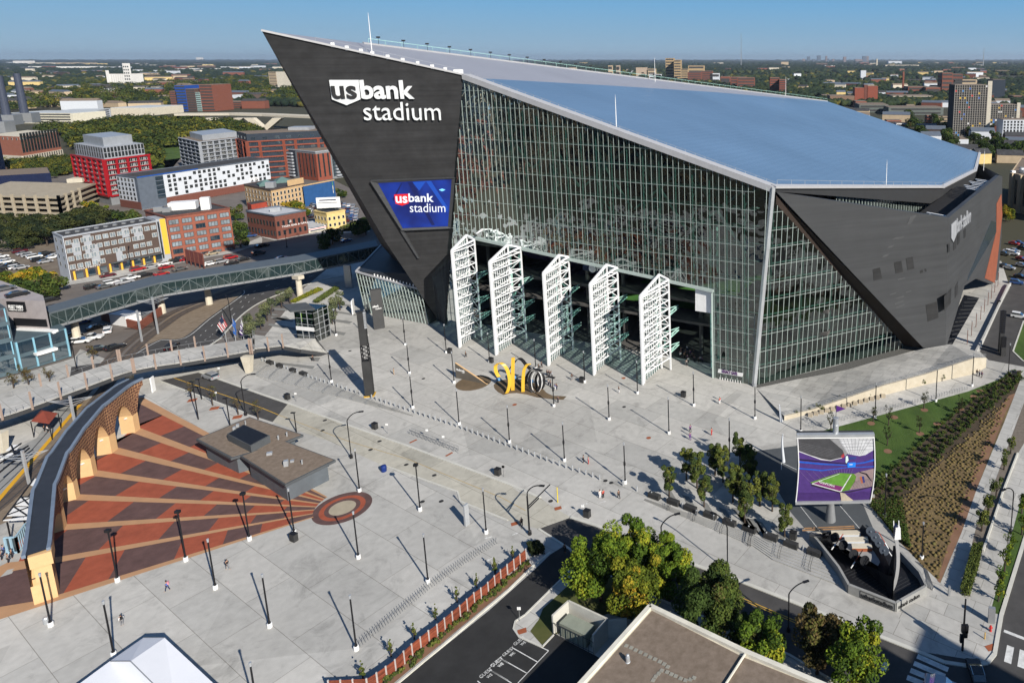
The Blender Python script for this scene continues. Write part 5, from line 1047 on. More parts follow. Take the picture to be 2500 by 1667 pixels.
ribbon('e1', [(1335,810),(1335,620),(1350,450),(1390,370),(1440,350)], .75, .25, M_sy, foot=(1335,810), wd=V(1,.3,0))
ribbon('e1', [(1080,470),(1160,380),(1240,280),(1290,265),(1340,300),(1400,380),(1470,440)], 1.0, .12, M_black, foot=(1250,720), wd=V(.3,1,0))
ribbon('e1', [(1380,690),(1400,560),(1460,460),(1530,435),(1600,450),(1650,470)], .9, .12, M_black, foot=(1400,760), wd=V(.6,.9,0))
ribbon('e1', [(1640,700),(1700,600),(1770,565),(1885,585)], .7, .12, M_black, foot=(1640,720), wd=V(.3,1,0))
for cx, cy, r_, m_ in ((1540,640,1.0,M_black),(1590,640,.95,M_white),(1630,630,.78,M_black),(1665,620,.62,M_white)):
 pts = [(cx+95*r_*math.cos(a), cy-190*r_*math.sin(a)) for a in [math.pi*(-.38+ 1.76*i/12) for i in range(13)]]
 ribbon('e1', pts, .5 if m_ is M_black else .12, .1, m_, foot=(cx,cy+175*r_), wd=V(1,.5,0))
for x, y in ((945,625),(1215,590),(1500,660)): g_ = G('e1',x,y+20); q = MB(); q.box((g_.x,g_.y,.5), (.9,.5,.6), .4); q.build('blue_seat', mat('sky_blue_paint', (.12,.3,.55), .5), SCU)
# ============================================================ KIOSK
kz = 4.2; KI = wthing('kiosk', 'flat-roofed grey kiosk building with wide eaves beside the fan paving', 'kiosk', G('w',640,1100))
def rp(*pts): return [G('w',x,y,kz) for x,y in pts]
rA = rp((573,957),(697,998),(640,1021),(530,1052),(450,1008)); rB = rp((552,1047),(648,1010),(771,1056),(655,1113))
def poly_in(pts, d):
 c = sum(pts, V(0,0,0))/len(pts); return [p+(c-p).normalized()*d for p in pts]
for rr_, zz in ((rA,kz),(rB,kz+.02)):
 MB().prism([(p.x,p.y) for p in rr_], zz-.45, zz).build('roof_slab', M_slate, KI); MB().prism([(p.x,p.y) for p in poly_in(rr_,.45)], zz+.003, zz+.05).build('gravel_roof', M_roofg, KI)
 MB().prism([(p.x,p.y) for p in poly_in(rr_,1.7)], 0, zz-.45).build('kiosk_wall', mat('grey_cladding', (.1,.115,.13), .6), KI)
bx = rp((524,1012),(562,990),(622,1016),(578,1040)); MB().prism([(p.x,p.y) for p in bx], kz+.05, kz+1.5).build('roof_lantern', M_slate, KI); MB().prism([(p.x,p.y) for p in poly_in(bx,.35)], kz+1.503, kz+1.54).build('lantern_recess', M_black, KI)  # black plate stands in for the dark recess of the open lantern
for t,x,y,d in (('c2',215,1140,(.9,.6,.5)),('c2',365,1240,(.7,.7,1.1)),('c2',418,1205,(.6,.5,.4)),('c2',508,1225,(.2,.2,.9)),('c2',295,1005,(.22,.22,.9)),('c2',372,975,(.22,.22,.9)),('c1',2105,915,(.5,.5,.6)),('c1',2135,890,(.5,.5,.6)),('c1',2205,870,(.18,.18,.9))):
 p = G(t,x,y,kz); MB().box((p.x,p.y,kz+.05), d, .4).build('roof_vent', M_galv, KI)
w1, w2 = G('c2',600,1420), G('c2',640,1400); MB().hexa([w1+V(0,-.05,.1),w2+V(0,-.05,.1),w2+V(0,.1,.1),w1+V(0,.1,.1)],[up(v,2.6) for v in (w1+V(0,-.05,0),w2+V(0,-.05,0),w2+V(0,.1,0),w1+V(0,.1,0))]).build('kiosk_door', M_white, KI)
# ============================================================ LIFT TOWER
LT = wthing('lift_tower', 'glass lift tower with a tilted grey roof at the footbridge landing', 'lift tower', G('c2',560,130)); lb = [G('c2',470,115), G('c2',632,132)]; q2 = V(.25,1,0).normalized()
q0_, q1_ = lb; q2_, q3_ = q1_+q2*5, q0_+q2*5; hz = HT(q1_,'b2',612,1310)
MB().prism([(p.x,p.y) for p in (q0_,q1_,q2_,q3_)], 0, hz-.3).build('lift_glass', glass('lift_glass', (.55,.66,.6), .15, .05), LT)
m = MB()
for e0_, e1_ in ((q0_,q1_),(q1_,q2_),(q3_,q0_)):
 for k in range(4): p = e0_.lerp(e1_,k/3); m.beam(p, up(p,hz-.3), .16)
 z = 0
 while z < hz: m.beam(up(e0_,z), up(e1_,z), .13); z += 1.7
m.build('lift_frame', M_galv, LT); MB().beam(up(q0_,3.8), up(q1_,3.8), .3, 1.1).build('white_band', M_white, LT); MB().box(((q0_.x+q2_.x)/2,(q0_.y+q2_.y)/2,hz-3.6), (3.6,4.2,2.4), .1).build('lift_car', mat('lime_panel', (.2,.36,.03), .6), LT)
rf = [G('b2',325,1262,hz), G('b2',540,1242,hz), G('b2',622,1298,hz), G('b2',400,1322,hz)]; MB().hexa([v-Z*.35 for v in rf], rf).build('lift_roof', M_slate, LT)
# ============================================================ WOODEN FENCE
fb_ = P3(('d2',690,1650),('d2',790,1645),('d2',890,1640),('d2',1003,1635),('d2',1085,1585),('d2',1160,1532),('d2',1235,1476),('d2',1305,1406),('d2',1370,1345),('d2',1440,1288),('d2',1508,1234),('d2',1577,1182),('d2',1637,1130),('d2',1700,1076),('d2',1762,1024),('d2',1820,972),('d2',1878,918),('d2',1935,878),('d2',1992,832),('d2',2045,778),('d2',2095,735),('d2',2148,692),('d3',80,727),('d3',135,682),('d3',188,640),('d3',238,597),('d3',287,555))
FE = wthing('wooden_fence', 'long red-brown plank fence with pale posts above the car park', 'fence', fb_[12])
M_fw = mat('red_cedar', (.15,.035,.018), .7, scale=2, col2=(.22,.06,.03)); pass; streak(M_fw, (.3,.3,5), .5)
for a, b in zip(fb_, fb_[1:]):
 MB().beam(a+Z*.95, b+Z*.95, .08, 1.75).build('fence_panel', M_fw, FE)
for a in fb_:
 MB().box((a.x,a.y-.06,0), (.15,.15,2.0)).build('fence_post', mat('pale_post', (.5,.46,.44), .7), FE)
# ============================================================ NEAR BUILDINGS
NB = wthing('flat_roofed_building', 'low building with brown gravel roof and white parapet at the bottom edge', 'building', (0,60,0)); bz = 6.6
c0, c1_, c2_, c3_ = G('d3',1300,932,bz), G('d3',620,1690,bz), G('d4',1000,1790,bz), G('d4',75,1310,bz)
rg_ = [c0, c3_, G('d4',760,1600,bz), G('d4',1400,1900,bz), G('d3',300,2400,bz), c1_]
MB().prism([(p.x,p.y) for p in rg_], 0, bz-.35).build('wall', M_cream, NB); MB().prism([(p.x,p.y) for p in poly_in(rg_,.6)], bz-.34, bz-.3).build('gravel_roof', M_roofg, NB)
m = MB();
for a, b in zip(rg_, rg_[1:]+rg_[:1]): m.beam(a-Z*.15, b-Z*.15, .6, .5)
m.build('parapet', mat('white_parapet', (.66,.63,.54), .7), NB); a, b = G('d3',2080,1322,bz), G('d3',1900,1600,bz); MB().beam(a-Z*.1, b-Z*.1, .16, .3).build('roof_divider', MAT['white_parapet'], NB)
g_ = G('d3',1118,1392,bz-.3); MB().lathe(g_, [(.32,0),(.26,.1),(.26,.7),(.2,.72),(.2,.95),(.1,1.05)], 12).build('roof_vent', M_galv, NB)
M_pav = mat('paver_slab', (.27,.26,.22), .85, var=.15)
for i, (x, y) in enumerate([(1105,1262),(1145,1278),(1182,1298),(1222,1315),(1262,1335),(1300,1355),(1340,1372),(1380,1392),(1415,1412),(1445,1435),(1395,1465),(1370,1490),(1345,1515),(1325,1545),(1440,1478),(1475,1495),(1510,1510),(1550,1530),(1590,1545),(1630,1540),(1660,1525)]):
 p = G('d3',x,y,bz-.3); m = MB(); m.box((p.x,p.y,bz-.29), (.46,.46,.05), -.35); m.build('roof_paver', M_pav, NB)
EN = wthing('equipment_enclosure', 'white walled yard holding a pale green transformer cabinet beside the lawn', 'enclosure', G('d3',700,1150)); d0, c0_ = G('d3',507,1168), G('d3',838,1332); eh = HT(d0,'d3',498,1012); a0, b0_ = G('d3',630,890,eh), G('d3',948,1038,eh)
M_enc = mat('off_white_render', (.5,.49,.44), .8)
for u_, v_ in ((up(d0,0),up(a0,0)),(up(a0,0),up(b0_,0)),(up(b0_,0),up(c0_,0))): MB().beam(u_+Z*eh/2, v_+Z*eh/2, .25, eh).build('yard_wall', M_enc, EN)
b1_ = up(b0_,0); MB().beam(b1_+Z*1.4, G('d3',1115,1180)+Z*1.4, .25, 2.8).build('yard_wall', M_enc, EN)
m = MB();
for k in range(9): p = d0.lerp(c0_,k/8); m.beam(p, up(p,1.9), .06)
m.beam(up(d0,1.9), up(c0_,1.9), .06); m.beam(up(d0,.2), up(c0_,.2), .06); m.build('yard_gate', M_dark, EN)
cx_ = (up(d0,0)+up(a0,0)+b1_+c0_)/4; rzz = math.atan2((c0_-d0).y,(c0_-d0).x); M_trf = mat('pale_green_cabinet', (.24,.26,.21), .6); m = MB(); m.box((cx_.x-.4,cx_.y-.2,.1), (4.6,1.9,2.), rzz); m.build('transformer_cabinet', M_trf, EN)
m = MB(); m.box((cx_.x+2.6,cx_.y-1.2,.1), (1.,1.8,1.3), rzz); m.build('switch_cabinet', M_trf, EN)
# tent
TE = wthing('white_tent', 'big white peaked event tent at the bottom left edge', 'tent', G('d1',1100,1500)); M_tent = mat('white_fabric', (.8,.81,.84), .6, var=.02)
tA, tB, tD, tE = G('d1',1175,1195,3.6), G('d1',1350,1195,4.4), G('d1',1070,1387,5.6), G('d1',900,1387,3.9)
tC, tF, tG = tB+(G('d1',1750,1568,4.4)-tB)*1.6, tD+(G('d1',1252,1568,5.)-tD)*2., tE+(G('d1',655,1568,3.9)-tE)*1.7
m = MB(); m.face([tA,tE,tD,tB]); m.face([tB,tD,tF,tC]); m.face([tE,tG,tF,tD]); m.build('tent_roof', M_tent, TE)
m = MB(); m.face([up(tA,0),up(tB,0),tB,tA]); m.face([up(tB,0),up(tC,0),tC,tB]); m.face([up(tE,0),up(tA,0),tA,tE]); m.face([up(tG,0),up(tE,0),tE,tG]); m.build('tent_wall', M_tent, TE)
m = MB(); m.beam(tE,tD,.08); m.beam(tD,tF,.08); m.beam(tA,tB,.08); m.build('tent_seam', M_grey, TE)
# shade-casting block beyond the right edge of the picture
sc_ = G('d4',1525,1095); ts = 30;
OB = wthing('office_block', 'tall office block beyond the lower right corner that shades the crossing', 'building', (sc_.x+40, sc_.y-45, 0)); tv = V(sunv.x,sunv.y,0).normalized()
hq = 46; q_ = sc_+tv*(hq/math.tan(R(SUN_EL))); lft = (G('d4',1440,1290)-sc_).normalized(); rgt = (G('d4',2060,1385)-sc_).normalized()
MB().prism([(q_.x,q_.y),((q_+lft*60).x,(q_+lft*60).y),((q_+lft*60+rgt*60).x,(q_+lft*60+rgt*60).y),((q_+rgt*70).x,(q_+rgt*70).y)], 0, hq).build('wall', M_beige, OB)
q_ = G('d4',1180,1262); q_ = q_+tv*(30/math.tan(R(SUN_EL))); OB = wthing('office_block', 'lower office block beyond the lower right corner that shades the road', 'building', tuple(q_)); MB().prism([(q_.x,q_.y),((q_+lft*50).x,(q_+lft*50).y),((q_+lft*50+rgt*18).x,(q_+lft*50+rgt*18).y),((q_+rgt*14).x,(q_+rgt*14).y)], 0, 30).build('wall', M_cream, OB)
# ============================================================ CITY BUILDINGS
EXC = []
M_frame = mat('window_frame', (.5,.5,.48), .5); M_framed = mat('dark_window_frame', (.05,.05,.05), .5)
def win_mesh(nm, w, h, fm, gm, bars=1):
 m = MB(); m.box((0,0,0), (w,.12,h)); m.mi = 1; g_ = .09*min(w,1.5)
 n = bars+1; pw = (w-g_*(n+1))/n
 for i in range(n): m.box((-w/2+g_+pw/2+i*(pw+g_),-.065,g_), (pw,.02,h-2*g_))
 return m.data(nm, [fm, gm])
W_std = win_mesh('window', 1.7, 1.9, M_frame, M_winglass); W_wide = win_mesh('window', 3.0, 2.0, M_framed, M_winblue, 2); W_small = win_mesh('window', 1.0, 1.5, M_frame, M_winglass, 0); W_tall = win_mesh('window', 1.1, 2.4, M_framed, M_winglass, 0)
W_lite = win_mesh('window', 1.9, 1.9, M_frame, mat('blind_glass', (.2,.235,.26), .25, spec=.6, var=.5, scale=.35)); W_lite3 = win_mesh('window', 3.0, 2.0, M_framed, MAT['blind_glass'], 2)
W_dark = win_mesh('window', 1.6, 1.7, M_framed, M_winglass, 1)
def windows(root, a, b, z0, z1, rows, cols, me, sc=1., skip=lambda r,c: False, name='window', lim=[0]):
 d = (b-a); d.z = 0; L_ = d.length; d.normalize(); rz = math.atan2(d.y,d.x); n = V(d.y,-d.x,0); base = Vector(root.location)
 if n.dot(a) > 0: n = -n; rz += math.pi;
 for r in range(rows):
  for c in range(cols):
   if skip(r,c): continue
   p = a + d*(L_*(c+.5)/cols) + n*.06; o = put(me, name); o.parent = root; o.location = (p.x-base.x, p.y-base.y, z0+(z1-z0)*(r+.12)/rows - base.z); o.rotation_euler = (0,0,rz)
   s = sc if isinstance(sc, tuple) else (sc,1,sc); o.scale = s
def bld(name, lab, N_, R_, Lt, top, m, roof=None, cat='building', par=None, H=None, group=None):
 """N_ near corner on the ground, R_ right corner on the ground, Lt pixel of the left roof corner, top pixel of the roof over N_"""
 n = G(*N_); zt = H or HT(n,*top); r = up(G(*R_),0) if not isinstance(R_, Vector) else R_; l = up(G(Lt[0],Lt[1],Lt[2],zt),0); f = l+r-n
 root = wthing(name, lab, cat, n, group); MB().prism([(v.x,v.y) for v in (n,r,f,l)], 0 if n.y > 1000 else -.2, zt).build('wall', m, root)
 q = poly_in([n,r,f,l],.4); MB().prism([(v.x,v.y) for v in q], zt+.003, zt+.08).build('roof', roof or M_roofd, root)
 if par:
  pm = MB(); ps_ = [n,r,f,l]
  for a, b in zip(ps_, ps_[1:]+ps_[:1]): pm.beam(up(a,zt+.15), up(b,zt+.15), .5, .6)
  pm.build('parapet', par, root)
 c = (n+f)/2; EXC.append((c.x,c.y,(n-f).length*.55+4)); return root, n, r, l, f, zt
def rbox(root, c, d, rz, m, name='roof_unit'): return MB().box(c, d, rz).build(name, m, root)
def lerp2(a, b, t): return a.lerp(b,t)
def fpanel(root, a, b, t0, t1, z0, z1, m, name='wall_panel', th=.1):
 p, q = a.lerp(b,t0), a.lerp(b,t1); d = (q-p).normalized(); n = V(d.y,-d.x,0); n = n if n.dot(a) < 0 else -n
 return MB().hexa([up(p,z0),up(q,z0),up(q,z0)-n*.05,up(p,z0)-n*.05],[up(p,z1)+n*0,up(q,z1),up(q,z1)-n*.05,up(p,z1)-n*.05]).build(name, m, root) if 0 else MB().hexa([up(p,z0)+n*th,up(q,z0)+n*th,up(q,z0)-n*.05,up(p,z0)-n*.05],[up(p,z1)+n*th,up(q,z1)+n*th,up(q,z1)-n*.05,up(p,z1)-n*.05]).build(name, m, root)
M_brn = mat('brown_brick', (.085,.06,.05), .85, var=.1, scale=2); M_lgr = mat('light_grey_panel', (.33,.35,.38), .6, var=.04); M_yelp = mat('marigold_panel', (.7,.42,.05), .6, var=.03); M_wpan = mat('white_panel', (.55,.58,.62), .6, var=.04); M_slb = mat('slate_blue_panel', (.1,.12,.15), .6)
# 1 brown and grey flats
o,n,r,l,f,zt = bld('apartment_block', 'brown and light grey five storey flats with marigold ground floor panels', ('b1',640,1048), ('b1',1455,872), ('b1',475,622), ('b1',585,660), M_brn, M_roofd, par=M_lgr)
fpanel(o,n,l,0,1,0,zt,M_wpan)
for t0,t1,z0,z1 in ((.19,.27,.42,.97),(.24,.33,.3,.72),(.5,.57,.18,.52),(.6,.68,.75,.97),(.73,.83,.62,.97),(.07,.15,.55,.85)): fpanel(o,n,r,t0,t1,zt*z0,zt*z1,M_lgr)
rr0 = random.Random(3); windows(o, n+V(0,0,0), r, 3.6, zt-.3, 4, 13, W_lite, (.85,1.6,.9), lambda R_,C_: rr0.random() < .12)
for k in range(8): fpanel(o,n,r,.03+k*.125,.05+k*.125,0,3.2,M_yelp,th=.16); fpanel(o,n,r,.06+k*.125,.13+k*.125,.3,2.9,M_winblue,'shop_window',.14)
fpanel(o,n,r,.42,1,3.2,3.5,M_slate,'canopy',1.2); windows(o, n, l, 3.6, zt-.3, 4, 2, W_std, .9)
letter('APARTMENTS', n.lerp(r,.07)+V(-.1,-.25,3.3), (r-n), Z, 7, .45, .04, M_white, o)
for k in range(9): p = n.lerp(r,.1+k*.1).lerp(l.lerp(f,.1+k*.1),.5); rbox(o,(p.x,p.y,zt+.08),(1.1,.9,.6),.3,M_grey,'roof_unit')
brownR = r
# connector with marigold stripe
n2_ = r+(r-n).normalized()*.05; r2_ = up(G('b1',1545,862),0)-(r-n).normalized()*.1; zc_ = zt+.9; o = wthing('stair_wing', 'narrow grey stair wing with a tall marigold stripe between the two blocks', 'building', n2_); MB().prism([(v.x,v.y) for v in (n2_,r2_,r2_+(l-n)*.8,n2_+(l-n)*.8)],-.2,zc_).build('wall', M_lgr, o)
fpanel(o,n2_,r2_,.4,.97,2.6,zc_,M_yelp); fpanel(o,n2_,r2_,.12,.3,1,zc_-1,M_winglass,'window')
# 2 red brick warehouse
o,n,r,l,f,zt = bld('brick_warehouse', 'red brick warehouse with rows of triple dark framed windows beside the flats', ('b1',1552,866), ('b1',2112,768), ('b1',1300,425), ('b1',1480,482), M_brick, M_roofd, par=M_brickd)
windows(o, n, r, 2.0, zt-.6, 5, 5, W_lite3, (1.05,1,.95), lambda R_,C_: (R_*5+C_*3) % 7 == 0); windows(o, n, r, 2.0, zt-.6, 5, 5, W_wide, (1.05,1,.95), lambda R_,C_: (R_*5+C_*3) % 7 != 0); windows(o, n, r, .1, 1.6, 1, 5, W_wide, (1,1,.5)); windows(o, n, l, 4, zt-.6, 4, 4, W_wide, .8)
c = (n+f)/2; rbox(o,(c.x-3,c.y+2,zt+.08),(9,5,3),.45,M_white); rbox(o,(c.x+7,c.y+1,zt+.08),(3,2.6,5),.45,M_white); rbox(o,(c.x-9,c.y-3,zt+.08),(3,2.5,2),.45,M_grey); rbox(o,(c.x-5,c.y-4,zt+.08),(2.5,2.5,1.8),.45,M_grey)
# 3 corner brick
o,n,r,l,f,zt = bld('brick_corner_building', 'two storey dark red brick corner building with a pale roof and white wall letters', ('b2',285,680), ('b2',562,625), ('b2',5,428), ('b2',262,470), M_brickd, mat('pale_roof', (.45,.46,.48), .8), par=M_slb)
windows(o, n, r, 1, zt-1, 2, 6, W_tall, .9); windows(o, n, l, 1, zt-1, 2, 9, W_tall, .9); rbox(o,((n+f)/2).to_tuple()[:2]+(zt+.08,),(4,3,1.8),.4,M_galv); dd_ = (r-n).normalized(); letter('TIGER BAR & GRILL', n.lerp(r,.2)+V(-.05,-.25,zt*.46), dd_, Z, 11, .8, .05, M_white, o); letter('GAR', n.lerp(r,.44)+V(-.05,-.25,zt*.62), dd_, Z, 1.0, 1.1, .05, M_white, o)
o_l = o
# low store
o,n,r,l,f,zt = bld('low_store', 'low white store with a red stripe beside the corner brick building', ('b2',566,624), ('b2',722,592), ('b2',552,520), ('b2',560,585), M_cream, mat('pale_roof', (.45,.46,.48), .8)); fpanel(o,n,r,0,1,zt-.9,zt-.1,M_white,'fascia_board',.2); fpanel(o,n,r,0,1,zt-.62,zt-.35,mat('bright_red', (.5,.02,.02), .5),'red_stripe',.25); fpanel(o,n,r,.1,.9,.5,2.2,M_winblue,'shop_window')
# 6 yellow house block
M_yb = mat('pale_yellow_brick', (.62,.47,.2), .85, var=.1); o,n,r,l,f,zt = bld('yellow_brick_building', 'small pale yellow two storey building with a roof billboard', ('b2',742,590), ('b2',905,562), ('b2',612,425), ('b2',730,445), M_yb, M_roofd, par=M_yb)
windows(o, n, r, .8, zt-.8, 2, 4, W_small, 1.); windows(o, n, l, .8, zt-.8, 2, 4, W_small, 1.)
bb = wthing('billboard', 'white roof billboard with faint lines on the pale yellow building', 'billboard', (n+f)/2+V(0,0,zt)); c = (n+f)/2; MB().box((c.x,c.y,zt+1.5),(10,.5,5.),.25).build('board', M_white, bb); MB().box((c.x-.1,c.y-.3,zt+5),(7,.1,.5),.25).build('print_line', mat('navy_banner',(.01,.02,.06),.7), bb); MB().box((c.x-.1,c.y-.3,zt+3.8),(8,.1,.35),.25).build('print_line', M_grey, bb)
for s in (-3,3): MB().beam((c.x+s,c.y,zt),(c.x+s,c.y,zt+1.6),.25).build('leg', M_dark, bb)
# 4 tan brick
o,n,r,l,f,zt = bld('tan_brick_building', 'tan brick building with a black roof and green roof lanterns', ('b2',252,440), ('b2',545,372), ('b1',2190,188), ('b2',232,238), M_tan, M_roofd, par=M_brn)
windows(o, n, r, 3, zt-1, 3, 9, W_small, (1.1,1,1.2)); windows(o, n, l, 3, zt-1, 3, 8, W_small, (1.1,1,1.1)); fpanel(o,n,r,.5,1,zt,zt+3.5,M_tan,'upper_wall',.1)
for t in (.3,.8): c = n.lerp(r,t).lerp(l.lerp(f,t),.55); MB().lathe((c.x,c.y,zt), [(5,0),(5,1),(.6,3)], 4).build('roof_lantern', mat('green_copper', (.1,.17,.16), .6), o)
c = n.lerp(l,.3).lerp(r,.2); rbox(o,(c.x,c.y,zt+.08),(4,3,3),.2,M_galv)
# 5 mural building
o,n,r,l,f,zt = bld('mural_building', 'blue building with a mural of colourful squares behind the billboard', ('b2',582,372), ('b2',812,322), ('b2',512,200), ('b2',560,190), mat('cobalt_render', (.02,.08,.22), .8), M_roofd, par=M_tan)
rr1 = random.Random(5); pal = [(.5,.05,.04),(.6,.55,.4),(.02,.2,.2),(.55,.3,.05),(.6,.6,.58),(.05,.1,.3),(.1,.3,.12),(.5,.1,.25)]
for rw_ in range(3):
 for c_ in range(5): fpanel(o,n,r,.12+c_*.165,.12+c_*.165+.15,zt*(.36+.2*rw_),zt*(.36+.2*rw_+.18),mat('mural_%d'%((rw_*5+c_*3)%8), pal[(rw_*5+c_*3)%8], .7, var=.5, scale=.9),'mural_square',.15)
# low red shed
o,n,r,l,f,zt = bld('red_shed', 'low red painted block behind the corner brick building', ('b2',60,455), ('b2',235,420), ('b1',2215,350), ('b2',40,368), mat('red_paint', (.3,.05,.03), .7), M_roofd); windows(o,n,r,.8,zt-.3,1,5,W_small,.8)
# 7 white and grey flats
o,n,r,l,f,zt = bld('white_apartment_block', 'long white six storey flats with scattered dark windows and a blue roof edge', ('b1',1275,412), ('b1',2440,200), ('b1',1040,105), ('b1',1225,128), M_wpan, M_roofd, par=M_slb)
fpanel(o,n,r,0,.17,0,zt,M_slb); fpanel(o,n,l,0,.12,0,zt,M_slb); fpanel(o,n,r,.17,1,0,4.2,M_brickd,'base_wall',.2); fpanel(o,n,l,0,1,0,4,M_brickd,'base_wall',.2); rr2 = random.Random(8)
windows(o, n.lerp(r,.19), r, 4.4, zt-.3, 5, 22, W_dark, (.95,1,1.0), lambda R_,C_: rr2.random() < .25); windows(o, n.lerp(l,.15), l, 4.4, zt-.3, 5, 5, W_dark, .9)
for k in range(5): fpanel(o,n,r,.115,.165,4.5+k*(zt-4.6)/5,4.5+k*(zt-4.6)/5+1.8,M_winblue,'balcony',.5)
fpanel(o,n,r,0,.42,zt,zt+.5,mat('royal_blue', (.01,.08,.35), .5),'roof_edge',.3); letter('MEN', n.lerp(r,.83)+V(-.1,-.6,5.2), (r-n), Z, 5, 2.2, .1, M_white, o, off=.02)
# 8 red frame tower
n8 = G('b1',1005,372); o,n,r,l,f,zt = bld('red_frame_apartment_tower', 'tall flats wrapped in a bright red frame with grey glazed top floors', ('b1',1005,372), ('b1',1400,300), ('a1',645,1390), ('a1',925,1440), mat('grey_facade', (.2,.21,.22), .7), M_roofd)
M_rf = mat('scarlet_frame', (.32,.012,.018), .5, var=.05); zf_ = zt
for a, b, nc, nr_ in ((n,r,4,7),(n,l,6,7)):
 m = MB(); d = (b-a).normalized(); nn_ = V(d.y,-d.x,0); nn_ = nn_ if nn_.dot(a) < 0 else -nn_
 for k in range(nc+1): p = a.lerp(b,k/nc*.97)+nn_*.5; m.beam(up(p,5), up(p,zf_), .8)
 for k in range(nr_+1): z = 5+(zf_-5)*k/nr_; m.beam(up(a+nn_*.5,z), up(b+nn_*.5,z), .8, .9 if k in (0,nr_) else .4)
 m.build('red_frame', M_rf, o); windows(o, a, b, 5.6, zf_-.3, 7, nc*2, W_std, (1.2,1,1.2))
q = poly_in([n,r,f,l],2.2); MB().prism([(v.x,v.y) for v in q], zt+.05, zt+6.5).build('upper_floors', M_lgr, o)
for a, b in ((q[0],q[1]),(q[0],q[3])): windows(o, a, b, zt+.6, zt+6.4, 2, 12, W_tall, (1.1,1,1.05))
q2_ = poly_in([n,r,f,l],8); MB().prism([(v.x,v.y) for v in q2_], zt+6.5, zt+11.5).build('plant_room', M_galv, o)
# 9 white grid flats
o,n,r,l,f,zt = bld('grid_apartment_block', 'white framed flats with balconies in a grid and steel plant on top', ('b1',1835,95), ('b1',2260,30), ('a1',1612,1235), ('a1',1800,1275), mat('dark_facade', (.05,.055,.06), .7), M_roofg)
for a, b, nc, nr_ in ((n,r,8,8),(n,l,5,8)):
 m = MB(); d = (b-a).normalized(); nn_ = V(d.y,-d.x,0); nn_ = nn_ if nn_.dot(a) < 0 else -nn_
 for k in range(nc+1): p = a.lerp(b,k/nc)+nn_*.5; m.beam(up(p,1), up(p,zt+.3), .7)
 for k in range(nr_+1): z = 1+(zt-1)*k/nr_; m.beam(up(a+nn_*.6,z), up(b+nn_*.6,z), 1.2, .4)
 m.build('balcony_frame', M_lgr, o); windows(o, a, b, 1.5, zt, 8, nc, W_std, (1.2,1,1.1), lambda R_,C_: (R_+C_) % 3 == 0)
q = poly_in([n,r,f,l],7); MB().prism([(v.x,v.y) for v in q], zt+.1, zt+4).build('plant_room', M_galv, o)
# 10 dark and red flats behind
M_dkb = mat('blue_black_panel', (.02,.03,.045), .5)
o,n,r,l,f,zt = bld('dark_glass_apartment_block', 'dark glass flats with red brick frames beside the white grid flats', ('b2',60,150), ('b2',980,80), ('a1',2120,1180), ('a1',2290,1200), M_dkb, M_roofg)
for a, b, nc, nr_ in ((n,r,9,8),(n,l,3,8)):
 m = MB(); d = (b-a).normalized(); nn_ = V(d.y,-d.x,0); nn_ = nn_ if nn_.dot(a) < 0 else -nn_
 for k in range(nc+1):
  if k % 3 != 2: m.beam(up(a.lerp(b,k/nc)+nn_*.4,1), up(a.lerp(b,k/nc)+nn_*.4,zt-5), 1.2)
 for k in range(nr_): z = 1+(zt-6)*k/(nr_-1); m.beam(up(a+nn_*.4,z), up(b+nn_*.4,z), .8, .8)
 m.build('brick_frame', mat('orange_brick', (.23,.065,.04), .8), o); windows(o, a, b, 2, zt-1, 8, nc, W_wide, (.9,1,1))
# 11 flats with penthouse in front
o,n,r,l,f,zt = bld('balcony_apartment_block', 'grey flats with stacked balconies and a red brick corner beside the prow', ('b2',655,155), ('b2',1060,90), ('a2',132,1318), ('a2',592,1368), mat('grey_facade', (.2,.21,.22), .7), M_roofg, par=M_lgr)
fpanel(o,n,l,.0,.33,0,zt*.93,MAT['orange_brick'],'brick_bay',.04); fpanel(o,n,r,0,.3,0,zt*.93,MAT['orange_brick'],'brick_bay',.04)
windows(o, n.lerp(l,.02), n.lerp(l,.32), 2, zt*.9, 7, 5, W_tall, (1,1.1,1)); windows(o, n, n.lerp(r,.3), 2, zt*.9, 7, 3, W_tall, 1)
for k in range(8):
 z = 1.5+k*(zt-2)/8; fpanel(o,n,l,.36,1,z,z+2,M_dkb,'window_band',.12); fpanel(o,n,r,.33,1,z,z+2,M_winblue,'window_band',.12)
 for c_ in range(4): fpanel(o,n,l,.4+c_*.15,.49+c_*.15,z-.2,z+.9,M_lgr,'balcony',1.3)
 for c_ in range(3): fpanel(o,n,r,.38+c_*.2,.5+c_*.2,z-.2,z+.9,M_lgr,'balcony',1.3)
c = n.lerp(l,.5).lerp(r.lerp(f,.5),.5); rbox(o,(c.x+2,c.y,zt+.08),(24,10,4.5),.15,MAT['orange_brick'],'penthouse'); rbox(o,(c.x-6,c.y+2,zt+4.6),(13,9,9),.15,M_galv,'plant_room')
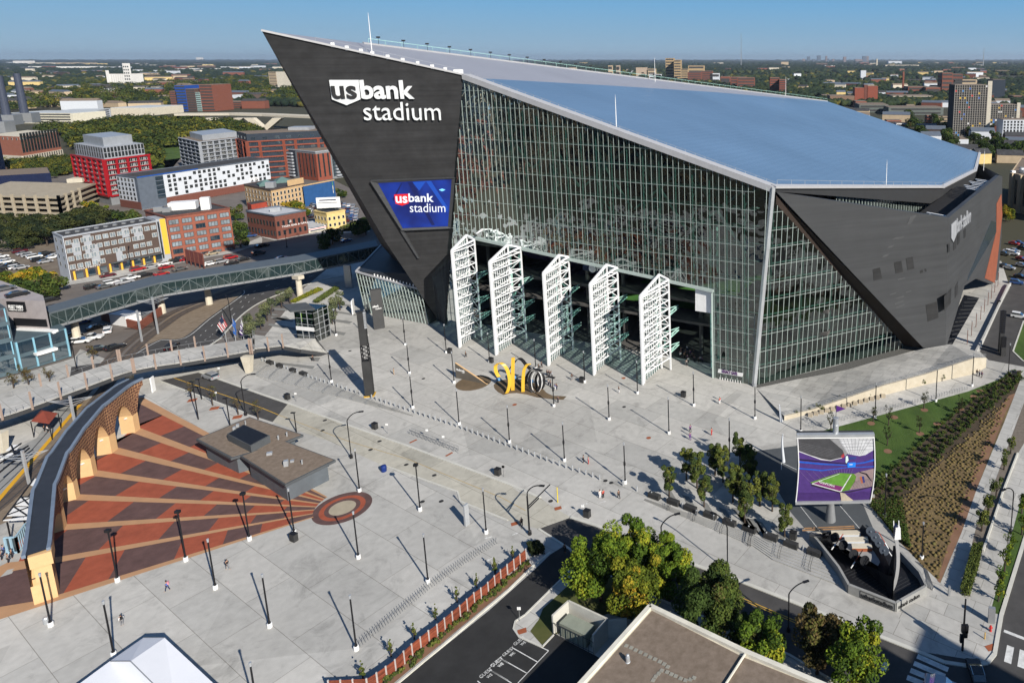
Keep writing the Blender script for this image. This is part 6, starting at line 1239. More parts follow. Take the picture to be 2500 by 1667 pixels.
# 12 power station
o,n,r,l,f,zt = bld('power_station', 'red brick power station with a cream stone base and round grey chimneys', ('a1',212,1458), ('a1',562,1395), ('a1',-120,1215), ('a1',190,1228), mat('salmon_brick', (.3,.115,.075), .85, var=.08), M_cream)
fpanel(o,n,r,-.01,1.01,0,zt*.25,M_cream,'stone_base',.5); fpanel(o,n,l,0,1,0,zt*.25,M_cream,'stone_base',.5); windows(o, n.lerp(r,.02), r, zt*.3, zt*.85, 1, 13, W_tall, (2.1,1.5,6.2)); windows(o, n, r, zt*.86, zt*.98, 1, 14, W_small, (1.4,1.5,1.2)); windows(o, n, r, 1, zt*.22, 2, 16, W_small, (1.2,6,1.2)); windows(o, n, l, zt*.85, zt*.95, 1, 7, W_small, (1.4,1,1.2))
for x, y, tx, ty in ((-10,1190,-40,700),(75,1120,5,680),(235,1100,140,660)):
 p = G('a1',x,y,zt); c = (n+f)/2; h = HT(up(p,0),'a1',tx,ty); MB().box((p.x,p.y,zt),(16,12,9),.3).build('chimney_house', M_grey, o); MB().tube((p.x,p.y,zt+8), (p.x,p.y,h), 3.1, 2.5, 14).build('chimney', mat('smoky_blue_steel', (.05,.06,.09), .6), o)
# 13, 14 blue block and parking ramp
M_navy = mat('navy_cladding', (.006,.012,.045), .5)
o,n,r,l,f,zt = bld('navy_building', 'low navy blue building with a tan roof behind the parking ramp', ('b1',-60,260), ('b1',478,225), ('b1',-90,60), ('b1',-60,110), M_navy, M_roofg)
o,n,r,l,f,zt = bld('navy_tower', 'dark navy tower cut off by the left edge', ('b1',-160,190), ('b1',66,120), ('a1',-300,1150), ('a1',-160,1160), M_navy, M_roofd)
a0_, a1_, a2_ = G('b1',-260,470), G('b1',560,498), G('b1',742,418); zt = HT(a1_,'b1',590,300); RA = wthing('parking_ramp', 'open concrete parking ramp with four tan decks and a stair tower', 'parking ramp', a1_); bk_ = V(-18,38,0)
for k in range(5):
 z = zt*k/4; MB().prism([(v.x,v.y) for v in (a0_,a1_,a2_,a2_+bk_,a1_+bk_,a0_+bk_)], max(z-.5,0), z+.35 if k else .2).build('parking_deck', mat('buff_concrete', (.36,.31,.23), .85), RA)
for a, b, k_ in ((a0_,a1_,8),(a1_,a2_,3)):
 for k in range(k_+1): p = a.lerp(b,k/k_); MB().beam(p, up(p,zt+1.2), .9).build('column', MAT['buff_concrete'], RA)
MB().prism([(v.x,v.y) for v in poly_in([a0_+bk_*.3,a1_+bk_*.3,a2_+bk_*.3,a2_+bk_*.9,a0_+bk_*.9],1)], .3, zt-.6).build('shade_core', M_black, RA); EXC.append(((a1_+bk_*.5).x,(a1_+bk_*.5).y,40))  # black fill between the decks stands in for the shade inside
p = G('b1',690,330); MB().box((p.x,p.y+3,0),(7,7,HT(p,'b1',590,140)),.3).build('stair_tower', M_cream, RA)
# big blue glass block lower left
M_bgf = mat('blue_grey_frame', (.075,.11,.13), .5)
c4_ = G('c1',180,400); c0x = G('c1',-420,560); dv = (c0x-c4_).normalized(); bd = V(-dv.y,dv.x,0); bd = bd if bd.y > 0 else -bd; zt = HT(c4_,'b1',55,1290)
o = wthing('blue_glass_building', 'blue glass block with grey framed floors at the left edge', 'building', c4_); n = c4_; l = c0x; EXC.append((c4_.x-20,c4_.y+8,30))
MB().prism([(v.x,v.y) for v in (c4_,c0x,c0x+bd*16,c4_+bd*16)], 0, zt).build('wall', M_bgf, o); MB().prism([(v.x,v.y) for v in poly_in([c4_,c0x,c0x+bd*16,c4_+bd*16],.4)], zt+.01, zt+.1).build('roof', M_slate, o)
wr = G('c1',645,255); h2 = HT(G('c1',640,255),'b1',600,1470); MB().prism([(v.x,v.y) for v in (c4_-dv*.02,wr,wr+bd*14,c4_+bd*14-dv*.02)], 0, h2).build('lower_wing', M_bgf, o)
for k in range(4):
 z = 1+k*zt/4; fpanel(o,n,l,.01,.99,z,z+zt/4*.72,M_winblue,'window_band',.08); fpanel(o,n,l,.03,.05,z-.2,z+zt/4*.74,mat('sky_blue_strip', (.2,.4,.5), .5),'blue_strip',.2)
 for j in range(9): fpanel(o,n,l,.01+j*.11,.014+j*.11,z,z+zt/4*.72,M_bgf,'mullion',.16)
# lower glazed wing in front of it and ramp roof
nW, rW = c4_, wr; sheet('pavement', P2('c1',(0,640),(500,470),(960,320),(980,290),(720,190),(660,270),(180,415),(0,465),(-300,560),(-300,760)), -.06, M_walk)
for k in range(2):
 z = .8+k*h2/2; fpanel(o,nW,rW,.03,.97,z,z+h2*.36,M_winblue,'window_band',.25);
for k in range(4): fpanel(o,nW,rW,.01+k*.31,.045+k*.31,.2,h2,mat('sky_blue_strip', (.2,.4,.5), .5),'blue_strip',.35)
fpanel(o,nW,rW,.3,.7,h2*.42,h2*.5,M_white,'entrance_canopy',1.6)
p0 = G('b1',65,1290,zt);
zP = 13.5; pr_ = [G('b1',-300,1000,zP+2.5), G('b1',0,1045,zP+2.5), G('b1',385,1180,zP+2.5), G('b1',400,1230,zP+2.5), G('b1',55,1215,zP+2.5), G('b1',-300,1180,zP+2.5)]
CR = wthing('car_ramp_roof', 'pale parking roof with parked cars above the blue glass block', 'parking ramp', up(pr_[3],0)); MB().prism([(v.x,v.y) for v in pr_], 0, zP+2.5).build('ramp_wall', mat('pale_mauve_concrete', (.33,.3,.3), .8), CR)
a, b = up(pr_[4],0), up(pr_[3],0); d = (b-a).normalized(); nn_ = V(d.y,-d.x,0); nn_ = nn_ if nn_.dot(a) < 0 else -nn_
sb_ = fpanel(CR,a,b,.02,.48,zP-.6,zP+2,M_black,'sign_board',.3); letter('FLEET FARM', a.lerp(b,.06)+nn_*.34+Z*(zP+.1), d, Z, (b-a).length*.37, 1.0, .05, M_white, CR, off=.01); letter('PARKING RAMP', a.lerp(b,.06)+nn_*.34+Z*(zP-.4), d, Z, (b-a).length*.37, .32, .04, M_white, CR)
fpanel(CR,a,b,.1,.95,zP-4.6,zP-2.6,M_black,'window_band',.2); fpanel(CR,a,b,.25,1.1,zP-8.6,zP-6.2,M_winglass,'window_band',.3); fpanel(CR,a,b,.2,1.2,zP-6,zP-5.2,M_white,'balcony',1.2)
# red brick foundation yard with a white box
o = wthing('brick_yard_wall', 'low red brick yard walls beside the curving tracks', 'wall', G('b1',1250,1500)); pts = [G('b1',920,1400), G('b1',1260,1490), G('b1',1450,1350), G('b1',1390,1270)]; m = MB()
for a, b in zip(pts, pts[1:]): m.beam(a+Z*1.2, b+Z*1.2, .5, 2.4)
m.build('brick_wall', M_brick, o); o = wthing('white_container', 'white box container on the brick yard under the skyway', 'container', G('b1',1130,1420)); g_ = G('b1',1135,1430); MB().box(tuple(g_),(7,4,3.2),-.3).build('container_body', M_white, o); MB().box((g_.x,g_.y,3.2),(7.1,4.1,.1),-.3).build('container_roof', M_galv, o)
# red advertising fence board
a, b = G('b1',1680,900), G('b1',1835,945); o = wthing('red_billboard', 'long rusty red billboard seen from behind on posts', 'billboard', a); MB().hexa([up(a,1.5),up(b,1.5),up(b,1.5)+V(0,.4,0),up(a,1.5)+V(0,.4,0)],[up(a,6),up(b,6),up(b,6)+V(0,.4,0),up(a,6)+V(0,.4,0)]).build('board', mat('rusty_red', (.2,.06,.05), .8), o)
for k in range(5): p = a.lerp(b,k/4); MB().beam(p, up(p,6), .25).build('leg', M_brickd, o)
# ------------------------------------------------------------ farther buildings: given by base line, top and depth
def fbd(name, lab, t, x0, x1, yb, yt, dep, m, roof=None, bands=0, bm=None, y1=None, cols=0, cat='building', group=None, ang=0, z0=0):
 a, b = G(t,x0,yb,z0), G(t,x1,y1 if y1 else yb,z0); h = HT(up(a,0),t,x0,yt); d = (b-a); d.z = 0; d.normalize(); n = V(-d.y,d.x,0); n = n if n.dot(a) > 0 else -n; a.z = b.z = 0
 root = wthing(name, lab, cat, a, group); q = [a,b,b+n*dep,a+n*dep]; MB().prism([(v.x,v.y) for v in q], 0, h).build('wall', m, root); MB().prism([(v.x,v.y) for v in poly_in(q,.5)], h+.02, h+.4).build('roof', roof or M_roofg, root)
 for k in range(bands): z = h*(k+.35)/bands; fpanel(root,a,b,.05,.95,z,z+h/bands*.45,bm or M_framed,'window_band',.3); fpanel(root,a,a+n*dep,.08,.92,z,z+h/bands*.45,bm or M_framed,'window_band',.3)
 for k in range(cols): fpanel(root,a,b,(k+.3)/cols,(k+.62)/cols,h*.06,h*.94,bm or M_winglass,'window_strip',.5)
 c = (a+b)/2+n*dep/2; EXC.append((c.x,c.y,max((b-a).length,dep)*.62+6)); return root, a, b, h, n
M_silo = mat('white_silo', (.72,.7,.66), .8, var=.06, scale=.05); M_redb = mat('rust_brick', (.19,.068,.045), .85); M_ubeige = mat('ochre_concrete', (.40,.29,.16), .85)
o,a,b,h,n = fbd('grain_silo','white grain silo block with ribs and a square tower far behind the woods','a1',990,1130,792,665,60,M_silo,cols=7,bm=mat('pale_rib', (.6,.58,.54), .8));
fpanel(o,a,b,1.05,1.5,0,h*1.75,M_silo,'silo_tower',2)
for k in range(7):
 for j in range(3): fpanel(o,a,b,1.1+j*.13,1.16+j*.13,h*(.15+k*.22),h*(.15+k*.22+.09),M_winglass,'window',3)
fpanel(o,a,b,-.1,.08,0,h*1.25,M_silo,'silo_tower',1.5)
for nm,x0,x1,yt,c_ in (('west brick wing',1545,1605,820,M_redb),('tall blue bay',1598,1692,768,mat('strong_blue', (.012,.06,.28), .6)),('dark middle bay',1692,1775,800,mat('umber_panel', (.1,.06,.05), .8)),('pale teal bay',1775,1818,830,mat('pale_teal_panel', (.3,.42,.4), .7)),('east brick tower',1818,1935,762,M_redb)):
 fbd('colour_block_tower','colour block apartment group: '+nm,'a1',x0,x1,1000,yt,38,c_,bands=9,group='colour block apartments')
fbd('white_mill_building','long white mill with rows of square windows before the woods, left part','a1',110,670,1108,1015,40,mat('ivory_wall', (.62,.58,.46), .8),mat('pale_metal_roof', (.5,.52,.52), .6),bands=4,y1=1112); fbd('white_mill_building','white mill with rows of windows, shorter right part','a1',690,1000,1092,1012,40,M_wpan,MAT['pale_metal_roof'],bands=4,y1=1050)
fbd('mill_roof_hall','low hall with ridged grey roofs behind the white mill','a1',1000,1340,1040,970,60,M_cream,MAT['pale_metal_roof'])
o,a,b,h,n = fbd('beige_slab_tower','beige slab tower with dark balcony rows left of the prow','a2',222,292,812,648,24,M_beige,bands=12); fbd('beige_slab_tower','plain light end tower joined to the beige slab tower','a2',292,357,822,645,24,mat('sand_wall',(.5,.46,.38),.85))
o = None
for q in (('b','brown house row right of the colour block flats','a1',1980,2200,970,915,30,M_redb,3),('b','white terrace by the colour block flats','a1',1935,2080,930,855,30,M_wpan,4),('b','low brick terrace left of the prow under the beige tower','a2',60,330,850,815,40,M_redb,2),('b','white low block left of the prow','a2',20,240,880,845,30,M_wpan,2),('b','orange topped block beside the beige tower','a2',360,460,830,795,30,M_yb,2),('b','pale block hidden by the prow edge','a2',60,210,770,745,40,M_wpan,2)):
 fbd('low_rise_building',q[1],*q[2:8],q[8],bands=q[9])
# university and hospital blocks beyond the roof
for q in (('tall ochre concrete tower with stepped top beyond the roof','a3',1565,1640,725,525,34,M_ubeige,8),('second ochre tower joined to the stepped tower','a3',1640,1702,728,540,34,M_ubeige,8),('ochre mid-rise wing with striped windows','a3',1702,1765,735,622,34,M_ubeige,6),('low brick building with many windows beyond the ridge','a3',1762,1885,745,650,30,M_redb,6),('dark red brick tower beyond the ridge','a3',1885,1985,752,640,30,M_redb,7),('ochre pair behind the brick blocks','a3',1765,1910,700,592,34,M_ubeige,3),('white clinic by the brick tower','a3',1960,2045,752,660,30,M_wpan,2),('square brick hall with grey roof','a3',2055,2140,770,690,40,M_redb,1),('stepped red brick block near the ridge end','a3',2145,2290,790,695,40,M_redb,4),('banded red brick block cut by the ridge','a3',2200,2350,800,722,30,M_redb,3),
 ('grain silos in beige behind the ridge','a3',1298,1392,700,608,30,mat('tan_silo',(.42,.33,.25),.85),0),('brown elevator tower behind the ridge','a3',1120,1152,690,590,20,mat('tan_silo',(.42,.33,.25),.85),2),('white and tan elevator behind the ridge','a3',1050,1085,690,590,20,M_beige,2),('grey block beside the silos','a3',1405,1472,700,620,30,M_beige,3),('white low block beside the silos','a3',1415,1520,710,668,30,M_wpan,2),
 ('orange brick stepped block on the roof horizon','a4',268,345,775,640,30,mat('orange_brick',(.3,.07,.04),.8),7),('orange brick wing with white corner tower','a4',345,400,780,655,30,mat('orange_brick',(.3,.07,.04),.8),7),('banded brown block at the left horizon of the roof','a4',0,145,735,640,30,M_redb,4),('slim white ribbed tower in the woods','a4',1012,1055,660,580,20,M_wpan,0),
 ('tall orange brick slab tower, left of pair','a4',962,1040,850,722,26,mat('orange_brick',(.3,.07,.04),.8),0),('tall orange brick slab tower, right of pair','a4',1062,1150,850,708,26,mat('orange_brick',(.3,.07,.04),.8),0),('dark link between the orange towers','a4',1038,1066,850,700,20,M_brickd,0),('brown arts hall with flat roof','a4',760,960,852,790,50,mat('brown_arts_wall',(.2,.13,.09),.85),0),('low dark arts hall wing','a4',700,765,825,785,40,mat('umber_panel',(.1,.06,.05),.8),0),('brick base building under the orange towers','a4',970,1060,905,835,30,mat('orange_brick',(.3,.07,.04),.8),0),
 ('glass roofed student hall with pale bands','a4',1000,1240,925,862,50,mat('green_grey_wall',(.12,.14,.13),.7),2),('long low hall with a pale green roof strip','a4',1240,1690,945,885,40,mat('green_grey_wall',(.12,.14,.13),.7),2),('white parking hall with cars on top','a4',1275,1610,830,790,60,M_cream,2),('red brick theatre block','a4',1400,1545,780,715,50,M_redb,2),('red brick theatre hall with low roof','a4',1545,1665,785,720,50,M_redb,1),('dark red stepped hospital tower','a4',1675,1760,770,600,40,M_redb,5),('dark red hospital tower right part','a4',1760,1842,760,610,40,M_brickd,5),('tall dark red block with flat top','a4',1540,1605,730,672,30,M_redb,3),
 ('beige office with pale top behind the panel tower','a4',1770,1960,760,655,30,M_beige,3),('dark glass tower right of the beige strip','a4',2086,2190,830,655,30,M_dkb,0),('small brick block at the right edge of the woods','a4',2265,2349,835,790,30,M_redb,2),('pale clinic below the panel towers','a4',1790,1895,1200,1145,25,M_wpan,0),('white shed by the dark roof edge','a4',1305,1395,1048,1015,15,M_white,1),('red roofed house by the roof edge','a4',1225,1345,1030,990,15,M_brick,1),('brick house in the dark trees','a4',1555,1595,1010,950,12,M_brick,2),('beige three storey house row','a4',1650,1740,1000,960,14,M_beige,2)):
 fbd('distant_building',*q[:7],q[7],bands=q[8])
o,a,b,h,n = fbd('brick_chimney','tall thin red brick chimney beside the theatre','a4',1352,1366,770,590,5,M_redb,cat='chimney')
# panel towers
def ptower(lab, t, x0, x1, yb, yt, rows, cols, seed, strip=None):
 o,a,b,h,n = fbd('panel_tower',lab,t,x0,x1,yb,yt,22,mat('dark_tower_wall',(.03,.03,.032),.8)); m = MB(); nn_ = -n
 for k in range(cols+1): p = a.lerp(b,k/cols)+nn_*.4; m.beam(p, up(p,h), .6)
 for k in range(rows+1): m.beam(up(a+nn_*.3,h*k/rows), up(b+nn_*.3,h*k/rows), .6, .4)
 m.build('balcony_grid', mat('tower_concrete',(.25,.235,.21),.85), o); rr = random.Random(seed); cs = [(.01,.18,.5),(.5,.02,.02),(.6,.38,.02),(.6,.6,.6),(.02,.1,.4)]
 for k in range(26): r_, c_ = rr.randrange(rows), rr.randrange(cols); fpanel(o,a,b,(c_+.15)/cols,(c_+.85)/cols,h*(r_+.15)/rows,h*(r_+.85)/rows,mat('tower_panel_%d'%(k%5),cs[k%5],.6),'colour_panel',.45)
 if strip: fpanel(o,a,b,1.0,1+strip,0,h*1.08,mat('sand_wall',(.5,.46,.38),.85),'end_wall',.5)
ptower('tall grey panel tower with coloured balcony panels','a4',1765,2030,1118,700,22,14,2,.13); ptower('lower wide grey panel tower with coloured balcony panels','a4',2050,2280,1062,860,12,12,4,.12)
o,a,b,h,n = fbd('white_apartment_block','white new flats at the right edge below the panel towers','a4',2172,2420,1140,985,18,M_wpan,bands=0); windows(o,a,b,1,h-.5,6,9,W_dark,1.2)
# concrete theatre at the right edge
o,n,r,l,f,zt = bld('concrete_hall', 'beige concrete hall with buttresses and a cluttered flat roof at the right edge', ('b4',2225,375), ('b4',2700,520), ('a4',2330,1300), ('a4',2115,1415), M_beige, M_roofg, par=M_beige)
for k in range(4): fpanel(o,n,r,.02+k*.16,.07+k*.16,0,zt+.4,M_beige,'buttress',1.6); fpanel(o,n,r,.09+k*.16,.15+k*.16,zt*.2,zt*.85,M_winglass,'window',.1)
rr3 = random.Random(2)
for k in range(26): p = n.lerp(r,rr3.random()*.6).lerp(l.lerp(f,.3),rr3.random()); rbox(o,(p.x,p.y,zt+.08),(1+rr3.random()*2.5,1+rr3.random()*2,.6+rr3.random()*1.6),.3,[M_galv,M_white,M_grey][k%3])
for i,(x,y,w_,d_,h_,m_,nb_) in enumerate(((-330,25,34,30,110,M_beige,22),(-270,-55,30,30,150,M_ubeige,28),(-400,70,40,26,70,M_cream,14),(-390,-60,30,30,130,M_dkb,0),(-230,-130,36,30,90,M_beige,18),(-300,110,44,24,26,M_redb,5),(-470,0,40,40,160,M_beige,26))):
 o = thing('office_tower', ['ochre','tall ochre','cream','dark glass','wide beige','low brick','far beige'][i]+' tower across the street, mirrored in the stadium glass', 'office tower', (x,y,0), .5); MB().box((0,0,0),(w_,d_,h_)).build('wall', m_, o)
 for k in range(nb_): MB().box((0,0,h_*(k+.3)/nb_),(w_+.3,d_+.3,h_/nb_*.45)).build('window_band', M_winglass, o)
# downtown on the horizon
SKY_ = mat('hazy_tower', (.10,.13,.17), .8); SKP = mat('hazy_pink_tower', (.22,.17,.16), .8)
for i,(x0,x1,yt,c_) in enumerate(((535,556,486,SKP),(574,597,466,SKY_),(617,640,486,SKY_),(655,685,458,SKY_),(725,737,462,SKP),(736,755,484,SKY_),(780,796,486,SKP),(872,893,468,SKP),(968,1028,488,SKP),(1030,1060,463,SKY_),(1060,1078,463,SKP))):
 fbd('skyline_tower',f'{nth(i)} tower from the left in the far downtown skyline','a4',x0,x1,514,yt,120,c_,group='downtown skyline towers',cat='skyscraper')
fbd('white_works_building','long pale industrial building on the far right horizon','a4',1215,1490,556,535,120,M_cream,bands=1); fbd('white_works_building','white stepped works building on the far right horizon','a4',1240,1350,530,503,120,M_wpan); fbd('pale_chimney','pale slim chimney beside the far works','a4',1140,1150,556,485,30,M_cream,cat='chimney')
for i,(t,x0,x1,yb,yt) in enumerate((('a1',120,260,582,548),('a1',60,120,575,560),('a1',265,500,584,564),('a1',500,820,586,565),('a1',255,840,620,598),('a1',900,1090,628,602),('a1',1250,1430,602,585),('a1',1640,1960,612,598),('a1',1560,1890,640,618),('a1',1980,2280,625,600),('a1',45,440,678,660),('a1',620,830,790,768),('a1',700,900,680,662),('a1',1380,1500,655,632),('a2',160,350,648,640),('a1',380,540,925,912),('a1',1760,1815,545,518),('a3',1150,1300,652,638),('a3',1960,2030,608,600),('a4',510,620,552,540),('a4',720,800,556,540),('a4',830,870,552,540),('a4',1600,1650,608,590),('a4',735,800,690,660),('a4',410,465,672,655),('a4',1120,1180,655,630),('a4',2230,2290,682,672),('a4',360,420,545,510))):
 fbd('warehouse',f'{nth(i)} in a count from left of the long pale warehouses on the horizon' if 0 else f'pale low warehouse among distant woods, {nth(i)} of the far sheds','%s'%t,x0,x1,yb,yt,90,[M_silo,M_wpan,M_cream,M_beige][i%4],[MAT['pale_metal_roof'],M_roofg][i%2],group='far pale warehouses',cat='warehouse')
rr4 = random.Random(11); k = 0
for i in range(290):
 if i < 130: X, Y = rr4.uniform(10,700), 158+110*rr4.random()**1.4
 else: X, Y = rr4.uniform(1250 if i % 3 == 0 else 1990,2490), 156+90*rr4.random()**1.6
 if X < 1900 and i >= 130: Y = min(Y, 175)
 if i >= 230: X, Y = rr4.uniform(2080,2490), rr4.uniform(235,400)
 p = G('s',X,Y);
 if any((p.x-e[0])**2+(p.y-e[1])**2 < e[2]**2 for e in EXC): continue
 q_ = max(1,(p.length/700)**.6); w_ = (9+rr4.random()*22)*q_; h_ = (5+rr4.random()*6)*q_**.7; c_ = [M_wpan,M_redb,M_cream,M_beige,M_brn,M_redb,M_yb][i%7]; rz = rr4.uniform(-.5,.5)
 o = thing('house', f'{nth(k)} small distant house with pitched roof among the trees', 'house', (p.x,p.y,0), rz, 'small houses among the woods'); MB().box((0,0,0),(w_,12,h_)).build('wall', c_, o)
 m = MB(); m.mesh([(-w_/2,-6.3,h_),(w_/2,-6.3,h_),(w_/2,0,h_+3.5),(-w_/2,0,h_+3.5),(w_/2,6.3,h_),(-w_/2,6.3,h_)],[(0,1,2,3),(3,2,4,5),(0,3,5),(1,4,2)]); m.build('roof', [M_roofd,M_roofg,M_slb][i%3], o); k += 1; EXC.append((p.x,p.y,w_*.8+5))
# concrete river bridge
bz_ = 16; BR_ = wthing('river_bridge', 'pale concrete motorway bridge with curved haunches behind the flats', 'bridge', (-600,900,0)); pu = [G('a1',1600,1018,bz_),G('a1',2100,1015,bz_),G('a2',200,1022,bz_),G('a2',620,1040,bz_),G('a2',900,1052,bz_)]; m = MB()
for a, b in zip(pu, pu[1:]): m.beam(a-Z*1.2, b-Z*1.2, 14, 2.4)
m.build('bridge_deck', M_cream, BR_)
for t, x in (('a1',2010),('a2',150)):
 p = G(t,x,1040,bz_); m = MB()
 for s in (-1,1): m.hexa([V(p.x-4,p.y-2,0),V(p.x+4,p.y-2,0),V(p.x+4,p.y+4,0),V(p.x-4,p.y+4,0)],[V(p.x-4+s*16,p.y-2,bz_-2.4),V(p.x+6+s*16,p.y-2,bz_-2.4),V(p.x+6+s*16,p.y+4,bz_-2.4),V(p.x-4+s*16,p.y+4,bz_-2.4)])
 m.build('bridge_haunch', M_cream, BR_)
for x in range(9): pass
# masts
for i,(t,x,yb,yt,w_,lab) in enumerate((('a3',2240,600,300,5,'tall lattice radio mast on the horizon beyond the towers'),('a2',155,545,390,4,'faint thin radio mast left of the prow tip'),('a4',2015,560,395,4,'thin radio mast above the right woods'),('a3',694,575,515,4,'short mast on the horizon above the ridge'),('a3',527,575,545,4,'small white mast on the horizon'))):
 p = G(t,x,yb); h = HT(p,t,x,yt); o = MB().tube(p, up(p,h), w_*1.3, w_*.4, 4).build('radio_mast', M_grey); tag(o, lab, 'radio mast')
for i,(x,y,r_) in enumerate(((598,512,26),(484,500,9),(75,492,8))):
 p = G('a1',x,528); h = HT(p,'a1',x,y); sc_ = p.length/1689/3.675*r_*.85; o = wthing('water_tower', ['round white water tower on the left horizon','small white water tower left of the round one','tiny white water tower at the far left horizon'][i], 'water tower', p); MB().ball((p.x,p.y,h), sc_, 12, 8, sz=.8).build('tank', M_white, o); MB().tube(p, up(p,h), sc_*.2, sc_*.2, 6).build('tower_stem', M_white, o)
# ============================================================ WOODS
def ico(sub):
 bm = bmesh.new(); bmesh.ops.create_icosphere(bm, subdivisions=sub, radius=1); v = np.array([x.co[:] for x in bm.verts]); f = np.array([[y.index for y in x.verts] for x in bm.faces]); bm.free(); return v, f
def foliage_mat(name, ramp, rough=.85, trans=.0):
 m = bpy.data.materials.new(name); m.use_nodes = True; N, L = nodes(m); b = N['Principled BSDF']; b.inputs['Roughness'].default_value = rough; b.inputs['Specular IOR Level'].default_value = .15
 a = N.new('ShaderNodeAttribute'); a.attribute_name = 'tone'; r = N.new('ShaderNodeValToRGB'); e = r.color_ramp.elements
 e[0].position = ramp[0][0]; e[0].color = (*ramp[0][1],1); e[1].position = ramp[-1][0]; e[1].color = (*ramp[-1][1],1)
 for p_, c_ in ramp[1:-1]: k_ = e.new(p_); k_.color = (*c_,1)
 L.new(a.outputs['Fac'], r.inputs[0]); L.new(r.outputs[0], b.inputs['Base Color']); MAT[name] = m
 return m
def np_mesh(name, v, f, tone, m):
 me = bpy.data.meshes.new(name); k = f.shape[1]; me.vertices.add(len(v)); me.vertices.foreach_set('co', v.astype(np.float32).ravel()); me.loops.add(f.size); me.loops.foreach_set('vertex_index', f.astype(np.int32).ravel()); me.polygons.add(len(f)); me.polygons.foreach_set('loop_start', np.arange(0,f.size,k,dtype=np.int32)); me.polygons.foreach_set('loop_total', np.full(len(f),k,dtype=np.int32)); me.update(calc_edges=True)
 at = me.attributes.new('tone','FLOAT','FACE'); at.data.foreach_set('value', tone.astype(np.float32)); me.materials.append(m); return me
def clumps(name, pos, rad, sub, m, seed, lab, cat=None, tone=None, flat=.8, jit=.28):
 rg = np.random.default_rng(seed); v, f = ico(sub); n = len(pos); V_ = v[None]*(1+rg.uniform(-jit,jit,(n,len(v),1))); V_ = V_*np.stack([rad,rad,np.minimum(rad*flat,9+.001*pos[:,1])],1)[:,None,:]; V_ = V_+pos[:,None,:]
 F_ = (f[None]+(np.arange(n)*len(v))[:,None,None]).reshape(-1,3); t = rg.beta(2,3,n) if tone is None else tone; T_ = np.clip(np.repeat(t,len(f))+rg.uniform(-.1,.1,n*len(f)),0,1)
 o = put(np_mesh(name, V_.reshape(-1,3), F_, T_, m), name); tag(o, lab, cat, kind='stuff'); return o
FM_far = foliage_mat('far_woods', [(0,(.012,.022,.014)),(.45,(.022,.036,.017)),(.75,(.045,.055,.016)),(1,(.11,.095,.02))])
FM_mid = foliage_mat('mid_woods', [(0,(.018,.03,.010)),(.35,(.04,.058,.012)),(.65,(.09,.095,.014)),(1,(.22,.16,.018))])
rg = np.random.default_rng(5); exc = np.array(EXC)
def scatter(n, X0, X1, Y0, Y1, r0, kr, pw=1.):
 out = []
 u = rg.uniform(X0,X1,n); w_ = rg.uniform(0,1,n)**pw*(Y1-Y0)+Y0
 for X, Y in zip(u, w_):
  d = ray(X,Y)
  if d.z > -1e-3: continue
  t = -CAMH/d.z; x, y = d.x*t, d.y*t; r = r0+kr*math.hypot(x,y); out.append((x,y,r))
 a = np.array(out);
 if len(exc):
  keep = np.ones(len(a),bool)
  for e in exc: keep &= (a[:,0]-e[0])**2+(a[:,1]-e[1])**2 > (e[2]+a[:,2]*.5)**2
  a = a[keep]
 return a
def noise2(x, y, s): return np.sin(x/s*1.3+np.sin(y/s*.9)*1.7)+np.sin(y/s*1.1+np.cos(x/s*.7)*1.9)
for nm, n, box, r0, kr, sub, fm_, lab in (('far_forest',15000,(-200,2700,148,178),3,.0042,1,FM_far,'dark forest carpet reaching the horizon'),('forest',16000,(-200,2700,170,262),3,.0034,1,FM_far,'mixed green and yellow woods between the far houses')):
 a = scatter(n,*box,r0,kr,1.);
 keep = noise2(a[:,0],a[:,1],260) > -1.35; a = a[keep]
 if nm == 'forest':
  sx = FPX*(a[:,0]/a[:,1]); keep = (a[:,0] < 240*a[:,1]/708) | (a[:,1] > 900); a = a[keep]
 t = np.clip(.32+.14*noise2(a[:,0],a[:,1],170)+rg.uniform(-.25,.25,len(a)),0,1); t[rg.uniform(0,1,len(a)) > .93] = .95
 if nm == 'far_forest': t *= .6
 clumps(nm, np.c_[a[:,0],a[:,1],np.full(len(a),5.)], a[:,2], sub, fm_, 3, lab, 'woods', t)
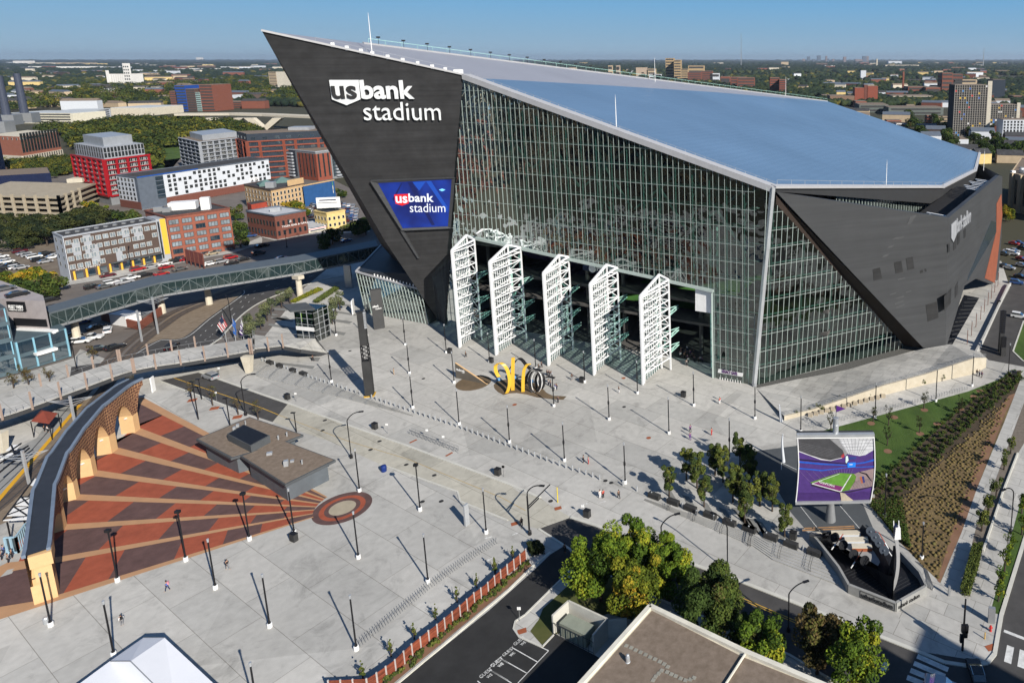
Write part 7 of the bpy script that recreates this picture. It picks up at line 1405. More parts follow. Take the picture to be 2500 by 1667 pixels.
# leafy crown used for trees one can tell apart
def crown_mesh(name, n, R_, H_, leaf, m, seed, lumps=9, tb=(0.,1.), shape='round', bias=.0, sub_=None):
 g = np.random.default_rng(seed); C_ = [];
 for i in range(lumps):
  a = g.uniform(0,2*math.pi); rr = R_*math.sqrt(g.uniform(0,1))*.68; zz = g.uniform(.12,.92);
  if shape == 'cone': rr *= (1.15-zz)
  lr = (R_*g.uniform(.3,.5))*(14/max(lumps,14))**.5 * (1.1-.45*abs(zz-.45)*2); C_.append((rr*math.cos(a), rr*math.sin(a), H_*zz, lr*(1 if shape!='cone' else max(.35,1.2-zz)), g.uniform(*tb)))
 C_ = np.array(C_); k = g.integers(0,lumps,n); c = C_[k]; d = g.normal(size=(n,3)); d /= np.linalg.norm(d,axis=1)[:,None]; rad = c[:,3]*(.72+.4*g.uniform(0,1,n)**.5); p = c[:,:3]+d*rad[:,None]*np.array([1,1,min(1.,H_/R_*.55)])
 p[:,2] = np.maximum(p[:,2], .02*H_)
 u = g.normal(size=(n,3)); u /= np.linalg.norm(u,axis=1)[:,None]; nn_ = d*.8+g.normal(size=(n,3))*.5; nn_ /= np.linalg.norm(nn_,axis=1)[:,None]; u = np.cross(nn_,u); u /= np.linalg.norm(u,axis=1)[:,None]+1e-9; w = np.cross(nn_,u); s = leaf*g.uniform(.6,1.3,n)[:,None]
 q = np.stack([p-u*s, p-w*s*.6, p+u*s, p+w*s*.6],1).reshape(-1,3); F_ = np.arange(4*n).reshape(-1,4); t = np.clip(c[:,4]+g.uniform(-.18,.18,n)+bias*(p[:,2]/H_),0,1)
 return np_mesh(name, q, F_, t, m)
M_bark = mat('bark', (.06,.045,.035), .9, var=.2)
def trunk_mesh(h, r, seed, spread=1., n=5):
 g = random.Random(seed); m = MB(); m.tube((0,0,-.1),(0,0,h*.45),r,r*.7,7)
 for i in range(n): a = 2*math.pi*i/n+g.random(); e = Vector((math.cos(a)*spread*h*.25, math.sin(a)*spread*h*.25, h*(.75+.2*g.random()))); m.tube((0,0,h*(.3+.12*g.random())), e, r*.5, r*.12, 5)
 return m.data('trunk', M_bark)
FM = dict(maple=foliage_mat('maple_leaves', [(0,(.028,.052,.008)),(.4,(.07,.12,.012)),(.75,(.15,.2,.016)),(1,(.27,.25,.02))]), gold=foliage_mat('gold_leaves', [(0,(.045,.065,.008)),(.4,(.11,.14,.013)),(.75,(.22,.2,.018)),(1,(.36,.2,.02))]), oak=foliage_mat('oak_leaves', [(0,(.02,.036,.010)),(.5,(.042,.07,.014)),(.85,(.075,.10,.018)),(1,(.10,.08,.03))]),
 dark=foliage_mat('dark_leaves', [(0,(.010,.017,.008)),(.5,(.022,.033,.012)),(1,(.05,.055,.015))]), brown=foliage_mat('brown_leaves', [(0,(.03,.035,.01)),(.4,(.07,.055,.02)),(.75,(.11,.075,.03)),(1,(.09,.1,.02))]), young=foliage_mat('young_leaves', [(0,(.035,.055,.015)),(.5,(.07,.095,.022)),(1,(.14,.15,.03))]), grey=foliage_mat('willow_leaves', [(0,(.05,.065,.035)),(.5,(.09,.11,.055)),(1,(.15,.16,.07))]))
def tree(lab, t, x, y, zc, R_, H_, kind, n=5000, leaf=.28, lumps=11, z0=1.8, group=None, seed=None, cat='tree', name='tree', shape='round', base=None):
 p = base if base is not None else up(G(t,x,y,zc),0); seed = seed or int(x*7+y*13+H_*100); o = thing(name, lab, cat, p, 0, group); c = put(crown_mesh('crown', n, R_, H_, leaf, FM[kind], seed, lumps, shape=shape), 'crown', o, (0,0,z0)); put(trunk_mesh(z0+H_*.75, .045*R_+.1, seed), 'trunk', o); return o
T_ = [('big yellow-green tree above the drive, left crown of four','d3',880,520,7.5,5.6,9.5,'maple',9000),('big yellow-green tree, rear middle crown beside the kerb','d3',1180,430,7.5,5.0,9.,'maple',8000),('green tree at the right of the yellow-green group','d3',1450,570,6.5,3.9,8.,'maple',7500),('golden tree in front of the yellow-green group','d3',1190,780,6.0,4.4,8.,'gold',7500),('broad dark green oak beside the road','d3',1775,885,6.0,5.5,8.5,'oak',14000),('small green tree behind the white parapet','d4',190,1230,5.,3.9,6.5,'maple',5000),('bushy tree at the edge of the white parapet','d3',2110,1180,4.5,3.0,5.5,'oak',3500),('brown and green street tree, left crown','d4',660,1190,5.5,3.6,7.,'brown',4500),('green street tree beside the brown one','d4',960,1330,5.5,4.4,7.5,'maple',5500),('bare-topped tree behind the brown street tree','d4',820,1130,5.5,2.4,6.,'brown',1500)]
for q in T_: tree(*q[:8], n=int(q[8]*1.5), leaf=.2, lumps=34)
def trees(lst, kind, lab, group, zc, R_, H_, n, leaf=.2, z0=1.2, protos_=3, cat='tree', name='young_tree', shape='round', lumps=9, js=.12):
 ps = []
 for i, (t,x,y) in enumerate(lst):
  p = up(G(t,x,y,zc),0); l = lab(i,len(lst)); g = random.Random(i*31+len(lst)); s = 1+g.uniform(-js,js)
  if i < protos_: o = tree(l,t,x,y,zc,R_,H_,kind,n,leaf,lumps,z0,group,seed=i*17+int(R_*100)+len(lst),cat=cat,name=name,shape=shape,base=p); o.scale = (s,s,s); ps.append(o)
  else: dup(ps[i % protos_], p, g.uniform(0,6.28), l, group, s)
trees([('c3',1590,1310),('c3',1745,1170),('c3',1840,1240),('c3',1905,1400),('c3',2005,1130),('c3',2075,1190),('c3',2165,1360),('c3',2228,1060),('c3',2285,1450),('c3',2310,1190),('c4',20,1090),('c4',60,1270),('c4',185,1140),('c4',288,1180),('c4',390,1380),('c4',95,970)],'young',lambda i,n: f'{nth(i)} slender young tree in the grove beside the big screen','young trees of the grove',4.5,1.5,6.2,3600,.15,1.0,4,lumps=20)
trees([('b2',385,1150),('b2',310,1185),('b2',215,1250),('b2',180,1300),('b2',120,1370),('b2',30,1420),('b2',690,1310),('b2',765,1330),('b2',700,1410),('b2',800,1250),('b2',835,1210),('b2',640,1330),('c1',2260,20)],'grey',lambda i,n: f'{nth(i)} pale young tree near the lift tower','pale trees by the lift tower',3.8,1.7,4.2,1200,.17,1.5,3)
trees([('d2',950,1440),('d2',1182,1260),('d2',1373,1120),('d2',1550,960),('d2',1726,820),('d2',1888,705),('d2',2040,590),('d3',22,590),('d3',170,485)],'young',lambda i,n: f'{nth(i)} thin small tree from the left along the wooden fence','thin trees along the fence',1.7,.42,2.6,420,.11,.3,3,shape='cone',lumps=12)
trees([('c1',1700,520),('c1',1890,580),('c1',2120,660),('c1',2300,700)],'brown',lambda i,n: f'{nth(i)} sparse autumn street tree from the left by the asphalt road','sparse autumn street trees',3.2,1.3,3.4,170,.13,1.8,2,lumps=8)
trees([('c1',100,430),('c1',235,400),('c1',425,370),('c1',820,180),('c1',205,360)],'brown',lambda i,n: f'{nth(i)} small golden tree before the blue glass block','small trees by the blue glass block',3.2,1.2,3.2,300,.15,1.2,2)
trees([('c4',1235,720),('c4',1535,430),('c4',770,605),('c4',1500,620),('c4',1830,470),('c4',1120,530),('c4',1245,560)],'dark',lambda i,n: f'{nth(i)} young lawn tree in a mulch ring right of the screen','young lawn trees',3.,.95,3.2,260,.13,1.4,2)
trees([('c4',2250,800),('c4',2195,930),('c4',2130,1150),('c4',2070,1280),('c4',2015,1410),('d4',2060,60),('d4',2010,210)],'young',lambda i,n: f'{nth(i)} small tree from the top in the pebble bed between the walks','trees in the pebble bed',2.6,1.2,3.,600,.16,1.,3)
trees([('d4',2340,230),('d4',2240,400),('d4',2200,520),('d4',2165,650),('d4',2150,760),('c4',2340,1270),('d4',2340,60)],'maple',lambda i,n: f'{nth(i)} small yellowing tree on the far right verge','verge trees at the right edge',2.8,1.1,3.,420,.15,1.3,2)
trees([('d2',1140,1555),('d2',1205,1512),('d2',1270,1462),('d2',1350,1398),('d2',1395,1350),('d2',1445,1320),('d2',1530,1245),('d2',1565,1215),('d2',1620,1165),('d2',1670,1122),('d2',1722,1078),('d2',1775,1038),('d2',1825,1002),('d2',1885,948),('d2',1925,905),('d2',1975,868),('d2',2022,828),('d2',2062,788),('d2',2118,748),('d3',10,830),('d3',50,785),('d3',102,748),('d3',150,702),('d3',190,668),('d3',235,630),('d3',285,582)],'young',lambda i,n: f'{nth(i)} low green shrub from the left at the foot of the wooden fence','shrubs below the wooden fence',.3,.62,.8,240,.13,.0,4,'shrub','shrub',lumps=6)
# mid-distance trees on the left: individual trees, street by street
trees([('b1',60,560),('b1',170,590),('b1',290,560),('b1',400,600),('b1',240,490),('b1',100,640),('b1',480,560),('b1',370,520),('b1',20,500),('b1',650,470),('b1',760,450),('b1',840,480),('b1',720,520),('b1',900,430)],'dark',lambda i,n: f'{nth(i)} dark broad tree in the belt behind the dusty car park','dark trees behind the car park',6.5,6.2,8.5,1900,.5,1.,3)
trees([('b1',2130,560),('b1',2150,660),('b1',2100,430),('b1',1010,440),('b1',1060,480),('b1',1150,450),('b1',1180,480)],'oak',lambda i,n: f'{nth(i)} green street tree among the brick warehouses','street trees by the warehouses',4.5,3.8,6.5,1400,.38,1.,3)
trees([('b1',800,380),('b1',900,420),('b1',110,1010),('b1',220,1040),('b1',320,1000),('b1',60,1060),('b1',420,1030),('b2',460,380),('b2',520,400),('b2',390,390)],'gold',lambda i,n: f'{nth(i)} yellowing tree beside the left car parks','yellowing trees by the car parks',4.5,4.2,5.8,1500,.38,1.,3)
trees([('b1',250,1110),('b1',370,1110),('b1',180,1090),('b1',440,1060),('b2',720,640),('b2',700,690),('b2',770,640),('b2',1000,560),('b2',1050,520),('b2',1070,560),('b2',850,250)],'oak',lambda i,n: f'{nth(i)} dense green tree near the skyway street','green trees near the skyway street',4.,3.8,5.5,1400,.36,.8,3)
trees([('a4',1700,1080),('a4',1540,1060),('a4',1740,1040),('a4',2000,1160),('a4',2060,1200),('a4',2140,1180),('a4',2210,1190),('a4',2260,1230),('a4',1700,1130),('a4',1480,990),('a4',1400,1000),('a4',1760,1170),('a4',2100,1230),('a4',1640,1000),('a4',2320,1210)]+[('a4',1420+k*37 % 900,930+k*61 % 330) for k in range(26)],'oak',lambda i,n: f'{nth(i)} broad tree near the panel towers on the right','trees below the panel towers',7,7.5,10,1500,.7,1.,3)
trees([('b4',2210,380),('b4',2240,420),('b4',2205,430)],'gold',lambda i,n: f'{nth(i)} orange-leaved tree before the concrete hall','orange trees by the hall',3,3,5,900,.3,1.,2)
# riverside woods seen as one mass: leafy clumps
def band(name, poly, n, r0, seed, m, lab, tb=(.2,.5)):
 P_ = [G(*q) for q in poly]; xs = [p.x for p in P_]; ys = [p.y for p in P_]; g = np.random.default_rng(seed); out = []
 def inside(x, y):
  c = False; j = len(P_)-1
  for i in range(len(P_)):
   if (P_[i].y > y) != (P_[j].y > y) and x < (P_[j].x-P_[i].x)*(y-P_[i].y)/(P_[j].y-P_[i].y)+P_[i].x: c = not c
   j = i
  return c
 tries = 0
 while len(out) < n and tries < n*40:
  x, y = g.uniform(min(xs),max(xs)), g.uniform(min(ys),max(ys)); tries += 1
  if inside(x,y) and not any((x-e[0])**2+(y-e[1])**2 < (e[2]*.9)**2 for e in EXC[:60]): out.append((x,y))
 a = np.array(out); r = r0*g.uniform(.7,1.3,len(a)); base = g.beta(1.6,2.2,len(a)); leaf = 26; k = np.repeat(np.arange(len(a)),leaf*6); d = g.normal(size=(len(k),3)); d /= np.linalg.norm(d,axis=1)[:,None]; d[:,2] = abs(d[:,2])*1.1-.15
 p = np.c_[a[k],r[k]*.7]+d*r[k][:,None]*g.uniform(.75,1.1,len(k))[:,None]; u = g.normal(size=(len(k),3)); u /= np.linalg.norm(u,axis=1)[:,None]; nn_ = d+g.normal(size=d.shape)*.4; nn_ /= np.linalg.norm(nn_,axis=1)[:,None]; u = np.cross(nn_,u); u /= np.linalg.norm(u,axis=1)[:,None]+1e-9; w = np.cross(nn_,u); s = r0*.17*g.uniform(.6,1.3,len(k))[:,None]
 q = np.stack([p-u*s,p-w*s*.7,p+u*s,p+w*s*.7],1).reshape(-1,3); t = np.clip(base[k]*.9+g.uniform(-.15,.15,len(k)),0,1); o = put(np_mesh(name,q,np.arange(len(q)).reshape(-1,4),t,m),name); tag(o,lab,'woods',kind='stuff')
band('riverside_bushes', [('a1',60,1490),('a1',640,1450),('b1',640,90),('b1',480,130),('b1',480,60),('b1',60,60)], 260, 3.2, 5, FM_mid, 'low riverside bushes below the power station')
band('riverside_woods', [('a1',340,1190),('a1',700,1200),('a1',1100,1120),('a1',1700,1130),('a1',2100,1160),('a1',2352,1230),('a1',2352,1300),('a1',1650,1330),('a1',1350,1330),('a1',1380,1430),('b1',1400,60),('b1',1000,60),('a1',700,1340),('a1',580,1230)], 1200, 6.5, 4, FM_mid, 'riverside woods in green and yellow behind the flats')
band('town_woods', [('a1',-200,960),('a1',900,760),('a1',1500,760),('a1',2352,700),('a2',600,650),('a2',600,960),('a1',2352,930),('a1',1000,960),('a1',0,1010)], 1500, 9, 9, FM_mid, 'yellow and green town trees beyond the white mill')
sheet('river', P3(('a1',-300,1470),('a1',650,1395),('b1',480,60),('b1',-200,140)), .02, glass('river_water', (.03,.035,.03), .05, .1, solid=True)); sheet('lawn', P3(('b1',1380,50),('a1',1400,1450),('a1',1500,1460),('a1',1620,1420),('a1',1600,1260),('a1',1380,1300),('b1',1500,90),('b1',1400,95)), .03, M_grass)
sheet('lawn', P2('b2',(830,610),(1110,600),(1110,560),(960,560)), .03, M_grass)
# ============================================================ LONGSHIP AND BIG SCREEN
E3 = lambda x,y,z=0.: G('e3',x,y,z)
wl_ = [E3(250,370), E3(400,540), E3(700,930), E3(860,1215), E3(1610,1512), E3(2090,1235)]; PO = wthing('ship_basin', 'angular concrete basin with dark decking and cut stadium lettering around the longship', 'basin', wl_[4]); hw = HT(wl_[4],'e3',1612,1370)
pw_ = wl_+[E3(2160,1210)]; m = MB()
for a, b in zip(wl_, wl_[1:]): m.beam(a+Z*hw/2, b+Z*hw/2, .38, hw)
m.beam(wl_[5]+Z*hw/2, E3(1985,1010)+Z*hw/2, .35, hw); m.beam(E3(1985,1010)+Z*hw/2, E3(1690,690)+Z*hw/2, .35, hw); m.build('basin_wall', M_conc2, PO)
MB().prism([(p.x,p.y) for p in (wl_[0],wl_[1],wl_[2],wl_[3],wl_[4],wl_[5],E3(1985,1010),E3(1690,690),E3(1200,180),E3(450,260))], .03, .1).build('basin_deck', mat('black_decking', (.012,.012,.014), .45, var=.3, scale=1.5), PO)
for k in range(16): a, b = E3(760,900).lerp(E3(1560,1350),k/15), E3(1080,760).lerp(E3(2040,1080),k/15); MB().beam(up(a,.11), up(b,.11), .05, .03).build('deck_joint', M_dark, PO)
def wtext(a, b, t0, w, z0, h, body, m=M_black): d = (b-a).normalized(); n = d.cross(Z).normalized(); n = n if n.y < 0 else -n; return letter(body, a+d*t0+n*.22+Z*z0, d, Z, w, h, .03, m, PO, off=.01)
a, b = wl_[3], wl_[4]; L_ = (b-a).length; wtext(a,b,L_*.29,L_*.66,hw*.22,hw*.5,'usbankstadium'); a, b = wl_[4], wl_[5]; L_ = (b-a).length; wtext(a,b,L_*.05,L_*.7,hw*.25,hw*.45,'usbank stadium')
a, b = wl_[3], wl_[4]; d = (b-a).normalized(); n = d.cross(Z).normalized(); n = n if n.y < 0 else -n; q = MB(); L_ = (b-a).length
for z in (hw*.12,hw*.86): q.beam(a+d*L_*.26+n*.2+Z*z, a+d*L_*.985+n*.2+Z*z, .05, .05)
for t in (.26,.985): q.beam(a+d*L_*t+n*.2+Z*hw*.12, a+d*L_*t+n*.2+Z*hw*.86, .05, .05)
q.build('sign_border', M_black, PO)
SH = wthing('longship', 'black Norse longship sculpture with round shields and a tall silver curved stem', 'ship sculpture', E3(1545,1190))
GL = [E3(380,330,2.6),E3(520,390,2.2),E3(680,500,2.),E3(850,610,2.),E3(1020,710,2.),E3(1180,790,2.2),E3(1340,860,2.6),E3(1470,940,3.2),E3(1560,960,4.0)]; GR = [E3(1080,130,2.4),E3(1160,210,2.2),E3(1250,310,2.),E3(1340,430,2.),E3(1400,540,2.1),E3(1450,660,2.4),E3(1500,770,2.9),E3(1560,860,3.4),E3(1590,930,4.2)]
k0 = E3(1545,1190); ks = E3(560,470); HB = MB(); q = len(GL)
for i in range(q-1):
 def st_(i):
  t = i/(q-1); c = up((GL[i]+GR[i])/2,0); kb = up(ks.lerp(k0,t),.1) if i > 4 else up(c.lerp(ks.lerp(k0,t),.5),.1); return GL[i], up(GL[i].lerp(c,.25),1.1), up(GL[i].lerp(c,.55),.1), kb, up(GR[i].lerp(c,.55),.1), up(GR[i].lerp(c,.25),1.1), GR[i]
 s0, s1 = st_(i), st_(i+1)
 for j in range(6): HB.face([s0[j],s1[j],s1[j+1],s0[j+1]])
ho = HB.build('hull', mat('tarred_planks', (.012,.013,.016), .5, var=.2, scale=1), SH)
nk = MB(); stem = [(1545,1190,0),(1592,1080,0),(1625,950,0),(1645,800,0),(1650,650,0),(1640,500,0),(1622,350,0)]; sp_ = []
for x, y, _ in stem: d = ray(*px('e3',x,y)); sp_.append(O+d*(k0.y/d.y))
sp_ = smooth(sp_, 4); sm_ = MB()
for a, b in zip(sp_, sp_[1:]): sm_.hexa([a+V(-.25,-.1,0),a+V(.25,-.1,0),a+V(.25,.45,0),a+V(-.25,.45,0)],[b+V(-.25,-.1,0),b+V(.25,-.1,0),b+V(.25,.45,0),b+V(-.25,.45,0)])
for i in range(0, len(sp_)-6, 1):
 a, b = sp_[i], sp_[i+1]; ia = min(i/ (len(sp_)-1)*1.3,1); t_ = GL[-1].lerp(GR[-1],.5)
 nk.face([a+V(-.26,.4,0), b+V(-.26,.4,0), GL[-1].lerp(sp_[i+1],.2) if i > 8 else GL[-2]]) if i % 2 == 0 else None
 wdt = 1.6*(1-i/len(sp_)); nk.hexa([a+V(-.2,.4,0),a+V(.2,.4,0),a+V(.3-wdt*.2,.5+wdt,0),a+V(-.3-wdt*.5,.5+wdt,0)],[b+V(-.2,.4,0),b+V(.2,.4,0),b+V(.3-wdt*.2,.5+wdt,0),b+V(-.3-wdt*.5,.5+wdt,0)])
sm_.build('silver_stem', mat('brushed_silver', (.45,.45,.45), .4, metal=.25, var=.05), SH); nk.build('bow_planks', MAT['tarred_planks'], SH)
hp_ = sp_[-1]; hd_ = MB()
for k in range(6): hd_.box((hp_.x+.1,hp_.y,hp_.z+.05+k*.33), (.95-.05*k,.7,.2), .1)
hd_.build('head_scales', M_white, SH); MB().box((hp_.x-.15,hp_.y+.15,hp_.z), (.5,.6,2.2)).build('dragon_head', M_navy, SH)
for s in (-.35,.4): MB().beam((hp_.x+s-.1,hp_.y,hp_.z+1.9),(hp_.x+s-.15,hp_.y,hp_.z+2.9),.12).build('horn', M_white, SH)
def shield(x, y, z, r_=.78):
 c = E3(x,y,z); d = V(.2,-1,.15).normalized() if x < 1200 else V(-.5,-1,.2).normalized(); q = MB(); q.tube(c, c+d*.1, r_, r_, 18); q.tube(c+d*.1, c+d*.22, .2, .1, 8); q.build('shield', M_slb if x > 1200 else mat('black_shield', (.02,.021,.024), .4), SH)
for x, y, z in ((640,330,2.5),(775,455,2.4),(940,600,2.4),(1115,700,2.5),(1215,240,2.5),(1290,330,2.5),(1355,420,2.5),(1430,540,2.6)): shield(x,y,z)
fl_ = MB(); fl_.face([E3(600,420,.9),E3(1150,680,.9),E3(1330,790,.9),E3(1400,650,.9),E3(1130,250,.9)]); fl_.build('deck_floor', M_conc2, SH)
for (x0,y0,x1,y1) in ((585,262,1045,255),(800,365,1170,360),(912,470,1230,470)):
 a, b = E3(x0,y0,1.5), E3(x1,y1,1.5); m = MB(); m.beam(a, b, 1.0, .15); o = m.build('bench', M_cream, SH); q = MB(); d = (b-a).normalized(); q.beam(a+V(0,-.5,-.35), b+V(0,-.5,-.35), .08, .5); q.build('bench_front', M_wpan if y0 < 460 else MAT['rust_plate'], SH)
for (x0,y0,z0,x1,y1,z1) in ((1085,535,2.8,965,720,1.4),(775,280,2.8,655,440,2.),(1290,245,2.8,1500,560,1.6),(1340,250,2.6,1440,420,1.8)):
 a, b = E3(x0,y0,z0), E3(x1,y1,z1); MB().beam(a,b,.1).build('oar', mat('oar_red', (.35,.06,.03), .6), SH); MB().beam(b, b+(b-a)*.55, .13).build('oar_blade', M_white, SH)
a, b = E3(120,222,2.2), E3(955,185,2.2); MB().beam(a,b,.14).build('spar', M_wood, SH); MB().beam(a+V(.3,.5,0),b+V(0,.5,0),.12).build('spar', M_wood, SH); MB().beam(E3(235,300,1.8), E3(460,300,1.8), .5, .15).build('stern_rail', M_dark, SH); MB().lathe(E3(380,370), [(.5,0),(.7,.6),(.75,.9)], 12).build('stone_bowl', M_cream, SH)
for x, y in ((450,300),(480,340),(520,310)): MB().beam(E3(x,y,.4), E3(x+40,y-50,3.2), .5, .2).build('stern_post', M_black, SH)
# screen
E2p = lambda x,y,o=0.: PL('e2',x,y,gB+nB*o,nB); gB = G('e2',600,1395); uB = V(math.cos(R(2)),math.sin(R(2)),0); nB = uB.cross(Z).normalized(); nB = nB if nB.y < 0 else -nB
BS = wthing('big_screen', 'large framed outdoor screen showing a purple stadium interior on a tapered steel pole', 'screen', gB); zb2 = HT(gB,'e2',600,1165); zt2 = HT(gB,'e2',640,215)
MB().lathe(gB, [(.95,0),(.62,zb2*.9),(.6,zb2+.5)], 20).build('screen_pole', M_grey, BS); MB().lathe(up(gB,zt2)+V(.55,0,-.3), [(.5,0),(.5,2.),(.46,2.05),(.46,3.2)], 16).build('upper_pole', M_galv, BS)
def bslab(pts, o, m, name, th=.03, par=BS): return slab([E2p(x,y,o) for x,y in pts], nB, th, name, m, par)
bslab([(145,228),(1200,218),(1207,700),(1150,1150),(125,1165),(160,700)], .3, M_dark, 'screen_back', 1.2)
MB().beam(E2p(140,235,.5), E2p(1200,225,.5), .7, .45).build('top_tube', M_galv, BS); MB().beam(E2p(140,268,.5), E2p(1200,260,.5), .35, .25).build('top_tube', M_white, BS); MB().beam(E2p(122,1160,.5), E2p(1148,1138,.5), .5, .4).build('bottom_tube', M_galv, BS)
sp1 = [E2p(x,y,.45) for x,y in ((150,270),(160,420),(168,640),(160,820),(145,1000),(128,1150))]; sp2 = [E2p(x,y,.45) for x,y in ((1196,260),(1206,450),(1210,650),(1200,820),(1182,960),(1150,1140))]; MB().path(sp1,.1,6).build('side_tube', M_white, BS); MB().path(sp2,.1,6).build('side_tube', M_white, BS)
pc = lambda n,c: mat('picture_'+n, c, .5, var=.15, scale=1.5)
scr = bslab([(160,285),(1196,272),(1206,650),(1184,940),(1150,1135),(135,1148),(158,820),(168,600)], .33, pc('purple',(.07,.035,.17)), 'screen_picture')
def bp_(pts, o, n, c): return bslab(pts, .34+o*.012, pc(n,c), 'picture_area', .01, scr)
bp_([(165,290),(700,280),(800,470),(790,530),(700,565),(600,578),(480,560),(330,510),(170,450)],1,'dark_roof',(.06,.06,.065)); bp_([(700,280),(1196,273),(1204,430),(1080,505),(1000,520),(830,490)],1,'pale_roof',(.55,.56,.58)); bp_([(590,284),(710,281),(835,490),(800,520),(770,440)],2,'truss_grey',(.25,.25,.26))
for k in range(9): bp_([(720+k*55,283),(724+k*55,283),(850+k*22,500),(846+k*22,500)],3,'dark_line',(.2,.2,.22))
for k in range(4): bp_([(725+k*22,310+k*45),(1198,300+k*42),(1198,304+k*42),(725+k*22,314+k*45)],3,'dark_line',(.2,.2,.22))
for k in range(6): bp_([(170,330+k*22),(640+k*20,440+k*24),(640+k*20,443+k*24),(170,334+k*22)],3,'roof_line',(.13,.13,.14))
bp_([(170,450),(330,510),(480,558),(600,578),(600,586),(470,572),(170,462)],4,'white_line',(.6,.6,.62)); bp_([(600,578),(760,540),(760,548),(600,588)],4,'white_line',(.6,.6,.62)); bp_([(745,520),(785,480),(795,530),(765,550)],4,'red_wall',(.35,.04,.05)); bp_([(812,525),(838,515),(850,575),(820,620),(808,600)],4,'ice',(.6,.75,.72)); bp_([(850,535),(955,528),(955,560),(850,572)],4,'navy',(.03,.05,.2))
for y0,y1,y2 in ((590,612,0),(680,698,0)): bp_([(172,y0),(480,y0+30-y2),(830,y0+52 if y0<650 else y0-8),(830,y0+62 if y0<650 else y0),(480,y1+28),(172,y1)],5,'blue',(.015,.1,.5));
bp_([(172,560),(480,590),(830,622),(830,630),(480,602),(172,575)],5,'black',(.01,.01,.02)); bp_([(945,618),(1060,602),(1200,560),(1200,585),(1060,620),(945,632)],5,'blue',(.015,.1,.5)); bp_([(945,670),(1200,655),(1200,668),(945,680)],5,'blue',(.015,.1,.5)); bp_([(835,612),(945,605),(945,672),(835,680)],6,'bright_blue',(.02,.2,.75)); bp_([(860,632),(905,629),(905,640),(860,643)],7,'white_line',(.6,.6,.62))
bp_([(325,880),(560,800),(720,750),(935,762),(955,800),(930,870),(860,985),(740,1008),(360,900)],5,'green_edge',(.10,.22,.03)); bp_([(372,882),(725,765),(870,772),(775,935),(440,872)],6,'green_turf',(.11,.26,.04)); bp_([(352,893),(440,873),(772,938),(735,1003)],7,'plum_endzone',(.18,.03,.14)); bp_([(735,1003),(880,772),(892,772),(752,1005)],8,'white_line',(.6,.6,.62)); bp_([(352,893),(735,1000),(735,1012),(345,902)],8,'white_line',(.6,.6,.62)); bp_([(352,893),(720,762),(725,766),(368,894)],8,'white_line',(.6,.6,.62))
a, b = E2p(672,952,.46), E2p(455,888,.46); d = (b-a).normalized(); letter('VIKINGS', a, d, (E2p(660,925,.46)-E2p(676,955,.46)).normalized(), (b-a).length, .55, .01, M_white, scr)
bp_([(925,765),(1000,735),(1200,690),(1195,930),(860,985),(935,870),(955,800)],6,'tan_seats',(.27,.2,.2)); bp_([(1000,733),(1100,760),(1170,860),(1160,868),(1085,775),(995,745)],7,'black',(.01,.01,.02)); bp_([(1000,805),(1060,795),(1078,880),(1025,895)],7,'orange',(.4,.12,.06)); bp_([(1030,800),(1060,795),(1075,880),(1050,888)],8,'navy',(.03,.05,.2))
for k in range(12): bp_([(900+k*22,975-k*4),(905+k*22,975-k*4),(950+k*20,860-k*4),(946+k*20,860-k*4)],7,'seat_line',(.12,.1,.12))
for k in range(10): bp_([(560+k*38,700),(563+k*38,700),(600+k*32,752),(596+k*32,752)],7,'seat_light',(.2,.14,.3))
for k in range(4): bp_([(180+k*90,725),(184+k*90,725),(330+k*70,880-k*22),(326+k*70,880-k*22)],7,'seat_light',(.2,.14,.3))
for k in range(7): bp_([(140,1020+k*18),(735,1030+k*16),(735,1034+k*16),(140,1025+k*18)],7,'seat_dark',(.03,.012,.07)); bp_([(800,1040+k*14),(1165,1000+k*18),(1165,1005+k*18),(800,1044+k*14)],7,'seat_dark',(.03,.012,.07))
bp_([(735,1015),(800,1030),(830,1060),(925,1132),(750,1136)],8,'aisle',(.42,.36,.28)); bp_([(350,905),(740,1012),(880,1000),(1170,930),(1168,945),(880,1015),(740,1028),(340,925)],6,'wall_dark',(.03,.02,.04))
# pennant
a = E2p(652,30,0); h_ = up(gB,0)+V(.55,0,zt2+3.0); o = wthing('pennant', 'purple triangular pennant on top of the big screen pole', 'flag', h_); MB().beam(h_, h_+Z*2.2, .08).build('flag_pole', M_dark, o); MB().mesh([h_+V(0,0,2.1),h_+V(0,0,.9),h_+V(1.6,.2,1.4),h_+V(0,.04,2.1),h_+V(0,.04,.9),h_+V(1.6,.24,1.4)],[(0,1,2),(5,4,3),(0,2,5,3),(1,4,5,2)]).build('pennant_cloth', mat('violet_cloth',(.07,.015,.16),.7), o)
# white horns on the court
def horn(t, pts, lab):
 g_ = G(t,*pts[0]); q = MB(); P_ = []
 for x, y in pts: d = ray(*px(t,x,y)); P_.append(O+d*(g_.y/d.y))
 P_ = smooth(P_,4); n = len(P_)
 for i in range(n-1): q.tube(P_[i],P_[i+1],.3*(1-i/n)+.07,.3*(1-(i+1)/n)+.07,8,cap=i in (0,n-2))
 tag(q.build('horn_marker', M_wpan, smooth=True), lab, 'sculpture')
horn('c4',[(380,968),(372,880),(368,800),(374,735)],'white curved horn marker on the dark court beside the big screen'); horn('c4',[(360,636),(352,570),(345,495)],'white curved horn marker behind the court near the retaining wall')
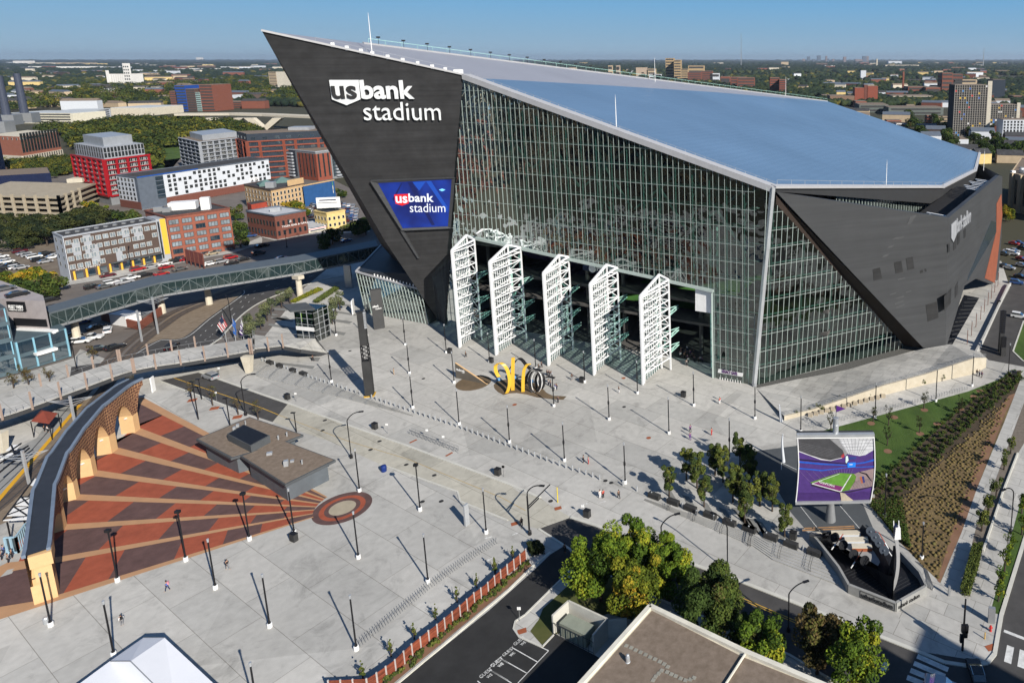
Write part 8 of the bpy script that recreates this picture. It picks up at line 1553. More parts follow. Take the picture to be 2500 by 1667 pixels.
# ============================================================ PLANTING
def boxleaf(name, lab, pts, z1, n, m, leaf=.18, cat='hedge'):
 c = sum(pts,V(0,0,0))/len(pts); g = np.random.default_rng(int(abs(c.x*10))); a, b, c_, d = [np.array((p.x-c.x,p.y-c.y)) for p in pts]; u, v = g.uniform(0,1,n), g.uniform(0,1,n); xy = (a*(1-u)[:,None]+b*u[:,None])*(1-v)[:,None]+(d*(1-u)[:,None]+c_*u[:,None])*v[:,None]; z = z1*(1-g.uniform(0,1,n)**3)*g.uniform(.85,1.1,n)
 p = np.c_[xy,z]; dd_ = g.normal(size=(n,3)); dd_[:,2] += .6; dd_ /= np.linalg.norm(dd_,axis=1)[:,None]; u3 = np.cross(dd_,g.normal(size=(n,3))); u3 /= np.linalg.norm(u3,axis=1)[:,None]; w = np.cross(dd_,u3); s = leaf*g.uniform(.6,1.3,n)[:,None]
 q = np.stack([p-u3*s,p-w*s*.7,p+u3*s,p+w*s*.7],1).reshape(-1,3); o = put(np_mesh(name,q,np.arange(4*n).reshape(-1,4),g.beta(3,3,n),m),name,None,(c.x,c.y,0)); return tag(o,lab,cat)
boxleaf('hedge','bright green clipped hedge block on the right walk, upper one',P2('d4',(1925,485),(2008,480),(1975,650),(1885,640)),1.5,3500,FM['young'],.14); boxleaf('hedge','bright green clipped hedge block on the right walk, lower one',P2('d4',(1885,640),(1975,650),(1905,865),(1825,850)),1.5,4500,FM['young'],.14)
boxleaf('hedge','low golden hedge strip behind the lift tower',P2('b2',(400,1245),(440,1250),(695,1135),(650,1120)),.7,3000,FM['gold'],.18); boxleaf('hedge','low green hedge strip left of the glass pavilion',P2('b2',(600,1250),(650,1255),(845,1130),(800,1115)),.9,3000,FM['young'],.18); boxleaf('hedge','dark shrub mass at the right end of the wooden fence',P2('d3',(290,470),(330,540),(440,510),(390,455)),1.3,2500,FM['dark'],.16); boxleaf('hedge','rough green verge beside the yellow building',P2('b2',(830,600),(1110,570),(1090,520),(960,560)),1.6,2500,FM['young'],.3)
rows_ = [((1140,1170),(1400,920),(1850,520),(2270,235)),((1150,1225),(1450,960),(1900,560),(2300,250)),((1200,1255),(1500,1000),(1930,590),(2315,270)),((1290,1262),(1550,1010),(1960,620),(2325,300))]
k = 0; sp0 = []
for ri, rw_ in enumerate(rows_):
 for i, p in enumerate(along([G('c4',*q) for q in rw_], 30)):
  s = .6+.35*rnd.random(); lab = f'{nth(i)} dark shrub from below in the {nth(ri)} hedge row beside the lawn'
  if len(sp0) < 3: o = thing('bed_shrub', lab, 'shrub', p, 0, 'shrub rows beside the lawn'); put(crown_mesh('leaves', 260, .95, 1.4, .17, FM['young' if k % 2 else 'oak'], 50+k, 5), 'leaves', o); sp0.append(o); k += 1
  else: dup(sp0[(i+ri) % 3], p, rnd.random()*6, lab, 'shrub rows beside the lawn', s)
boxleaf('rough_planting','rough green brown planting at the left corner of the straw meadow',P2('d4',(1060,90),(1350,60),(1420,470),(1330,410)),.7,3500,FM['oak'],.16,'planting')
FM['straw'] = foliage_mat('straw_tufts', [(0,(.06,.05,.018)),(.5,(.15,.11,.045)),(1,(.11,.11,.035))])
a_, b_, c_, d_ = G('c4',1450,1130), G('c4',2180,520), G('d4',1640,700), G('d4',1180,140); pos = []
poly_ = [G('c4',1400,1220),G('c4',1600,960),G('c4',1850,800),G('c4',2100,520),G('c4',2240,420),G('c4',1960,1100),G('c4',1800,1500),G('d4',1640,700),G('d4',1500,590),G('d4',1320,400),G('d4',1120,120)]
def inpoly(x, y, P_):
 c = False; j = len(P_)-1
 for i in range(len(P_)):
  if (P_[i].y > y) != (P_[j].y > y) and x < (P_[j].x-P_[i].x)*(y-P_[i].y)/(P_[j].y-P_[i].y)+P_[i].x: c = not c
  j = i
 return c
u_ = (G('c4',2180,520)-G('c4',1450,1130)); u_.z = 0; u_.normalize(); v_ = V(u_.y,-u_.x,0)
for i in range(-80, 120):
 for j in range(-30, 60):
  p = a_+u_*(i*.8+(j % 2)*.4)+v_*(j*.8)
  if inpoly(p.x,p.y,poly_) and rnd.random() < .88+.12*math.sin(p.x*.3)*math.cos(p.y*.21): pos.append((p.x+rnd.uniform(-.2,.2),p.y+rnd.uniform(-.2,.2),.1))
pos = np.array(pos); clumps('meadow_tufts', pos, np.array([rnd.uniform(.18,.36) for _ in pos]), 1, FM['straw'], 8, 'rows of straw coloured grass tufts on the sloping bed', 'grass tufts')
trees([('c4',660,530),('c4',690,535),('c4',590,545),('c4',760,505),('c4',790,495),('c4',850,460),('c4',1005,425),('c4',950,435),('c4',1080,430),('c4',1110,385),('c4',1140,400),('c4',1210,385),('c4',1345,345),('c4',1380,340),('c4',1475,310),('c4',1435,330),('c4',1600,280),('c4',1680,290),('c4',1800,240),('c4',1820,235),('c4',1885,210),('c4',1530,320),('c4',480,575)],'young',lambda i,n: f'{nth(i)} leggy green plant at the foot of the retaining wall','plants by the retaining wall',.4,.6,1.6,120,.14,.0,4,'plant','leafy_plant',lumps=6)
# ============================================================ CARS
def prof(m, pts, y0, y1, inset=0.):
 n = len(pts); a = [(x,y0,z) for x,z in pts]; b = [(x,y1,z) for x,z in pts]; m.mesh(a+b,[tuple(range(n)),tuple(reversed(range(n,2*n)))]+[(i,n+i,n+(i+1)%n,(i+1)%n) for i in range(n)])
def car_meshes(kind):
 b, g = MB(), MB()
 if kind == 'car': L1, W_, top = 2.25, .88, 1.45; prof(b,[(-L1,.3),(-L1,.85),(-2.0,.98),(-1.5,1.02),(1.05,.95),(2.05,.8),(L1,.62),(L1,.3)],-W_,W_); cab = [(-1.6,1.0),(-1.0,1.42),(.35,1.42),(1.1,.95)]; rf = [(-1.02,1.40),(.37,1.40),(.33,1.46),(-.98,1.46)]
 elif kind == 'pickup': L1, W_ = 2.7, .95; prof(b,[(-L1,.4),(-L1,1.05),(-.6,1.05),(-.6,1.1),(1.2,1.1),(2.6,1.0),(L1,.7),(L1,.4)],-W_,W_); cab = [(-.6,1.1),(-.5,1.72),(.6,1.72),(1.2,1.1)]; rf = [(-.5,1.7),(.6,1.7),(.56,1.78),(-.46,1.78)]
 else: L1, W_ = 2.3, .93; prof(b,[(-L1,.35),(-L1,1.05),(1.15,1.1),(2.15,.95),(L1,.7),(L1,.35)],-W_,W_); cab = [(-2.25,1.05),(-2.05,1.66),(.35,1.66),(1.2,1.08)]; rf = [(-2.05,1.64),(.36,1.64),(.32,1.74),(-2.0,1.74)]
 prof(g,cab,-W_*.86,W_*.86); prof(b,rf,-W_*.8,W_*.8);
 for x in (-1.45,1.4): pass
 w = MB(); w.tube((0,-.11,0),(0,.11,0),.33,.33,12)
 return b, g, w, L1, W_
M_tyre = mat('tyre', (.012,.012,.012), .8); CARM = {k: mat('car_'+k, c, .25, metal=.3 if k in ('silver','grey') else 0, var=.02, spec=.6) for k, c in dict(white=(.7,.7,.7), black=(.012,.012,.014), silver=(.4,.41,.43), grey=(.12,.125,.13), red=(.3,.015,.02), maroon=(.09,.012,.02), blue=(.03,.07,.2), tan=(.35,.29,.2)).items()}
M_tl = mat('tail_lamp', (.3,.01,.01), .3); M_hl = mat('head_lamp', (.7,.7,.65), .2); CARP = {}
def mk_car(kind):
 b, g, w, L1, W_ = car_meshes(kind); o = thing('parked_'+('car' if kind == 'car' else kind), '', kind if kind != 'suv' else 'car'); o.name = {'car':'parked_car','pickup':'pickup_truck','suv':'parked_suv'}[kind]
 bo = b.build('body', CARM['white'], o); g.build('windows', M_winglass, o); wm = w.data('wheel', M_tyre)
 for x in (-1.4*L1/2.25,1.38*L1/2.25):
  for s in (-1,1): put(wm, 'wheel', o, (x,s*(W_-.08),.33))
 for s in (-1,1): MB().box((L1,s*.6,.62),(.06,.35,.16)).build('headlight', M_hl, o); MB().box((-L1,s*.65,.75),(.06,.28,.16)).build('tail_light', M_tl, o)
 return o
rz_of = lambda t,x,y,x2,y2: (lambda d: math.atan2(d.y,d.x))(G(t,x2,y2)-G(t,x,y))
def cars(lst, where, group, z=0.):
 for i, (t,x,y,c,kd,az) in enumerate(sorted(lst, key=lambda q: px(q[0],q[1],q[2])[0])):
  p = G(t,x,y,z); lab = f'{c} {dict(car="car",suv="tall car",pickup="pickup truck")[kd]} {where}, {nth(i)} from left'
  if kd not in CARP: CARP[kd] = mk_car(kd); o = CARP[kd]; o.location = p; o.rotation_euler = (0,0,az); tag(o, lab, None, group)
  else: o = dup(CARP[kd], p, az, lab, group)
  for ch in o.children:
   if ch.name.startswith('body'): ch.material_slots[0].link = 'OBJECT'; ch.material_slots[0].material = CARM[c]
ast = rz_of('b1',970,1010,1480,905); lot = ast+.95
cars([('b1',180,795,'maroon','suv',ast),('b1',240,765,'black','suv',ast),('b1',215,815,'silver','car',ast),('b1',255,830,'silver','car',ast),('b1',310,845,'white','suv',ast),('b1',350,872,'black','suv',ast),('b1',420,820,'black','suv',ast+.3),('b1',465,850,'white','car',ast),('b1',405,888,'silver','car',ast),('b1',60,888,'white','car',ast),('b1',20,868,'silver','car',ast),('b1',100,915,'black','car',ast),('b1',150,940,'white','suv',ast),('b1',190,942,'silver','car',ast),('b1',40,955,'black','suv',ast),('b1',8,842,'white','car',ast),('b1',10,925,'grey','car',ast),('b1',495,835,'white','car',ast),('b1',-20,980,'black','car',ast)],'in the dusty car park','cars in the dusty car park')
cars([('b1',970,1012,'maroon','car',ast),('b1',1238,957,'red','suv',ast),('b1',1357,932,'silver','car',ast),('b1',1480,907,'white','car',ast),('b1',1585,884,'black','suv',ast),('b1',1492,938,'red','car',ast),('b1',1170,1038,'white','pickup',ast),('b1',1300,1010,'black','suv',ast),('b1',835,1115,'black','suv',ast),('b1',940,1112,'grey','car',ast),('b1',1000,1080,'white','suv',ast),('b1',1115,1075,'silver','pickup',ast),('b1',1615,955,'grey','car',ast),('b1',1905,816,'tan','car',ast),('b1',1665,868,'red','car',ast),('b1',2070,852,'red','suv',ast),('b1',1885,908,'white','car',ast),('b1',1940,895,'black','car',ast),('b1',1985,888,'silver','suv',ast),('b1',2080,902,'black','car',ast),('b1',2180,870,'black','car',ast),('b1',2320,812,'grey','suv',ast),('b1',470,1195,'black','car',ast),('b1',455,1230,'black','suv',ast),('b1',1450,998,'red','car',ast),('b1',2250,655,'blue','suv',ast-.8),('b1',2342,748,'black','car',ast),('b2',160,742,'black','car',ast),('b2',120,812,'grey','suv',ast),('b2',320,860,'white','car',ast),('b2',830,690,'silver','car',ast),('b2',900,700,'blue','car',ast)],'on the street before the flats','cars on the skyway street')
l2 = []
for r_ in range(5):
 for c_ in range(8):
  x, y = 850+c_*38-r_*4, 365+r_*28+c_*8
  if rnd.random() < .82 and x < 1030: l2.append(('b2',x,y,rnd.choice(['white','black','silver','red','grey','blue','silver']),rnd.choice(['car','suv']),lot))
for x, y, c in ((600,375,'grey'),(580,430,'white'),(640,400,'black'),(590,480,'black'),(915,515,'maroon'),(620,385,'silver')): l2.append(('b2',x,y,c,'suv',lot))
cars(l2,'in the lot behind the yellow building','cars behind the yellow building')
cars([('b1',868,1482,'black','car',ast),('b1',970,1508,'white','suv',ast+1.2),('b1',735,1432,'blue','car',ast),('c1',728,135,'white','suv',ast-.7),('c1',818,105,'white','pickup',ast-.7),('c1',890,205,'black','car',ast-.6),('c1',1035,190,'black','car',ast+.1),('c1',648,95,'black','suv',ast),('c1',1545,190,'black','suv',ast+.8),('b1',610,1545,'grey','car',ast)],'near the rail crossing','cars near the rail crossing')
cars([('c1',1890,455,'silver','suv',rz_of('c1',1890,455,2300,600)+math.pi)],'alone on the asphalt by the footbridge','car alone on the plaza road')
cars([('b1',158,1185,'black','car',ast),('b1',40,1135,'grey','car',ast)],'on the pale parking roof','cars on the parking roof',16.1)
ar = rz_of('b4',2290,975,2310,1255)
cars([('b4',2270,662,'red','car',ar+1.2),('b4',2312,658,'blue','car',ar+1.2),('b4',2222,728,'white','car',ar+1.2),('b4',2265,745,'white','suv',ar+1.2),('b4',2272,722,'silver','car',ar+1.2),('b4',2230,862,'silver','car',ar+1.2),('b4',2190,848,'black','car',ar+1.2),('b4',2290,985,'blue','suv',ar+1.5),('b4',2330,790,'red','car',ar+1.),('b4',2190,745,'grey','car',ar+1.2),('b4',2310,1262,'white','suv',ar+1.4),('b4',2320,935,'black','car',ar+1.2),('b4',2340,700,'black','car',ar+1.2),('b4',2330,840,'silver','car',ar+1.2)],'in the car park at the right edge','cars at the right edge')
cars([('d4',1680,1625,'silver','car',rz_of('d4',430,1340,1290,1620)),('d4',1960,1520,'black','car',rz_of('d4',430,1340,1290,1620)+1.9)],'in the shaded crossing','cars at the shaded crossing')
# ============================================================ PEOPLE
def skin(name, V_, E_, R_, m, sub=1):
 me = bpy.data.meshes.new(name); me.from_pydata(V_, E_, []); o = bpy.data.objects.new(name, me); C.objects.link(o); s = o.modifiers.new('s','SKIN'); s.use_smooth_shade = True
 for i, r in enumerate(R_): me.skin_vertices[0].data[i].radius = (r, r) if not isinstance(r, tuple) else r
 me.skin_vertices[0].data[0].use_root = True; u = o.modifiers.new('u','SUBSURF'); u.levels = u.render_levels = sub; bpy.context.view_layer.update()
 out = bpy.data.meshes.new_from_object(o.evaluated_get(bpy.context.evaluated_depsgraph_get())); bpy.data.objects.remove(o); out.materials.clear(); out.materials.append(m); out.name = name; return out
M_skin = mat('skin', (.42,.24,.16), .6, var=.03); M_hair = mat('dark_hair', (.03,.02,.015), .7)
def person_meshes(st, sw):
 P_ = [(0,0,.95),(0,0,1.15),(.02,0,1.4),(.03,0,1.5),(.05,0,1.62),(.04,0,1.72)]; Ed = [(0,1),(1,2),(2,3),(3,4),(4,5)]; Rr = [.13,.12,.14,.055,.1,.07]
 for s in (-1,1):
  i = len(P_); f = st*s; P_ += [(0,.1*s,.9),(f*.5+.03,.11*s,.5),(f*.95-.02,.11*s,.09),(f*.95+.14,.12*s,.04)]; Ed += [(0,i),(i,i+1),(i+1,i+2),(i+2,i+3)]; Rr += [.1,.07,.045,.045]
  i = len(P_); f = -sw*s; P_ += [(.0,.2*s,1.4),(f*.5,.24*s,1.12),(f+.08,.23*s,.88),(f+.12,.22*s,.8)]; Ed += [(2,i),(i,i+1),(i+1,i+2),(i+2,i+3)]; Rr += [.06,.045,.035,.03]
 body = skin('body', P_, Ed, Rr, M_skin); SV = [P_[1],P_[2],P_[0],P_[10],P_[11],P_[12],P_[18],P_[19],P_[20]]
 shirt = skin('shirt', SV, [(0,1),(0,2),(1,3),(3,4),(4,5),(1,6),(6,7),(7,8)], [.145,.165,.15,.085,.065,.05,.085,.065,.05], M_white)
 tr_ = skin('trousers', [P_[0],P_[6],P_[7],P_[8],P_[14],P_[15],P_[16]], [(0,1),(1,2),(2,3),(0,4),(4,5),(5,6)], [.15,.12,.085,.065,.12,.085,.065], M_white)
 hair = MB().ball((.03,0,1.68), .115, 8, 5, 1.0,.9,.95).data('hair', M_hair); return body, shirt, tr_, hair
PM = [person_meshes(.0,.05), person_meshes(.28,.22)]
CL = {k: mat('cloth_'+k, c, .8, var=.05) for k, c in dict(white=(.7,.7,.7), black=(.015,.015,.018), red=(.45,.03,.03), blue=(.03,.12,.4), purple=(.1,.04,.2), grey=(.2,.2,.21), tan=(.45,.33,.22), navy=(.02,.03,.07), pink=(.6,.25,.3)).items()}
def person(t, x, y, top, leg, az, pose, ph, pack=None, z=0., sc=1.):
 lab = f'person in a {top} top and {leg} trousers {ph}'; lab = lab if len(lab.split()) < 17 else f'person in {top} top {ph}'
 o = thing('person', lab, 'person', G(t,x,y,z), az, None, sc); b, s, l, h = PM[pose]; bo = put(b,'body',o);
 for me, nm, c in ((s,'shirt',top),(l,'trousers',leg)): q = put(me,nm,bo); q.material_slots[0].link = 'OBJECT'; q.material_slots[0].material = CL[c]
 put(h,'hair',bo)
 if pack: MB().box((-.2,0,1.1),(.2,.3,.42)).build('backpack', CL[pack], o)
PPL = [('c3',1143,585,'black','white',.6,0,'alone before the rightmost white door'),('c3',2048,684,'red','white',2.5,0,'alone before the gate sign'),('c3',1784,935,'purple','black',2,1,'behind another walker right of the lamp'),('c3',1782,1006,'purple','purple',2,1,'walking left of the red figure on the open plaza'),('c3',1975,964,'red','red',2.8,0,'on the plaza above the grove'),('c3',825,1212,'black','black',.3,0,'beside a child near the bollards'),('c3',870,1222,'pink','red',.3,0,'small, beside the dark adult near the bollards'),('c3',975,1528,'white','white',2.4,0,'left of a pair by the kerb'),('c3',1003,1528,'red','black',2.4,0,'right of a pair by the kerb'),('c3',1143,1532,'black','black',2.2,1,'walking alone left of the blocks'),('c3',722,470,'black','grey',1,1,'between the fourth and fifth white doors'),('c3',597,674,'navy','black',1,0,'at the tail of the brown paving'),('c3',512,520,'white','navy',1,0,'first of the row right of the sculpture'),('c3',530,528,'grey','navy',1,0,'second of the row right of the sculpture'),('c3',572,560,'blue','white',1,0,'at the lamp right of the sculpture'),('c3',585,558,'black','navy',1,0,'behind the lamp right of the sculpture'),('c3',500,432,'black','black',1,0,'left of a dark group behind the sculpture'),('c3',518,436,'navy','black',1,0,'middle of a dark group behind the sculpture'),('c3',536,442,'black','grey',1,0,'right of a dark group behind the sculpture'),('c3',425,378,'black','black',.4,1,'left of two behind the sculpture'),('c3',450,358,'navy','black',.4,1,'right of two behind the sculpture'),
('c2',1330,420,'tan','tan',.5,0,'alone left of the sail sign'),('c2',1975,265,'black','black',.5,1,'alone above the sculpture'),('d1',1868,635,'black','grey',-.4,1,'walking below the fan'),('d3',248,285,'black','black',2.,0,'with a bicycle on the concrete road'),('d3',602,500,'black','black',1,0,'in the tree shade at the drive'),('c4',1965,258,'black','navy',.5,1,'left of three on the lawn walk'),('c4',1985,265,'white','navy',.5,0,'middle of three on the lawn walk'),('c4',2005,275,'purple','black',.5,1,'right of three on the lawn walk'),('c1',430,940,'white','black',1,0,'waiting by the red canopy'),('c1',400,930,'black','black',1,0,'left of another by the red canopy'),('d1',30,512,'blue','navy',1,0,'at the ticket shelter, in the rear'),('d1',100,545,'black','black',1,0,'at the ticket shelter, right side'),('d1',15,560,'navy','black',1,0,'at the ticket shelter, far left'),('d1',70,585,'grey','black',1,0,'at the ticket shelter, nearest the rail'),('c1',1690,1400-290,'grey','black',1,0,'hidden beside the kiosk') if 0 else ('c3',1755,210,'white','navy',1,0,'under the open gate, white shirt')]
for q in PPL: person(*q)
person('d1',1375,812,'blue','navy',3.6,1,'with a pink backpack below the fan',pack='pink'); person('d1',1003,1095,'white','grey',2.6,0,'with a dark backpack left of the tent',pack='black'); person('c2',605,300,'black','black',3,1,'on the plaza by the footbridge landing')
g = random.Random(4)
for i in range(26): person('c3',1690+g.random()*210,225+g.random()*120,g.choice(['white','black','purple','grey','navy']),'black',g.random()*6,0,f'in the dark gate crowd, {nth(i)} of the group')
def bike(t, x, y, az, lab):
 o = thing('bicycle', lab, 'bicycle', G(t,x,y), az)
 for s in (-.52,.52):
  m = MB(); P_ = [V(s+.33*math.cos(a),0,.34+.33*math.sin(a)) for a in [2*math.pi*i/12 for i in range(13)]]; m.path(P_,.025,4); m.build('wheel', M_black, o)
 m = MB(); m.path([V(-.52,0,.34),V(-.15,0,.85),V(.35,0,.85),V(-.02,0,.34),V(-.52,0,.34)],.025,5); m.path([V(.52,0,.34),V(.35,0,.95),V(.5,0,1.)],.025,5); m.build('bike_frame', M_dark, o); MB().box((-.18,0,.88),(.25,.14,.06)).build('saddle', M_black, o)
bike('d3',238,290,2.3,'dark bicycle held on the concrete road near the drive')
# ============================================================ FLAGS, STATION, SMALL THINGS
def flag(lab, bx, by, tx, ty, quad, mats, canton=None):
 g_ = G('c1',bx,by); h = HT(g_,'b1',tx,ty); o = wthing('flagpole', lab, 'flag', g_); MB().tube(g_, up(g_,h), .1, .05, 6).build('flag_pole', M_galv, o); P_ = [PL('b1',x,y,g_,V(0,-1,0)) for x,y in quad]; n = 10; ms = [MB() for _ in mats]
 for k in range(n):
  t0, t1 = k/n, (k+1)/n; a, b = P_[0].lerp(P_[3],t0), P_[0].lerp(P_[3],t1); c, d = P_[1].lerp(P_[2],t1), P_[1].lerp(P_[2],t0); w_ = V(0,.12*math.sin(k*1.3),0); ms[k % len(mats)].hexa([a+w_,d+w_,c+w_,b+w_],[q_+V(0,.03,0)+w_ for q_ in (a,d,c,b)])
 for mm_, m in zip(ms, mats): mm_.build('flag_cloth', m, o)
 if canton: a, b, c, d = P_; e = V(0,-.16,0); MB().hexa([a+e,a.lerp(b,.5)+e,a.lerp(c,.5)+e,a.lerp(d,.5)+e],[q_+V(0,.02,0)+e for q_ in (a,a.lerp(b,.5),a.lerp(c,.5),a.lerp(d,.5))]).build('flag_canton', canton, o)
flag('flagpole with a red and white striped flag with blue canton',2035,140,1997,1340,[(1992,1365),(2040,1450),(1995,1512),(1950,1448)],[CL['red'],CL['white']],CL['navy']); flag('flagpole with a drooping blue flag',2115,120,2078,1360,[(2080,1385),(2112,1420),(2122,1540),(2095,1520)],[CL['blue']]); flag('flagpole with a drooping pale purple flag',2190,115,2160,1370,[(2162,1395),(2180,1440),(2182,1544),(2150,1520)],[CL['white'],CL['purple']])
def cat_pole(lab, bx, by, tx, ty):
 g_ = G('c1',bx,by); h = HT(g_,'c1',tx,ty); o = wthing('catenary_pole', lab, 'overhead line pole', g_); MB().beam(g_, up(g_,h), .35).build('pole', M_galv, o); m = MB()
 for s in (-1,1):
  for z in (.9,1.6): m.beam(up(g_,h-z), up(g_,h-.9)+V(3.6*s,1.2*s,.3), .09)
  m.beam(up(g_,h-2.2), up(g_,h-.9)+V(3.6*s,1.2*s,.3), .07)
 m.build('bracket_arms', M_galv, o)
cat_pole('galvanised overhead line pole with arms behind the arcade, farther one',675,870,618,615); cat_pole('galvanised overhead line pole with arms behind the arcade, nearer one',262,1400,195,1100); cat_pole('overhead line pole beside the brick yard',1420,55,1395,-280); cat_pole('overhead line pole at the rail crossing',1275,125,1245,-160)
a = G('c1',395,830); o = wthing('red_canopy', 'rust red station canopy on slim posts beside the platform', 'canopy', a); zc = 3.6; P_ = [G('c1',275,840,zc),G('c1',440,862,zc),G('c1',520,765,zc),G('c1',370,735,zc)]; t_ = G('c1',385,745,zc+1.3); MB().mesh(P_+[t_],[(0,1,4),(1,2,4),(2,3,4),(3,0,4)]).build('canopy_roof', mat('rust_roof',(.22,.05,.03),.7), o)
for p in P_[:3]: MB().beam(up(p,0), p, .12).build('canopy_post', M_black, o)
o = wthing('platform_shelter', 'black framed platform shelter with white roof sheets behind the arcade', 'shelter', G('e5',150,1100)); zc = 3.4
for q in ([(25,1110),(240,1080),(245,1105),(25,1115)], [(60,1075),(240,1070),(250,1000),(120,1000)], [(125,985),(255,990),(275,915),(180,920)], [(260,815),(295,820),(330,755),(295,760)], [(320,740),(345,735),(370,680),(350,685)]): MB().prism([(lambda p:(p.x,p.y))(G('e5',x,y,zc)) for x,y in q], zc-.1, zc).build('shelter_roof', M_white, o)
m = MB()
for x0,y0,x1,y1 in ((25,1112,290,760),(245,1100,380,660),(60,1070,250,1000),(120,1000,240,1080),(180,915,255,990),(125,985,275,915),(180,915,275,915)): m.beam(G('e5',x0,y0,zc+.05), G('e5',x1,y1,zc+.05), .18)
m.build('shelter_frame', M_black, o); m = MB()
for x, y in ((60,1130),(200,1090),(290,830),(240,1010)): p = G('e5',x,y,zc); m.beam(up(p,0), p, .16)
m.build('shelter_legs', M_black, o)
o = wthing('platform_shelter', 'white roofed shelter with black trusses at the far left platform', 'shelter', G('e5',60,560)); zc = 3.4
for q in ([(-20,560),(100,535),(130,560),(-20,600)],[(50,520),(140,515),(180,465),(95,475)]): MB().prism([(lambda p:(p.x,p.y))(G('e5',x,y,zc)) for x,y in q], zc-.1, zc).build('shelter_roof', M_white, o)
m = MB()
for x0,y0,x1,y1 in ((-20,600,180,460),(-20,640,240,480),(130,560,95,475),(0,560,140,520),(-20,720,250,500)): m.beam(G('e5',x0,y0,zc+.1), G('e5',x1,y1,zc+.1), .22)
m.build('shelter_frame', M_black, o)
a = G('e5',100,1400); o = wthing('ticket_shelter', 'pale blue ticket shelter with dark panels beside the end pier', 'shelter', a); P_ = [G('e5',65,1395),G('e5',160,1390),G('e5',245,1270),G('e5',215,1250)]; hS = HT(P_[0],'e5',55,1255)
for u_, v_, k in ((P_[0],P_[1],2),(P_[1],P_[2],6)):
 m = MB(); m.beam(up(u_,hS), up(v_,hS), .2); m.beam(up(u_,.1), up(v_,.1), .2)
 for i in range(k+1): p = u_.lerp(v_,i/k); m.beam(p, up(p,hS), .22)
 m.build('shelter_frame', mat('pale_blue_frame',(.3,.45,.55),.5), o); MB().hexa([u_+V(0,.1,.1),v_+V(0,.1,.1),v_+V(0,.15,.1),u_+V(0,.15,.1)],[up(u_,hS)+V(0,.1,0),up(v_,hS)+V(0,.1,0),up(v_,hS)+V(0,.15,0),up(u_,hS)+V(0,.15,0)]).build('shelter_panel', M_winglass, o)
# kerbside posts, hydrant, markers
def post(lab, cat, t, x, y, h, m, r_=.07, head=None, name='post'):
 g_ = G(t,x,y); o = wthing(name, lab, cat, g_); MB().tube(g_, up(g_,h), r_, r_, 8).build('post', m, o)
 if head: MB().box((g_.x,g_.y,h-head[2]), head).build('sign_plate', M_white, o)
for i,(t,x,y) in enumerate((('c2',455,665),('c2',1272,948),('c2',2315,1335),('c3',110,1335),('d3',752,205),('c2',1632,1000),('c2',1778,1060),('c1',1972,432),('c1',1945,655),('d3',232,1060))): post(f'{nth(i)} thin parking sign post with a small white plate on the plaza','sign post',t,x,y,2.3,M_grey,.035,(.5,.06,.45),'sign_post')
post('yellow marker pole by the kerb near the pair of walkers','pole','c3',595,1565,3.,mat('marker_yellow',(.65,.5,.03),.5),.09,name='marker_pole'); post('small yellow post at the right street corner','bollard','d4',2028,1205,1.,M_yel,.08,name='yellow_post')
g_ = G('d4',2075,1140); o = wthing('fire_hydrant', 'red fire hydrant at the right street corner', 'fire hydrant', g_); MB().lathe(g_, [(.2,0),(.16,.1),(.15,.65),(.2,.7),(.1,.9)], 10).build('hydrant_body', CL['red'], o); MB().tube(g_+V(-.28,0,.5), g_+V(.28,0,.5), .08, .08, 8).build('hydrant_outlet', CL['red'], o)
g_ = G('d4',2080,1070); o = MB().box(tuple(g_),(.9,.5,2.4),-.2).build('utility_cabinet', M_grey); tag(o,'grey utility cabinet standing on the right walk near the hydrant','cabinet'); g_ = G('d4',1735,850); o = MB().box(tuple(g_),(.3,.3,1.6)).build('stone_post', M_grey); tag(o,'slim grey post at the bottom of the right walk','post')
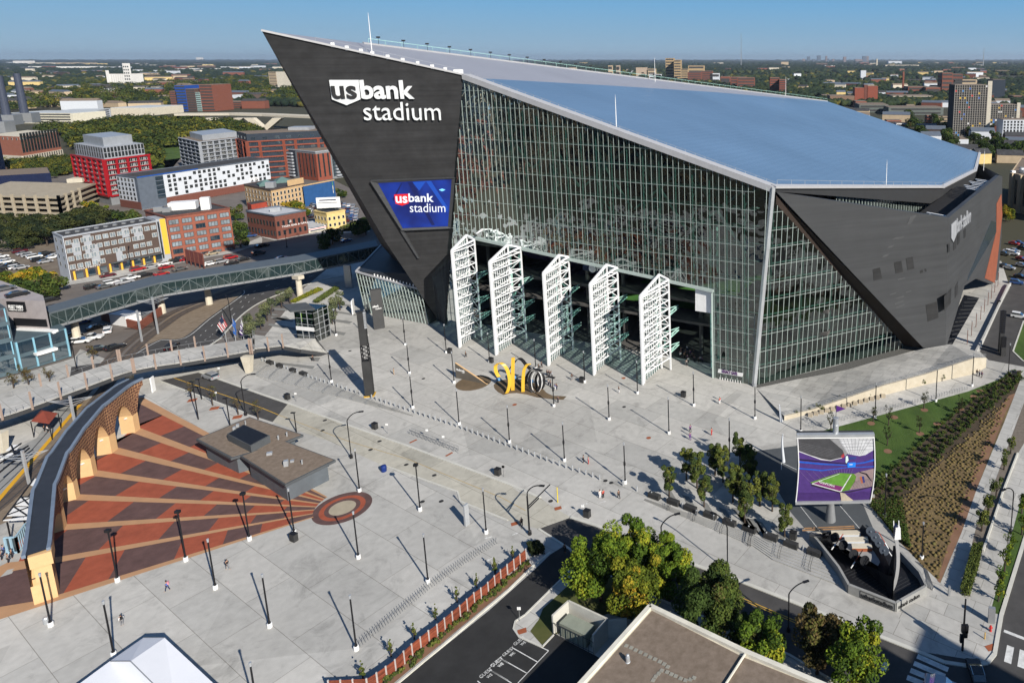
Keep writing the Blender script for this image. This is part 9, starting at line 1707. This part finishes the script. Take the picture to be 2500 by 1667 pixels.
for i,(x,y,tx,ty) in enumerate(((1885,1480,1895,1360),(1920,1410,1930,1293),(1957,1340,1967,1228),(1995,1278,2000,1165),(2025,1217,2033,1107),(2055,1158,2062,1052),(2083,1105,2092,1000),(2110,1055,2117,965),(2137,1003,2144,890))):
 g_ = G('b4',x,y); h = HT(g_,'b4',tx,ty); o = wthing('walkway_post', f'{nth(i)} thin dark red post from below on the white walkway', 'lamp post', g_, 'dark red walkway posts'); MB().tube(g_, up(g_,h), .09, .09, 6).build('post', M_brickd, o); MB().box((g_.x,g_.y,h),(.3,.3,.3)).build('lamp_head', M_galv, o)
for i,(t,x,y,t2,tx,ty) in enumerate((('b4',2160,1540,'b4',2190,1200),('b4',2175,1570,'b4',2200,1420))):
 g_ = G(t,x,y); h = HT(g_,t2,tx,ty); o = wthing('banner_tower', f'dark lattice mast on the right street, {["taller","shorter"][i]} one', 'tower', g_); m = MB(); m.box(tuple(g_),(1.2,1.2,h*.45)); m.build('tower_panel', M_blk, o); m = MB()
 for k in range(12): z = h*.45+h*.55*k/12; m.box((g_.x,g_.y,z),(1.5,.5,h*.03))
 m.box((g_.x,g_.y,h*.45),(.4,.4,h*.55)); m.build('lattice', M_black, o)
for i,(x,y) in enumerate(((1235,878),(1288,600),(1535,540),(1640,655),(1500,735),(1830,530),(1098,650),(1940,430),(1990,385))): ring('mulch_ring', G('c4',x,y), 0, .85, .034, M_red, 16)
for x,y in ((1725,650),(1925,722),(2130,800)): p = G('c1',x,y); MB().box((p.x,p.y,0),(1.7,1.5,.04),.4).build('tree_pit', M_rust)['kind'] = 'structure'
# ============================================================ HAZE
hz = MB(); hz.mesh([(-16000,-700,-1.4),(16000,-700,-1.4),(16000,26000,-1.4),(-16000,26000,-1.4),(-16000,-700,200),(16000,-700,200),(16000,26000,200),(-16000,26000,200)], [(3,2,1,0),(4,5,6,7),(0,1,5,4),(1,2,6,5),(2,3,7,6),(3,0,4,7)])
mh = bpy.data.materials.new('haze'); mh.use_nodes = True; N, L = nodes(mh); N.remove(N['Principled BSDF']); pv_ = N.new('ShaderNodeVolumePrincipled'); pv_.inputs['Color'].default_value = (.75,.85,1,1); pv_.inputs['Density'].default_value = 3.4e-5; pv_.inputs['Anisotropy'].default_value = .3
L.new(pv_.outputs[0], N['Material Output'].inputs['Volume']); ho = hz.build('haze', mh); ho['kind'] = 'stuff'; ho['label'] = 'thin pale haze in the air over the city'
